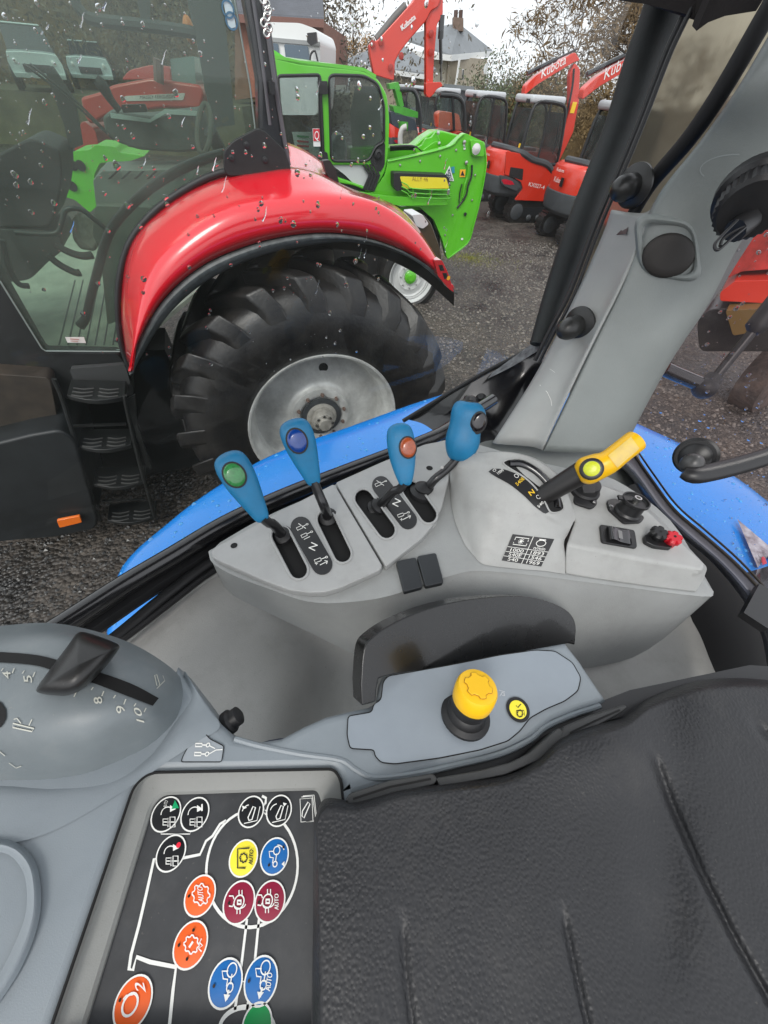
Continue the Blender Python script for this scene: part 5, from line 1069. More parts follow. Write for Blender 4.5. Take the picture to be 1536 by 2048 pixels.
# ================= neighbouring red tractor =================
TA = 24
def WP(b): return VP(-.5, 2.25, TA, b)
tdir = V((cos(R(TA)), sin(R(TA)), 0)); tin = V((-sin(R(TA)), cos(R(TA)), 0))   # along the tractor (to its rear), and away from us
RED = mat('tractor_red', (.66, .006, .018), .2, coat=.9, var=.05, vscale=3)
rt_ = thing('red_tractor', 'red tractor with big rear wheel and curved fender parked alongside the window', 'tractor', (-.5, 2.6, 0))
# wheel
wc = V((-.47, 2.262, .83))+tin*.02; R0 = .92; TS = lambda r: r if r < .6 else .6+(r-.6)*1.27
def wp_(x, z, b): return wc+tdir*x+tin*b+V((0, 0, z))
RUB = mat('tyre_rubber', (.006, .006, .007), .38, col2=(.024, .022, .020), vscale=7, bump=.7, bscale=60, dist=.002)
prof = [(.545, .03), (.57, .0), (.62, -.02), (.70, -.035), (.78, -.03), (.84, 0.01), (.872, .06), (.88, .12), (.885, .34), (.88, .54), (.86, .62), (.78, .70), (.6, .68), (.545, .64)]
prof = [(TS(r), h) for r, h in prof]
ob('rear_tyre', [lathe(wc, tin, prof, 72, False)], RUB, rt_, angle=60)
tyre = bpy.data.objects['rear_tyre']
ringm = mat('tyre_line', (.03, .03, .03), .5)
lug0 = None
def lugmesh(side):
    secs = []
    n = 7
    for k in range(n):
        t = k/(n-1)
        if side > 0: b = -.03+t*.36; ang = -.05-.34*t
        else: b = .695-t*.34; ang = .08-.30*t
        # radial base follows the tyre profile
        rb = np.interp(abs(b-.34), [0, .24, .29, .33, .36], [.875, .872, .855, .79, .70])
        rt2 = np.interp(abs(b-.34), [0, .26, .31, .345, .36], [.922, .922, .912, .885, .83])
        rb, rt2 = TS(rb), TS(rt2)+.012; w = .075+.05*(1-t)
        q = []
        for s_, r_ in [(-.62, rb), (-.42, rt2), (.42, rt2), (.62, rb)]:
            a = ang+s_*w/.9
            q.append((sin(a)*r_, b, cos(a)*r_))
        secs.append(q)
    vs, fs = [], []
    for q in secs: vs += q
    for k in range(n-1):
        for i in range(3): fs.append((k*4+i, k*4+i+1, k*4+5+i, k*4+4+i))
    fs += [(3, 2, 1, 0), ((n-1)*4, (n-1)*4+1, (n-1)*4+2, (n-1)*4+3)]
    me = bpy.data.meshes.new('tread_lug'); me.from_pydata([tuple(V((x, 0, 0))*1 + V((0, b, z))) for x, b, z in vs], [], fs); me.materials.append(RUB); me.shade_smooth(); me.set_sharp_from_angle(angle=R(45)); return me
Mw = Matrix.Translation(wc-V(rt_.location)) @ Matrix.Rotation(R(TA), 4, 'Z')
for side in (1, -1):
    me = lugmesh(side)
    for k in range(22):
        o = bpy.data.objects.new('tread_lug', me); COL.objects.link(o); o.parent = tyre
        md = o.modifiers.new('b', 'BEVEL'); md.width = .014; md.segments = 3
        o.matrix_basis = Mw @ Matrix.Rotation(2*pi*(k+(0.5 if side < 0 else 0))/22+.06, 4, 'Y')
# sidewall streak texture comes from the rubber; rim
RIM = mat('rim_silver', (.62, .63, .61), .38, metal=.2, var=.28, vscale=5, dust=.25)
rim = ob('rear_rim', [lathe(wc, tin, [(.555, .03), (.565, .012), (.558, .0), (.545, .004), (.535, .03), (.530, .08), (.505, .10), (.495, .16), (.485, .22), (.45, .235), (.34, .215), (.30, .205), (.265, .205), (.235, .185), (.225, .16), (.175, .155), (.15, .175), (.14, .18), (0, .18)], 72, False)], RIM, rt_, angle=50)
ob('hub', [lathe(wp_(0, 0, .175), -tin, [(.118, 0), (.118, .035), (.10, .05), (.088, .05), (.085, .10), (.072, .12), (.05, .125), (.045, .15), (0, .152)], 32)], mat('hub_grey', (.30, .29, .26), .5, var=.3, vscale=20), rt_)
ob('hub_ring', [lathe(wp_(0, 0, .158), -tin, [(.155, 0), (.155, .012), (.12, .016), (0, .016)], 36)], mat('hub_dark', (.05, .055, .06), .5, var=.3, vscale=20), rt_)
for k in range(10):
    a = 2*pi*k/10+.2; ob('wheel_bolt', [lathe(wp_(.185*cos(a), .185*sin(a), .158), -tin, [(.014, 0), (.014, .018), (.007, .02), (.007, .032), (0, .032)], 6)], mat('bolt_rust', (.16, .11, .09), .6), rim)
for k in range(8):
    a = 2*pi*k/8; ob('hub_bolt', [lathe(wp_(.065*cos(a), .065*sin(a), .052), -tin, [(.010, 0), (.010, .012), (0, .013)], 6)], STEEL, rim)
ob('valve_hole', [lathe(wp_(.06, .36, .2195), -tin, [(.034, 0), (.034, .004), (0, .004)], 20)], K_void, rim); 
for x, z in [(.28, -.1), (-.28, .05), (.1, -.3), (-.02, .31)]: ob('rim_hole', [lathe(wp_(x, z, .218), -tin, [(.009, 0), (.009, .003), (0, .003)], 10)], K_void, rim)
# fender
lipb = [(262, 752), (290, 700), (340, 626), (410, 565), (500, 520), (600, 494), (700, 486), (780, 500), (850, 534), (914, 590)]
lipt = [(262, 746), (277, 690), (322, 608), (395, 540), (480, 499), (575, 474), (670, 468), (760, 484), (840, 523), (908, 582)]
crs = [(260, 735), (270, 650), (300, 560), (362, 488), (460, 428), (560, 407), (660, 400), (760, 412), (838, 470), (890, 545)]
topl = [(252, 715), (243, 620), (262, 500), (325, 425), (420, 368), (520, 345), (612, 341), (715, 386), (815, 432), (885, 532)]
bk = [(250, 700), (240, 600), (252, 492), (315, 415), (410, 360), (510, 338), (600, 334), (705, 378), (808, 424), (882, 528)]
rows = [[WP(.05).at(u, v) for u, v in lipt], [WP(.0).at((a[0]*.7+b[0]*.3), a[1]*.7+b[1]*.3) for a, b in zip(lipt, crs)], [WP(.03).at(u, v) for u, v in crs], [WP(.14).at((a[0]+b[0])/2, (a[1]+b[1])/2) for a, b in zip(crs, topl)], [WP(.30).at(u, v) for u, v in topl], [WP(.55).at(u, v) for u, v in bk]]
fm = ob('rear_fender', [fc(patch(rows, 7, 5))], RED, rt_, solid=.012, label='glossy red curved rear fender')
LIP = mat('lip_rubber', (.10, .11, .11), .45, var=.35, vscale=25, bump=.5, bscale=80, dist=.002)
ob('fender_lip', [fc(patch([[WP(.07).at(u, v) for u, v in lipb], [WP(.02).at((a[0]+b[0])/2, (a[1]+b[1])/2) for a, b in zip(lipb, lipt)], [WP(.03).at(u, v) for u, v in lipt]], 7, 3))], LIP, rt_, solid=.01)
# inner wheel arch (dark)
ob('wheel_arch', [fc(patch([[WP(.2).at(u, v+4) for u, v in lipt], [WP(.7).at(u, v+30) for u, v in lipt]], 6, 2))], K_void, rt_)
# reflective marker and rear light cluster
TL = ob('tail_light', [prism([WP(-.02).at(u, v) for u, v in rnd([(868, 520), (884, 520), (896, 545), (908, 585), (898, 578), (876, 552)], 3)], tin*.06)], mat('light_red', (.45, .01, .015), .15, coat=1), rt_, bevel=.004)
for u, v in [(882, 536), (890, 552)]: ob('light_cell', [prism([WP(-.022).at(u+x, v+y) for x, y in [(-5, -6), (3, -6), (7, 5), (-1, 6)]], tin*.004)], K_void, TL)
ob('light_cell', [disc(WP(-.022), 897, 556, .012, .001)], mat('amber', (.8, .35, .02), .3), TL)
# far fender / bonnet bulge behind
fr_ = [[(575, 285), (610, 300), (645, 325), (672, 358)], [(578, 310), (612, 322), (650, 345), (690, 375)], [(560, 345), (610, 345), (660, 362), (712, 388)]]
ob('far_fender', [fc(patch([[WP(1.1-.25*i).at(u, v) for u, v in r] for i, r in enumerate(fr_)], 5, 4))], RED, rt_, solid=.01)
ob('fender_cap', [prism([WP(.75).at(u, v) for u, v in rnd([(645, 322), (660, 320), (672, 340), (680, 372), (665, 368), (652, 345)], 4)], tin*.05)], K_pl, rt_)
# body under the cab, tank, steps
DK_ = mat('chassis_black', (.012, .013, .013), .55, var=.3, vscale=8)
ob('cab_sill', [pp(WP(.42), rnd([(-120, 380), (0, 555), (84, 700), (90, 706), (235, 708), (262, 745), (268, 790), (140, 800), (60, 760), (-120, 740)], 8), 0, -.10)], DK_, rt_, bevel=.01, label='dark cab sill under the door glass')
ob('sill_panel', [pp(WP(.36), rnd([(138, 738), (250, 730), (262, 770), (150, 768)], 8), 0, -.04)], mat('sill_grey', (.05, .052, .052), .5), rt_)
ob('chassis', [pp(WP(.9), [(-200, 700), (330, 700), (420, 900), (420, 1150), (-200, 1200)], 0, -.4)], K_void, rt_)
tk = [(-60, 900), (60, 870), (120, 860), (150, 880), (196, 1040), (190, 1058), (110, 1075), (40, 1080), (-60, 1090)]
ob('fuel_tank', [pp(WP(.12), rnd(tk, 14), 0, -.55)], mat('tank_black', (.012, .014, .015), .45, var=.3, vscale=5), rt_, bevel=.03, bseg=4)
ob('side_marker', [pp(WP(.10), rnd([(114, 1037), (160, 1028), (165, 1041), (120, 1052)], 3), .02, 0)], mat('marker_orange', (.9, .18, .01), .25, coat=1, emis=0), rt_, bevel=.003)
ob('mud_panel', [pp(WP(.3), rnd([(-60, 745), (100, 755), (118, 850), (60, 880), (-60, 905)], 14), 0, -.3)], mat('mud_brown', (.035, .026, .018), .7, var=.4, vscale=9), rt_, bevel=.02)
STP = mat('step_black', (.012, .013, .013), .38, var=.3, vscale=14)
lad = ob('step_ladder', [tube([WP(.15).at(u, v) for u, v in [(108, 758), (130, 815), (170, 950), (200, 1040)]], .012, 8, 4), tube([WP(.15).at(u, v) for u, v in [(250, 790), (252, 810), (280, 930), (310, 1036)]], .012, 8, 4), pp(WP(.2), [(252, 800), (270, 790), (275, 850), (304, 938), (292, 934)], 0, -.02)], STP, rt_)
for (x0, y0, x1, y1) in [(133, 790, 248, 792), (155, 892, 262, 888), (186, 968, 288, 962), (214, 1040, 310, 1032)]:
    P = WP(.15); a_, b_ = P.at(x0, y0), P.at(x1, y1); f_ = [a_.lerp(b_, k/6)-tin*.05*sin(pi*k/6) for k in range(7)]; back_ = [b_+tin*.18, a_+tin*.18]
    st_ = ob('step', [prism(f_+back_, (0, 0, -.03))], STP, rt_, bevel=.004)
    for k in range(3):
        q = .02+.04*k
        for s0, s1 in ((.1, .45), (.55, .9)):
            ob('tread_bar', [tube([a_.lerp(b_, s0)+tin*(q-.03)+V((0, 0, .005)), a_.lerp(b_, (s0+s1)/2)+tin*(q-.045)+V((0, 0, .005)), a_.lerp(b_, s1)+tin*(q-.03)+V((0, 0, .005))], .006, 5, 2)], mat('tread_worn', (.05, .05, .048), .4), st_)
for (x0, y0, x1, y1) in [(140, 852, 252, 848), (205, 1002, 290, 998)]: ob('step_brace', [bar(WP(.2).at(x0, y0), WP(.2).at(x1, y1), .02, .01)], STP, rt_)
# cab: side glass, posts, interior
TG = glass('tractor_glass', (.72, .83, .76), .9, dirt=.13, dcol=(.30, .33, .29), dscale=2.5)
sg = [(-160, -60), (462, -60), (500, 170), (512, 262), (470, 290), (420, 350), (330, 410), (258, 480), (238, 560), (236, 640), (240, 700), (86, 700), (0, 562), (-160, 330)]
ob('side_pane', [prism([WP(.40).at(u, v) for u, v in sg], tin*.006)], TG, rt_, smooth=False)
ob('pane_edge', [tube([WP(.39).at(u, v) for u, v in [(462, -40), (500, 170), (511, 262)]], .004, 6), tube([WP(.39).at(u, v) for u, v in [(0, 562), (84, 697), (92, 702), (240, 703)]], .004, 6)], mat('edge_green', (.25, .30, .28), .3), rt_)
ob('door_seal', [tube([WP(.36).at(u, v) for u, v in [(262, 745), (243, 690), (236, 620), (240, 550), (262, 480), (318, 415), (400, 362), (460, 342), (520, 335)]], .016, 10, 4)], K_rub, rt_)
ob('cab_post', [pp(WP(.34), [(474, -80), (500, 60), (516, 160), (518, 262), (540, 345), (584, 345), (576, 290), (560, 180), (544, 60), (530, -80)], 0, -.12)], mat('post_black', (.018, .019, .022), .3, coat=.4, var=.3, vscale=10), rt_, bevel=.02, label='black rear cab post')
ob('post_strip', [tube([WP(.32).at(u, v) for u, v in [(520, -60), (540, 100), (562, 240), (578, 330)]], .010, 8, 3), tube([WP(.32).at(u, v) for u, v in [(498, -60), (524, 120), (540, 250)]], .008, 8, 3)], mat('strip_grey', (.10, .10, .11), .3), rt_)
ob('post_plate', [pp(WP(.30), rnd([(447, 304), (466, 282), (515, 256), (530, 262), (570, 300), (584, 345), (540, 352), (456, 352), (448, 340)], 8), 0, -.03)], DK_, rt_, bevel=.004)
for u, v in [(493, 290), (463, 316), (530, 320)]: ob('plate_bolt', [lathe(WP(.30).at(u, v), -tin, [(.013, 0), (.013, .006), (.007, .008), (.007, .014), (0, .014)], 12)], K_pl, rt_)
ob('door_hinge', [pp(WP(.28), rnd([(538, 162), (548, 164), (550, 190), (540, 188)], 2), .02, -.02)], K_rub, rt_)
ch_ = []
for i, (u, v) in enumerate([(527, 0), (533, 10), (536, 22), (534, 34), (528, 46), (538, 56), (534, 66)]): ch_.append(tube([WP(.2).at(u+6*cos(a), v+9*sin(a)) for a in [k*pi/5 for k in range(10)]], .004, 5, closed=True))
for c_ in ch_: ob('chain_link', [c_], STEEL, rt_)
ob('window_sticker', [pp(WP(.385), rnd([(446, 2), (462, 0), (472, 54), (458, 58)], 3), .002, 0)], mat('sticker_pale', (.55, .65, .68), .5), rt_)
for u, v in [(456, 18), (463, 42)]: ob('sticker_ring', [ring(WP(.38), u, v, .022, .006, .001)], mat('sticker_blue', (.05, .15, .25), .5), rt_)
ob('paper_label', [pp(WP(.39), [(130, 674), (168, 674), (172, 686), (135, 685)], .001, 0)], mat('paper', (.7, .68, .64), .6), rt_)
ob('label_print', [ribbon(WP(.385), [(140, 678), (158, 679)], .006), ribbon(WP(.385), [(141, 682), (156, 683)], .004)], mat('paper_print', (.5, .25, .22), .6), rt_)
ob('curved_rail', [tube([WP(.52).at(u, v) for u, v in [(452, 306), (410, 318), (350, 345), (290, 385), (235, 440), (213, 480), (196, 540), (180, 600), (172, 635), (160, 652)]], [.02, .021, .022, .022, .022, .022, .022, .021, .022, .026], 12, 4)], mat('rail_dark', (.03, .034, .034), .35), rt_)
ob('unseen_front_body', [pp(WP(.5), [(-900, 520), (-140, 560), (-140, 1120), (-900, 1300)], 0, -.9)], DK_, rt_, bevel=.03)  # out of frame, added to shade the ground beside the steps
INT = mat('cab_grey', (.20, .22, .20), .6, var=.15, vscale=4); INTD = mat('cab_dark', (.035, .036, .035), .6, var=.25, vscale=5); MATG = mat('floor_mat', (.30, .33, .26), .7, var=.2, vscale=6)
ob('cab_floor', [prism([WP(b).at(u, v) for u, v, b in []] or [pz(-150, 620, 1.32), pz(84, 700, 1.32), pz(245, 705, 1.32), pz(420, 560, 1.32), pz(420, 470, 1.32), pz(-150, 420, 1.32)], (0, 0, -.03))], MATG, rt_)
for k in range(7): ob('mat_groove', [bar(pz(118+k*18, 690, 1.322), pz(150+k*16, 560, 1.322), .008, .002)], INTD, rt_)
ob('seat_base', [pp(WP(.95), rnd([(-80, 455), (80, 460), (118, 465), (128, 500), (100, 520), (60, 560), (-80, 575)], 14), 0, -.45)], INTD, rt_, bevel=.04)
ob('seat_back', [pp(WP(.95), rnd([(30, 290), (60, 275), (120, 300), (125, 350), (118, 400), (100, 455), (-60, 455), (-60, 340)], 16), 0, -.45)], mat('seat_purple', (.045, .038, .042), .7, var=.25, vscale=6), rt_, bevel=.05)
ob('console_box', [pp(WP(1.0), rnd([(186, 360), (204, 342), (395, 338), (370, 385), (300, 415), (192, 412)], 4), 0, -.35)], INT, rt_, bevel=.01)
for k in range(6): ob('vent_slot', [pp(WP(.99), [(215+k*26, 358), (232+k*26, 342), (238+k*26, 342), (221+k*26, 358)], .003, 0)], K_void, rt_)
ob('fender_inner', [pp(WP(.9), rnd([(190, 412), (300, 415), (330, 430), (260, 500), (240, 640), (215, 650), (200, 500), (185, 470)], 8), 0, -.1)], mat('cab_grey2', (.16, .18, .15), .6, var=.2, vscale=5), rt_)
ob('dash_panel', [pp(WP(1.15), rnd([(205, 232), (225, 222), (300, 232), (410, 218), (420, 260), (415, 300), (360, 305), (280, 300), (235, 285), (210, 262)], 8), 0, -.3)], mat('dash_grey', (.07, .08, .075), .5, var=.2, vscale=5), rt_, bevel=.015)
ob('dash_top', [pp(WP(1.14), [(220, 225), (300, 238), (330, 218), (400, 222), (398, 232), (330, 228), (300, 245), (222, 236)], .004, 0)], mat('dash_pale', (.42, .50, .48), .4), rt_)
ob('monitor', [pp(WP(1.05), rnd([(242, 210), (290, 208), (296, 224), (246, 226)], 3), 0, -.05)], K_pl, rt_)
ob('hand_lever', [tube([WP(1.0).at(u, v) for u, v in [(192, 158), (205, 172), (222, 200), (240, 222)]], [.022, .03, .02, .018], 10, 3)], K_rub, rt_)
ob('steering_wheel', [tube([WP(.95+.12*cos(a)).at(408+13*sin(a)+3*cos(a), 258-50*cos(a)) for a in [2*pi*k/24 for k in range(24)]], .014, 8, closed=True)], mat('steering_rim', (.05, .055, .04), .5), rt_)
ob('steering_column', [tube([WP(1.1).at(440, 300), WP(1.05).at(420, 262)], .04, 10)], K_pl, rt_)
ob('rail_loop', [tube([WP(.8).at(u, v) for u, v in [(30, 465), (80, 468), (115, 465), (125, 440), (132, 420), (160, 418), (190, 440), (212, 458)]], .013, 10, 4)], mat('rail_dark', (.03, .034, .034), .35), rt_)
ob('pedal_arm', [tube([WP(.8).at(u, v) for u, v in [(110, 490), (140, 505), (165, 512), (185, 510)]], .02, 8, 3), tube([WP(.8).at(u, v) for u, v in [(95, 510), (120, 530), (150, 545), (160, 545)]], .02, 8, 3)], INTD, rt_)
ob('door_rail', [tube([WP(.5).at(u, v) for u, v in [(5, 480), (20, 540), (38, 568), (58, 572)]], .014, 8, 4)], K_rub, rt_)
ob('seat_cover', [pp(WP(1.05), rnd([(142, 440), (165, 425), (200, 445), (208, 470), (190, 505), (160, 500), (145, 480)], 8), 0, -.1)], mat('speckled_trim', (.22, .20, .17), .7, col2=(.42, .40, .35), vscale=30), rt_, bevel=.02)
# far side frame and windscreen post
ob('far_frame', [tube([WP(1.65).at(u, v) for u, v in [(140, -60), (150, 0), (166, 26), (190, 40), (280, 50), (370, 62), (392, 68)]], .028, 8, 4), pp(WP(1.65), [(262, -60), (300, -60), (300, 50), (284, 50)], 0, -.05), pp(WP(1.6), [(360, -60), (440, -60), (458, 120), (470, 250), (430, 255), (410, 180), (392, 70)], 0, -.05)], mat('frame_dim', (.05, .055, .055), .5), rt_)
ob('screen_post', [pp(WP(1.3), [(88, 135), (104, 132), (150, 200), (165, 290), (140, 300), (128, 250)], 0, -.04), tube([WP(1.2).at(48, 128), WP(1.2).at(130, 190), WP(1.2).at(228, 280)], .006, 6), tube([WP(1.2).at(60, 128), WP(1.2).at(150, 200), WP(1.2).at(226, 276)], .006, 6)], INTD, rt_)
ob('orange_lamp', [sphere(WP(1.8).at(378, 60), .05, 10, 8, (.7, .7, 1.2))], mat('lamp_orange', (.6, .18, .03), .4), rt_)
ob('rear_worklight', [prism([WP(.65).at(u, v) for u, v in rnd([(828, 430), (846, 428), (862, 446), (878, 490), (884, 520), (868, 516), (846, 500)], 8)], tin*.14)], mat('lamp_smoke', (.05, .035, .015), .25, coat=.8), rt_, bevel=.02)
ob('worklight_cap', [prism([WP(.63).at(u, v) for u, v in rnd([(824, 430), (844, 428), (858, 448), (846, 458), (832, 452)], 4)], tin*.16)], mat('cap_white', (.55, .56, .56), .35), rt_, bevel=.01)
# ================= green telehandler =================
def TPn(b): return VP(.28, 7.2, 15, b)
hin = V((-sin(R(15)), cos(R(15)), 0)); hdir = V((cos(R(15)), sin(R(15)), 0))
GREEN = mat('machine_green', (.10, .48, .015), .3, coat=.6, var=.07, vscale=2)
th = thing('telehandler', 'lime green telehandler with framed cab parked behind the red tractor', 'telehandler', (-.2, 7.6, 0))
cf = rnd([(540, 114), (600, 128), (690, 137), (728, 142), (756, 158), (774, 190), (779, 240), (777, 300), (770, 345), (744, 388), (712, 372), (560, 345), (548, 250)], 12)
h1 = rnd([(556, 152), (640, 150), (647, 306), (640, 316), (566, 300)], 7); h2 = rnd([(658, 150), (728, 152), (756, 168), (768, 210), (768, 285), (752, 292), (738, 322), (662, 322)], 12)
h3 = rnd([(664, 330), (735, 330), (752, 350), (742, 378), (708, 366), (668, 352)], 4)
cutplate(TPn(0), cf, [h1, h2, h3], .09, .012, 0, 'cab_frame', GREEN, th)
cutplate(TPn(1.0), cf, [h1, h2], .07, .01, 0, 'cab_frame', GREEN, th)
for hh, mm in ((h1, 8), (h2, 8)):
    ob('window_seal', [tube([TPn(-.01).at(u, v) for u, v in hh], .016, 6, closed=True)], K_pl, th)
HG = glass('machine_glass', (.62, .68, .66), 1.0, dirt=.10, dcol=(.3, .33, .3), dscale=3)
ob('cab_pane', [prism([TPn(.03).at(u, v) for u, v in h1], hin*.01)], HG, th); ob('cab_pane', [prism([TPn(.03).at(u, v) for u, v in h2], hin*.01)], HG, th)
ob('door_post', [pp(TPn(.02), [(636, 148), (644, 148), (650, 312), (640, 312)], 0, -.05)], K_pl, th)
ob('door_latch', [pp(TPn(-.02), rnd([(634, 162), (654, 162), (656, 188), (638, 188)], 3), .05, 0), pp(TPn(-.02), rnd([(638, 302), (654, 304), (656, 322), (640, 320)], 3), .05, 0)], K_rub, th)
ob('cab_roof', [prism([TPn(0).at(u, v-1) for u, v in [(545, 118), (600, 130), (690, 139), (728, 144), (752, 158)]]+[TPn(1.0).at(u, v-1) for u, v in [(752, 158), (728, 144), (690, 139), (600, 130), (545, 118)]], (0, 0, .03))], GREEN, th, smooth=False)
ob('roof_fin', [prism([TPn(.2).at(u, v) for u, v in [(548, 100), (582, 122), (560, 132), (546, 128)]], hin*.1)], GREEN, th)
ob('cab_floor', [pp(TPn(.1), [(560, 345), (770, 345), (744, 392), (560, 360)], 0, -.9)], K_pl, th)
ob('lower_panel', [pp(TPn(.03), rnd([(664, 330), (726, 330), (740, 352), (728, 378), (706, 366), (690, 350)], 4), 0, -.03)], mat('panel_grey', (.50, .52, .52), .45), th)
for k in range(4): ob('vent_fin', [pp(TPn(-.0-.004*k), [(724+k*7, 330-k*1), (729+k*7, 330-k), (742+k*6, 350), (730+k*6, 380+k*1), (725+k*6, 378+k), (737+k*6, 350)], .02, 0)], K_rub, th)
ob('round_hinge', [lathe(TPn(-.04).at(757, 309), -hin, [(.05, -.03), (.055, .02), (.03, .03), (.028, .015), (0, .015)], 20), pp(TPn(-.0), rnd([(745, 300), (757, 284), (770, 284), (769, 330), (760, 345), (740, 326)], 6), .01, -.02)], K_rub, th)
ob('operator_seat', [pp(TPn(.45), rnd([(664, 285), (675, 268), (688, 270), (694, 290), (688, 325), (664, 325)], 6), 0, -.4)], mat('seat_wrap', (.30, .31, .32), .35, bump=1, bscale=14, dist=.03, var=.2, vscale=8), th, bevel=.04)
ob('inner_column', [pp(TPn(.7), rnd([(700, 230), (712, 170), (758, 175), (764, 300), (722, 322), (706, 300)], 8), 0, -.05)], mat('cab_beige', (.15, .16, .15), .6), th)
ob('sign_board', [pp(TPn(.6), [(584, 264), (636, 264), (640, 312), (592, 306)], 0, -.02)], mat('board_pale', (.55, .62, .58), .6), th)
for k, (m, v0) in enumerate([('g', 272), ('r', 282), ('r', 291), ('r', 300)]): ob('board_print', [ribbon(TPn(.59), [(594, v0), (618, v0+2)], .02)], mat('print_red', (.5, .04, .05), .6) if m == 'r' else mat('print_green', (.03, .3, .1), .6), th)
ob('q_sign', [pp(TPn(.0), [(625, 257), (639, 257), (641, 293), (627, 293)], .004, 0)], mat('sign_white', (.7, .7, .7), .6), th)
ob('q_field', [pp(TPn(-.006), [(626, 258), (639, 258), (640, 282), (627, 282)], .004, 0)], mat('sign_red', (.55, .02, .04), .5), th)
ob('q_letter', [text('Q', TPn(-.012), (629, 279), (638, 279), (629, 262), .001)], WHITE, th)
for k in range(3): ob('boom_hose', [tube([TPn(.42-.03*k).at(u, v-k*3) for u, v in [(780, 300), (810, 298), (832, 300), (850, 312), (880, 306), (905, 290)]], .014, 6, 3)], K_rub, th)
for u, v in [(800, 330), (840, 322), (880, 312), (912, 300), (770, 396), (905, 430), (890, 470), (950, 350), (944, 400)]: ob('panel_bolt', [lathe(TPn(-.03).at(u, v), -hin, [(.014, 0), (.014, .008), (0, .01)], 6)], STEEL, th)
# body side panel
bp_ = [(700, 382), (744, 386), (770, 350), (776, 322), (838, 309), (900, 293), (918, 276), (930, 266), (968, 284), (973, 330), (962, 396), (948, 452), (936, 488), (895, 520), (884, 478), (868, 440), (840, 415), (770, 408)]
ob('side_panel', [pp(TPn(-.02), rnd(bp_, 5), 0, -.14)], GREEN, th, bevel=.012, label='large green rear side panel')
ob('panel_edge', [tube([TPn(-.03).at(u, v) for u, v in [(968, 288), (972, 330), (961, 396), (946, 455), (935, 486), (897, 516)]], .012, 8, 3), tube([TPn(-.03).at(u, v) for u, v in [(776, 323), (838, 310), (900, 293), (916, 278), (928, 268)]], .008, 8, 3)], GREEN, th)
ob('boom_box', [pp(TPn(.5), rnd([(700, 296), (828, 292), (846, 276), (868, 262), (885, 262), (970, 284), (970, 340), (850, 345), (700, 345)], 4), 0, -.3)], GREEN, th, bevel=.015)
ob('boom_lug', [pp(TPn(.35), rnd([(828, 296), (842, 292), (852, 276), (862, 276), (872, 262), (882, 284), (876, 312), (850, 318), (832, 306)], 4), 0, -.05), pp(TPn(.3), rnd([(846, 300), (868, 284), (878, 282), (888, 300), (880, 316), (852, 314)], 3), 0, -.05)], GREEN, th, bevel=.006)
for u, v, b in [(876, 266, .3), (878, 287, .25), (928, 284, -.03), (932, 325, -.03), (930, 428, -.03)]: ob('pivot_pin', [lathe(TPn(b).at(u, v), -hin, [(.022, 0), (.022, .02), (0, .024)], 14)], K_pl if v > 400 else STEEL, th)
ob('lamp_box', [pp(TPn(-.03), rnd([(938, 278), (964, 282), (967, 312), (942, 312)], 5), .05, 0)], GREEN, th, bevel=.01)
ob('round_lamp', [lathe(TPn(-.085).at(952, 298), -hin, [(.06, 0), (.06, .015), (.045, .02), (.03, .03), (0, .034)], 24)], mat('lamp_clear', (.6, .6, .58), .15, coat=1), th)
ob('toolbox', [pp(TPn(-.05), rnd([(793, 348), (884, 351), (890, 372), (800, 372)], 3), .2, 0)], mat('box_yellow', (.75, .62, .03), .4), th, bevel=.01)
ob('toolbox_end', [pp(TPn(-.045), rnd([(781, 341), (794, 344), (800, 372), (788, 378), (781, 368)], 3), .2, 0), pp(TPn(-.045), rnd([(876, 344), (890, 350), (894, 368), (884, 368)], 3), .18, 0), pp(TPn(-.04), [(784, 341), (884, 345), (886, 351), (790, 348)], .2, 0)], K_rub, th, bevel=.006)
ob('box_print', [text('ALLY 46', TPn(-.252), (824, 362), (856, 363), (824, 353), .001)], mat('box_ink', (.35, .22, .02), .5), th)
sh = rnd([(745, 384), (764, 372), (800, 374), (900, 384), (900, 400), (880, 408), (800, 412), (768, 406), (750, 396)], 5)
ob('step_shelf', [prism([HZ(1.34).at(u, v) for u, v in [(770, 376), (898, 382), (902, 402), (884, 410), (800, 413), (760, 398)]], (0, 0, -.05)), pp(TPn(-.25), rnd([(720, 384), (770, 392), (898, 398), (896, 410), (800, 412), (760, 404)], 5), 0, -.05)], GREEN, th, bevel=.01)
for k, dv in enumerate([0, 9, 17]): ob('basket_rail', [tube([TPn(-.28).at(u, v+dv) for u, v in [(803, 364), (815, 370), (826, 377), (895, 380)]]+[TPn(-.12).at(896, 374+dv), TPn(-.1).at(860, 366+dv), TPn(-.1).at(803, 363+dv)], .007, 6, 3)], GREEN, th)
for u, v in [(826, 377), (895, 380), (860, 379)]: ob('basket_post', [tube([TPn(-.28).at(u, v), TPn(-.28).at(u, v+24)], .006, 6)], GREEN, th)
ob('triangle_sticker', [pp(TPn(-.03), [(899, 331), (908, 362), (884, 360)], .003, 0)], WHITE, th)
ob('triangle_field', [pp(TPn(-.034), [(898.5, 336), (905.5, 360), (887, 358.5)], .003, 0)], mat('sticker_dark', (.05, .08, .10), .5), th)
ob('sticker_print', [text('42', TPn(-.038), (893, 349), (901, 350), (893, 342), .001), text('UKGE', TPn(-.038), (889, 358), (904, 359), (889, 351), .001)], WHITE, th)
ob('blue_sticker', [pp(TPn(-.03), [(902, 334), (909, 333), (909, 346), (904, 346)], .003, 0)], mat('sticker_teal', (.03, .25, .35), .5), th)
ob('warning_sticker', [pp(TPn(-.03), [(920, 339), (931, 339), (930, 354), (919, 354)], .003, 0)], mat('sticker_orange', (.9, .42, .02), .5), th)
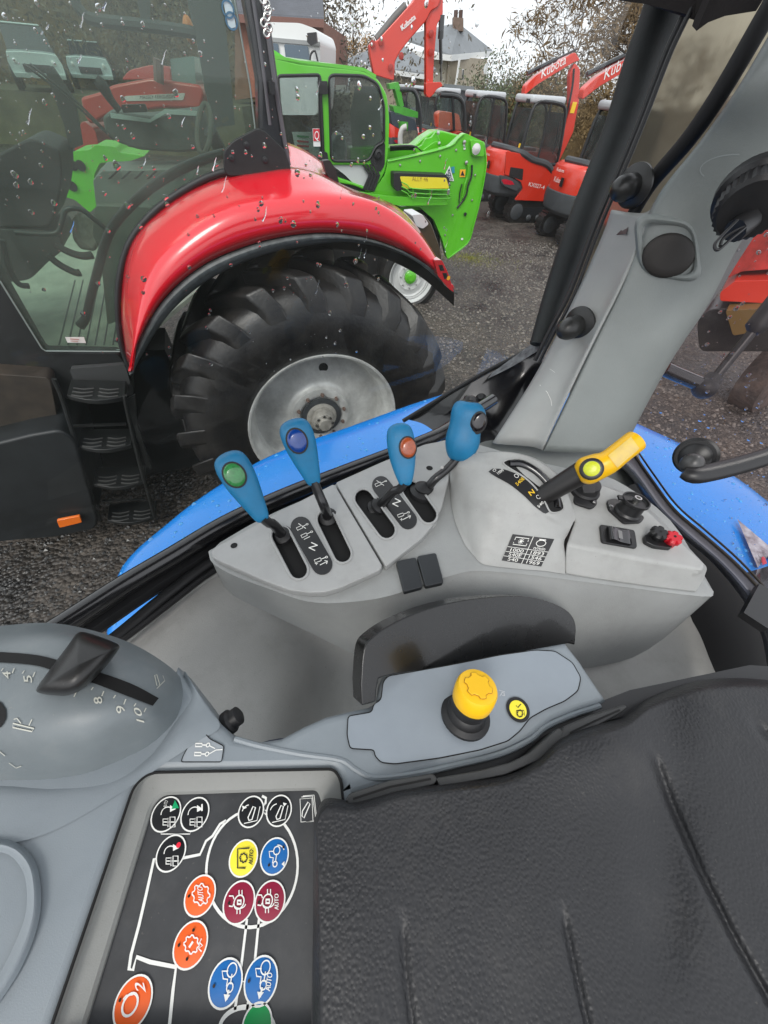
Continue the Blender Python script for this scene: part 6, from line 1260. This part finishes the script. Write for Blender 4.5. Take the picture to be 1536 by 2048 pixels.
ob('warning_print', [pp(TPn(-.034), [(925, 341), (929, 351), (921, 351)], .003, 0)], K_print, th)
ob('panel_slot', [tube([TPn(-.035).at(u, v) for u, v in [(944, 330), (943, 352), (936, 372), (933, 388), (924, 404), (914, 416)]], .014, 6, 3), tube([TPn(-.035).at(u, v) for u, v in [(924, 368), (920, 384), (918, 406)]], .009, 6, 3)], K_rub, th)
ob('slot_rail', [tube([TPn(-.05).at(u, v) for u, v in [(936, 328), (936, 350), (929, 372), (925, 396)]], .014, 8, 3)], GREEN, th)
for u, v, s_ in [(928, 290, 4), (929, 297, 4), (924, 478, 4)]: ob('decal', [pp(TPn(-.03), [(u-s_/2, v-s_/2), (u+s_/2, v-s_/2), (u+s_/2, v+s_/2), (u-s_/2, v+s_/2)], .003, 0)], WHITE, th)
twc = TPn(-.02).at(822, 556)
ob('rear_tyre', [lathe(twc, hin, [(.37, -.02), (.42, -.05), (.50, -.03), (.53, .03), (.53, .32), (.48, .38), (.37, .36)], 40, False)], RUB, th)
tr_ = ob('rear_rim', [lathe(twc, hin, [(.38, -.01), (.385, -.03), (.375, -.03), (.36, .0), (.35, .03), (.34, .04), (.325, .04), (.31, .08), (.29, .09), (.22, .07), (.20, .05), (.14, .05), (.135, .07), (0, .07)], 44, False)], mat('rim_white', (.62, .63, .62), .4), th)
ob('rim_step', [lathe(twc, hin, [(.345, .03), (.345, .025), (.335, .025)], 44, False), lathe(twc, hin, [(.318, .055), (.318, .05), (.308, .05)], 44, False)], mat('rim_shadow', (.3, .3, .3), .5), tr_)
ob('rear_hub', [lathe(twc+hin*.07, -hin, [(.10, 0), (.10, .05), (.085, .065), (.05, .07), (.045, .10), (0, .10)], 24)], GREEN, th)
for k in range(8): a = 2*pi*k/8; ob('wheel_bolt', [lathe(twc+hdir*.17*cos(a)+V((0, 0, .17*sin(a)))+hin*.05, -hin, [(.012, 0), (.012, .02), (0, .02)], 6)], STEEL, tr_)
ob('underbody', [pp(TPn(.3), [(560, 345), (880, 420), (880, 520), (700, 560), (560, 560)], 0, -.9)], K_void, th)
ob('front_wheel', [lathe(TPn(.0).at(600, 520), hin, [(.2, 0), (.42, -.03), (.50, -.0), (.53, .05), (.53, .34), (0, .34)], 28)], RUB, th)

# ================= red mini excavators =================
EA = 15; EO = V((2.96, 13.9, 0)); ER = rotz(R(EA))
def EL(x, y, z): return EO+ER @ V((x, y, z))
EP = lambda y: VP(*(EL(0, y, 0).xy), EA, 0)
ORED = mat('excavator_red', (.62, .035, .015), .3, coat=.5, var=.05, vscale=2); CWG = mat('counterweight_grey', (.05, .055, .06), .5, var=.15, vscale=3); ROOFE = mat('cab_roof_grey', (.46, .48, .50), .4); BLK = mat('frame_black', (.018, .019, .021), .4)
EGL = glass('excavator_glass', (.80, .86, .86), 1.0, dirt=.07, dcol=(.4, .42, .4), dscale=3)
YST = mat('sticker_yellow', (.9, .6, .03), .5)
def excav(lab):
    t = thing('mini_excavator', lab, 'excavator', EO, R(EA), 'red mini excavators in a row')
    plan = [(-.42, 0), (-.56, .12), (-.64, .38), (-.66, .7), (-.64, 1.02), (-.56, 1.28), (-.42, 1.4), (.6, 1.42), (1.15, 1.42), (1.28, 1.2), (1.28, .2), (1.12, -.02), (.4, -.03)]
    def rg(z, k, dx=0): return [EL(.3+(x-.3)*k+dx, .7+(y-.7)*k, z) for x, y in plan]
    ob('counterweight', [loft([rg(.58, .86), rg(.66, .97), rg(.85, 1.0), rg(1.02, .995)])], CWG, t, bevel=.02)
    bd_ = ob('engine_cover', [loft([rg(.80, .985, .05), rg(1.0, .985, .02), rg(1.3, .97), rg(1.46, .93), rg(1.52, .85)])], ORED, t, bevel=.02)
    ob('belt_panel', [tube([EL(x, y, z) for x, y, z in [(-.45, .9, 1.56), (-.3, .2, 1.55), (0, -.02, 1.5), (.35, -.04, 1.38), (.8, -.05, 1.3), (1.1, 0, 1.1), (1.2, .1, .9)]], .07, 8, 3)], CWG, t)
    ob('side_seam', [tube([EL(x, -.035, z) for x, z in [(-.08, .82), (-.04, 1.05), (-.1, 1.42)]], .008, 5, 2), tube([EL(x, -.045, z) for x, z in [(.05, .9), (.6, .95), (1.1, 1.0)]], .006, 5, 2)], K_void, t)
    ob('side_panel', [pp(EP(-.06), rnd([(1029, 400), (1046, 378), (1042, 364), (1022, 352), (1010, 350), (1013, 302), (1045, 308), (1078, 322), (1104, 344), (1111, 364), (1104, 394), (1096, 403)], 3), 0, -.05)], ORED, t, bevel=.008)
    ob('grille', [pp(EP(-.065), rnd([(1021, 334), (1047, 338), (1045, 361), (1018, 352)], 2), 0, -.01)], K_rub, t)
    ob('tail_surround', [pp(EP(-.10), rnd([(1000, 350), (1018, 354), (1036, 364), (1042, 372), (1034, 382), (1012, 374), (1002, 366)], 2), 0, -.06)], CWG, t, bevel=.006)
    ob('tail_light', [pp(EP(-.105), [(1003, 360), (1010, 358), (1024, 362), (1029, 369), (1020, 370), (1008, 368)], 0, -.01)], mat('light_maroon', (.5, .01, .03), .2, coat=1), t)
    ob('model_text', [text('KX027-4', EP(-.064), (1057, 372), (1088, 379), (1059, 364), .001)], WHITE, t, smooth=False)
    ob('brand_text', [text3('Kubota', EL(-.66, .86, 1.17), ER @ V((.02, -.34, 0)), (0, 0, .09)), text3('Kubota', EL(-.665, .86, 1.36), ER @ V((.02, -.30, 0)), (0, 0, .06))], WHITE, t, smooth=False)
    for x, y, z, w, h in [(-.33, -.02, 1.38, .14, .1), (-.3, -.02, 1.24, .08, .07), (.62, -.05, 1.3, .1, .06), (.8, -.05, 1.2, .1, .06), (-.05, -.03, 1.42, .22, .08)]: ob('warning_sticker', [box(EL(x, y, z), (w, .012, h), ER)], YST, t)
    ob('warning_sticker', [box(EL(-.66, .5, 1.2), (.012, .12, .16), ER)], K_pl, t)
    # cab
    side = [(-.02, 1.30), (-.03, 1.7), (.02, 2.25), (.12, 2.40), (.3, 2.43), (.75, 2.40), (.92, 2.32), (1.0, 2.1), (1.1, 1.6), (1.12, 1.35)]
    for y in (0, 1.0):
        ob('cab_frame', [tube([EL(x, y, z) for x, z in side]+[EL(1.1, y, 1.3), EL(.5, y, 1.3)], .038, 8, 2, closed=True)], BLK, t)
        ob('side_glass', [prism([EL(x, y, z) for x, z in side], ER @ V((0, .008, 0)))], EGL, t, smooth=False)
    ob('rear_glass', [prism([EL(-.03, .03, 1.45), EL(-.03, .97, 1.45), EL(.02, .97, 2.3), EL(.02, .03, 2.3)], ER @ V((.008, 0, 0)))], EGL, t, smooth=False)
    ob('front_glass', [prism([EL(1.1, .03, 1.45), EL(1.1, .97, 1.45), EL(.96, .97, 2.25), EL(.96, .03, 2.25)], ER @ V((.008, 0, 0)))], EGL, t, smooth=False)
    ob('middle_post', [bar(EL(.52, 0, 1.3), EL(.5, 0, 2.4), .05, .04, (1, 0, 0))], BLK, t)
    ob('cab_roof', [loft([[EL(x, y, 2.38+dz) for x, y in [(-.06, .0), (-.06, 1.0), (.2, 1.05), (.9, 1.0), (.95, .5), (.9, .02), (.2, -.03)]] for dz in (0, .15)])], ROOFE, t, bevel=.06)
    ob('cab_rear_wall', [box(EL(-.03, .5, 1.4), (.06, 1.0, .22), ER)], CWG, t, bevel=.01)
    ob('seat', [box(EL(.35, .5, 1.5), (.45, .45, .16), ER), box(EL(.14, .5, 1.8), (.12, .44, .55), ER)], mat('seat_wrap2', (.10, .105, .11), .4), t, bevel=.04)
    ob('grab_handle', [tube([EL(.9, -.04, 1.5), EL(.86, -.06, 1.9), EL(.82, -.04, 2.1)], .014, 6)], BLK, t)
    ob('paper_tag', [box(EL(-.045, .12, 1.58), (.01, .09, .17), ER)], YST, t)
    ob('rear_lamp', [box(EL(-.08, .15, 2.42), (.06, .1, .07), ER)], BLK, t)
    # tracks
    for y0 in (-.02, 1.12):
        loop = [(.27+.27*math.sin(a), .27-.27*cos(a)) for a in [-.0-pi*k/8 for k in range(9)]]+[(1.0, .52), (1.6, .50)]+[(1.68+.23*sin(a), .23+.23*cos(a)) for a in [pi*k/8 for k in range(1, 9)]]
        st = [(x, z) for x, z in loop]
        inner = [((x-.97)*.93+.97, (z-.26)*.82+.26) for x, z in st]
        ob('track', [loft([[EL(x, y0, z) for x, z in st], [EL(x, y0+.3, z) for x, z in st]]), ], RUB, t, angle=30)
        pads = []; lp_ = st+[st[0]]
        for i in range(len(lp_)-1):
            a_, b_ = V((lp_[i][0], 0, lp_[i][1])), V((lp_[i+1][0], 0, lp_[i+1][1])); n_ = max(1, int((b_-a_).length/.09))
            for k in range(n_):
                p_ = a_.lerp(b_, (k+.5)/n_); d_ = (b_-a_).normalized(); M_ = ER @ Matrix(((d_.x, 0, -d_.z), (0, 1, 0), (d_.z, 0, d_.x)))
                pads.append(box(EL(p_.x, y0+.15, p_.z), (.045, .31, .05), M_))
        ob('track_pads', pads, RUB, t, smooth=False, kind='stuff')
        for x, r_ in ((.27, .19), (1.68, .16), (.7, .08), (1.0, .08), (1.3, .08)): ob('track_roller', [lathe(EL(x, y0-.012, .26 if r_ > .1 else .12), ER @ V((0, 1, 0)), [(r_, 0), (r_*.8, -.015), (r_*.3, -.03), (0, -.03)], 18)], CWG, t)
        ob('track_frame', [box(EL(.97, y0+.0, .26), (1.1, .02, .22), ER)], BLK, t)
    ob('undercarriage', [box(EL(.95, .7, .42), (.9, .9, .3), ER)], BLK, t, bevel=.03)
    # boom, arm
    b1 = [(1.2, .75), (1.42, .8), (1.72, 1.9), (1.62, 2.45), (1.38, 3.0), (1.18, 3.1), (1.14, 2.9), (1.42, 2.3), (1.42, 1.95)]
    ob('boom', [prism([EL(x, .62, z) for x, z in rnd(b1, .05)], ER @ V((0, .16, 0)))], ORED, t, bevel=.012)
    b2 = [(1.30, 3.14), (1.14, 3.10), (.3, 2.70), (.0, 2.50), (-.02, 2.66), (.2, 2.84), (1.1, 3.26)]
    ob('arm', [prism([EL(x, .60, z) for x, z in rnd(b2, .05)], ER @ V((0, .2, 0)))], ORED, t, bevel=.012)
    ob('arm_text', [text3('Kubota', EL(.36, .592, 2.80), ER @ V((.56, 0, 0))+V((0, 0, .27)), V((-.03, 0, .15)))], WHITE, t, smooth=False)
    ob('hydraulic_cylinder', [tube([EL(.0, .7, 2.86), EL(.7, .7, 3.13)], .045, 10), tube([EL(.7, .7, 3.13), EL(1.15, .7, 3.3)], .022, 8)], K_gloss, t)
    for q_ in (.58, .55): ob('boom_hose', [tube([EL(x-.03, q_, z) for x, z in [(1.28, .95), (1.34, 1.6), (1.36, 2.2), (1.3, 2.7), (1.2, 3.0)]], .018, 6, 3)], K_rub, t)
    ob('boom_sticker', [box(EL(1.5, .61, 2.35), (.12, .01, .2), ER)], YST, t)
    return t
e0 = excav('nearest fully visible red mini excavator with KX027-4 on its side')
def ecopy(dx, dy, rz, lab, kill=True):
    c = copy_tree(e0); c.location = EO+V((dx, dy, 0)); c.rotation_euler = (0, 0, R(EA)+rz); c['label'] = lab
    if kill:
        for k in list(c.children):
            if k.name.split('.')[0] in ('boom', 'arm', 'arm_text', 'hydraulic_cylinder', 'boom_sticker', 'boom_hose'): bpy.data.objects.remove(k)
    return c
rx = ecopy(.83+.62, -2.46+.17, .0, 'red mini excavator partly hidden behind the black window post', False)
for k in rx.children:
    if k.name.split('.')[0] in ('track', 'track_pads', 'track_roller', 'track_frame'): k.location.x -= .5
    if k.name.split('.')[0] in ('boom', 'arm', 'arm_text', 'hydraulic_cylinder', 'boom_sticker', 'boom_hose'): k.location.x -= .72
ecopy(-1.05, 2.7, .05, 'red mini excavator next beyond the KX027-4 one')
ecopy(-2.2, 5.6, .0, 'third red mini excavator counting back from the KX027-4 one')
ecopy(-3.3, 8.6, .06, 'farthest red mini excavator, low behind the green tail panel')
# tall excavator boom
be = thing('tall_excavator', 'large orange-red excavator whose folded boom rises against the sky', 'excavator', (1.6, 17.5, 0))
BPn = lambda b: VP(1.5, 16.5, 12, b)
bin_ = V((-sin(R(12)), cos(R(12)), 0))
def bpp(px, b, th_): return prism([BPn(b).at(u, v) for u, v in px], bin_*th_)
ob('boom', [bpp(rnd([(738, 92), (742, 84), (752, 82), (757, 78), (790, 42), (826, 2), (838, -22), (870, -22), (884, -6), (876, 14), (862, 22), (852, 42), (822, 76), (800, 104), (790, 124), (788, 162), (748, 150), (742, 120)], 4), 0, .35)], ORED, be, bevel=.02)
ob('arm', [bpp(rnd([(850, 10), (868, -8), (886, -8), (886, 28), (874, 50), (868, 120), (866, 170), (852, 168), (852, 60)], 3), .05, .25)], ORED, be, bevel=.015)
ob('link', [bpp(rnd([(852, 165), (882, 164), (886, 172), (874, 178), (866, 190), (858, 196), (852, 190)], 3), .0, .3)], ORED, be, bevel=.01)
ob('boom_text', [text('Kubota', BPn(-.03), (804, 62), (831, 38), (800, 52), .002, .02)], WHITE, be, smooth=False)
ob('boom_cylinder', [tube([BPn(.1).at(753, 80), BPn(.1).at(790, 35), BPn(.1).at(812, 12)], .09, 12)], mat('cylinder_dull', (.10, .09, .085), .5), be)
ob('boom_cylinder', [tube([BPn(.1).at(884, 30), BPn(.1).at(881, 78)], .075, 12), tube([BPn(.1).at(881, 78), BPn(.1).at(882, 128)], .05, 10), tube([BPn(.1).at(882, 128), BPn(.1).at(882, 162)], .02, 8)], K_gloss, be)
for u, v in [(745, 88), (762, 84), (802, 112), (781, 135), (862, 68), (862, 105)]: ob('pivot_pin', [lathe(BPn(-.03).at(u, v), -bin_, [(.07, 0), (.07, .04), (0, .05)], 12)], mat('pin_red', (.35, .03, .02), .4), be)
ob('cab_frame', [tube([BPn(-.4).at(u, v) for u, v in [(796, 182), (826, 180), (834, 196), (835, 250)]], .05, 8, 3), tube([BPn(-.4).at(u, v) for u, v in [(880, 190), (915, 194), (928, 214), (930, 262)]], .05, 8, 3), tube([BPn(-.4).at(u, v) for u, v in [(905, 192), (908, 260)]], .04, 8)], BLK, be)
ob('cab_pane', [bpp([(845, 205), (866, 204), (872, 262), (838, 262)], -.3, .02), bpp([(882, 194), (912, 196), (926, 214), (928, 262), (876, 262)], -.3, .02)], EGL, be)
ob('body', [bpp(rnd([(834, 266), (850, 262), (880, 275), (925, 262), (930, 330), (836, 330)], 4), -.2, 2)], ORED, be, bevel=.03)
ob('orange_tank', [bpp(rnd([(874, 228), (884, 222), (918, 228), (924, 262), (876, 256)], 6), .2, .5)], mat('tank_orange', (.55, .12, .06), .5), be, bevel=.05)
# green machine in the gap
gm = thing('green_loader', 'dark green loader with black roll frame between the telehandler cab and the tall boom', 'loader', (.6, 13, 0))
GMn = VP(.6, 12.5, 10, 0); gi_ = V((-sin(R(10)), cos(R(10)), 0))
def gpp(px, th_, P=GMn): return prism([P.at(u, v) for u, v in px], gi_*th_)
GRD = mat('loader_green', (.06, .33, .03), .4, var=.1)
ob('cab_post', [gpp([(778, 168), (796, 164), (800, 172), (808, 212), (800, 214), (790, 178), (780, 178)], .5)], GRD, gm)
ob('bonnet', [gpp(rnd([(786, 212), (808, 214), (836, 224), (836, 236), (790, 228)], 2), .8)], GRD, gm, bevel=.02)
ob('body', [gpp(rnd([(780, 222), (800, 226), (830, 240), (836, 262), (812, 266), (784, 250)], 5), .9)], mat('loader_dark', (.03, .04, .055), .4), gm, bevel=.03)
ob('roll_frame', [tube([GMn.at(u, v)-gi_*.3 for u, v in [(796, 178), (820, 180), (830, 196), (836, 226), (836, 262)]], .035, 8, 3)], BLK, gm)
ob('lower_panel', [gpp([(796, 242), (816, 244), (816, 262), (798, 258)], .4)], GRD, gm)
ob('exhaust', [tube([GMn.at(u, v)-gi_*.5 for u, v in [(796, 300), (794, 270), (798, 254), (806, 250)]], .055, 10, 3)], mat('exhaust_grey', (.45, .44, .42), .4), gm)
ob('engine', [gpp(rnd([(804, 262), (836, 260), (836, 300), (800, 300)], 3), .5)], mat('engine_dark', (.03, .03, .03), .5, col2=(.18, .17, .12), vscale=14), gm)
# second red tractor through the cab glass
mt = thing('distant_red_tractor', 'red bonneted tractor seen through the glass of the nearer tractor', 'tractor', (-5, 7.5, 0))
MPn = lambda b: VP(-4.2, 7.0, 8, b); mi_ = V((-sin(R(8)), cos(R(8)), 0))
def mpp(px, b, th_): return prism([MPn(b).at(u, v) for u, v in px], mi_*th_)
ob('bonnet', [mpp(rnd([(160, 195), (200, 184), (225, 170), (300, 156), (400, 170), (408, 190), (400, 218), (330, 216), (215, 230), (180, 250), (168, 230)], 8), 0, .9)], mat('dull_red', (.42, .03, .02), .35, coat=.4), mt, bevel=.06)
ob('fender', [mpp(rnd([(242, 160), (258, 140), (300, 130), (340, 132), (342, 165), (300, 158)], 8), .4, .6), mpp(rnd([(145, 280), (165, 240), (190, 260), (200, 300), (150, 305)], 8), .1, .5)], mat('dull_red', (.42, .03, .02), .35), mt, bevel=.04)
ob('name_band', [mpp(rnd([(248, 192), (370, 186), (366, 200), (252, 202)], 3), -.01, .01)], mat('band_silver', (.55, .52, .5), .5), mt)
ob('name_text', [text('MASSEY FERGUSON', MPn(-.02), (280, 198), (350, 196), (280, 191), .001)], K_print, mt, smooth=False)
ob('exhaust', [tube([MPn(-.1).at(316, 118), MPn(-.1).at(318, 165)], .06, 8)], mat('pipe_dark', (.12, .06, .05), .5), mt)
ob('cab', [mpp(rnd([(340, 118), (388, 112), (392, 172), (346, 172)], 4), .1, .5)], mat('cab_teal', (.12, .18, .17), .2, coat=.5), mt)
# green implement below it
gl2 = thing('green_implement', 'bright green machine frame seen low through the red tractor cab glass', 'machine', (-3.4, 4.8, 0))
LPn = VP(-3.2, 5.2, 18, 0)
def lpp(px, th_, P=LPn): return prism([P.at(u, v) for u, v in px], V((-sin(R(18)), cos(R(18)), 0))*th_)
GR2 = mat('bright_green', (.12, .50, .03), .4, var=.12, vscale=3)
ob('frame', [lpp(rnd([(126, 314), (150, 302), (180, 300), (190, 290), (230, 294), (240, 306), (290, 312), (260, 322), (200, 326), (188, 350), (196, 410), (180, 425), (150, 400), (124, 392)], 4), .5)], GR2, gl2, bevel=.02)
for u, v in [(146, 330), (162, 331), (145, 372)]: ob('frame_hole', [lathe(LPn.at(u, v)-V((-sin(R(18)), cos(R(18)), 0))*.01, V((sin(R(18)), -cos(R(18)), 0)), [(.045, 0), (.045, .01), (0, .01)], 12)], K_void, gl2)
# red machine seen through the rear window at far right
rm_ = thing('red_machine', 'red tracked machine glimpsed through the wet rear window at the right edge', 'excavator', (5.6, 4.0, 0))
RPn = VP(4.6, 3.6, -35, 0); ri_ = V((-sin(R(-35)), cos(R(-35)), 0))
def rpp(px, th_, b=0): return prism([RPn.at(u, v)+ri_*b for u, v in px], ri_*th_)
ob('body', [rpp(rnd([(1440, 585), (1470, 562), (1560, 560), (1640, 555), (1640, 612), (1560, 608), (1440, 602)], 5), 1.5)], ORED, rm_, bevel=.02)
ob('upper_body', [rpp(rnd([(1490, 470), (1640, 380), (1640, 540), (1480, 552), (1450, 566)], 6), 1.2, .2)], mat('machine_dark_red', (.16, .02, .012), .5, col2=(.5, .04, .03), vscale=5), rm_, bevel=.03)
ob('track', [rpp(rnd([(1395, 640), (1420, 615), (1660, 612), (1660, 700), (1400, 700)], 14), .5, -.05)], RUB, rm_, bevel=.03)
ob('boom_foot', [rpp(rnd([(1455, 610), (1530, 606), (1520, 650), (1470, 660)], 6), .3, -.2)], mat('ochre_part', (.14, .08, .015), .6), rm_, bevel=.02)
ob('muddy_tyre', [lathe(pz(1545, 760, .35), (.5, -.8, .1), [(.15, .1), (.3, .12), (.40, .08), (.42, 0), (.42, -.2), (.2, -.25)], 30)], mat('muddy_rubber', (.05, .04, .035), .7, col2=(.14, .10, .08), vscale=9, bump=1, bscale=14, dist=.02), rm_)

# ================= raindrops on our window =================
DROP = mat('water_drop', (.95, .97, 1), .02, trans=1)
def drops(P, region, n, s0, s1, seed, nm, parent, sm=1.35):
    rs = random.Random(seed); ps = []
    while len(ps) < n:
        u, v = rs.uniform(region[0], region[2]), rs.uniform(region[1], region[3])
        c = P.at(u, v, -.0015); s = s0+(s1-s0)*rs.random()**3; nrm = P.n if P.n.dot(CP-P.p) > 0 else -P.n
        up = V((0, 0, 1)); sd2 = nrm.cross(up).normalized(); an = rs.gauss(0, .5); a_ = sd2*cos(an)+up*sin(an); b_ = nrm.cross(a_); el = rs.uniform(.8, sm)
        rr = []
        for rad, h in [(1, 0), (.92, .28), (.65, .5), (.3, .62), (.01, .66)]:
            rr.append([c-nrm*(h*s*.8+.0002)+(a_*cos(2*pi*k/9)*(1+.18*sin(k*2.1+an))+b_*sin(2*pi*k/9)*el)*rad*s for k in range(9)])
        rr.insert(0, [c-nrm*.0002]*9)
        ps.append(loft(rr, False))
    return ob(nm, [merge(ps)], DROP, parent, kind='stuff', angle=80)
drops(GLP, (0, 0, 1000, 750), 200, .0005, .0026, 5, 'raindrops', pane)
drops(GLP, (200, 250, 760, 720), 50, .0015, .0038, 15, 'raindrops', pane)
drops(GLP, (560, 0, 980, 560), 45, .0015, .0042, 6, 'raindrops', pane)
drops(GLP, (0, 0, 560, 400), 110, .0004, .0014, 7, 'raindrops', pane)
rs = random.Random(21); rn_ = []
for i in range(26):      # short water runs below larger drops
    u, v = rs.uniform(0, 900), rs.uniform(0, 640); k = rs.uniform(8, 34); w_ = rs.uniform(.0005, .0011)
    pts = [GLP.at(u+rs.uniform(-1.5, 1.5)-j*.35*k/5, v+k*j/4, -.001)  for j in range(5)]
    rn_.append(tube(pts, [w_*.3, w_*.7, w_, w_, w_*1.8], 6, 2, flat=.5))
ob('water_runs', [merge(rn_)], DROP, pane, kind='stuff')
drops(RP, (1300, 400, 1536, 1100), 220, .0008, .0035, 8, 'raindrops', rear)
# beads of water on the blue fender: opaque, refracted light put into their colour
FO = On(fend); fp = []; rs = random.Random(3)
for i in range(1800):
    u = rs.uniform(210, 1000) if i % 3 else rs.uniform(1260, 1536); v = rs.uniform(780, 1280)
    h = FO.hit(u, v)
    if not h: continue
    c, n_ = h; s = .0015+.0065*rs.random()**3; x, y, z = frame(n_)
    fp.append(loft([[c+z*h2*s+(x*cos(k)+y*sin(k))*r2*s for k in [2*pi*j/7 for j in range(7)]] for r2, h2 in [(1, 0), (.8, .3), (.4, .5), (.01, .55)]], False))
ob('water_beads', [merge(fp)], mat('bead_on_blue', (.03, .36, .86), .04, coat=1, var=.3, vscale=60), own, kind='stuff')
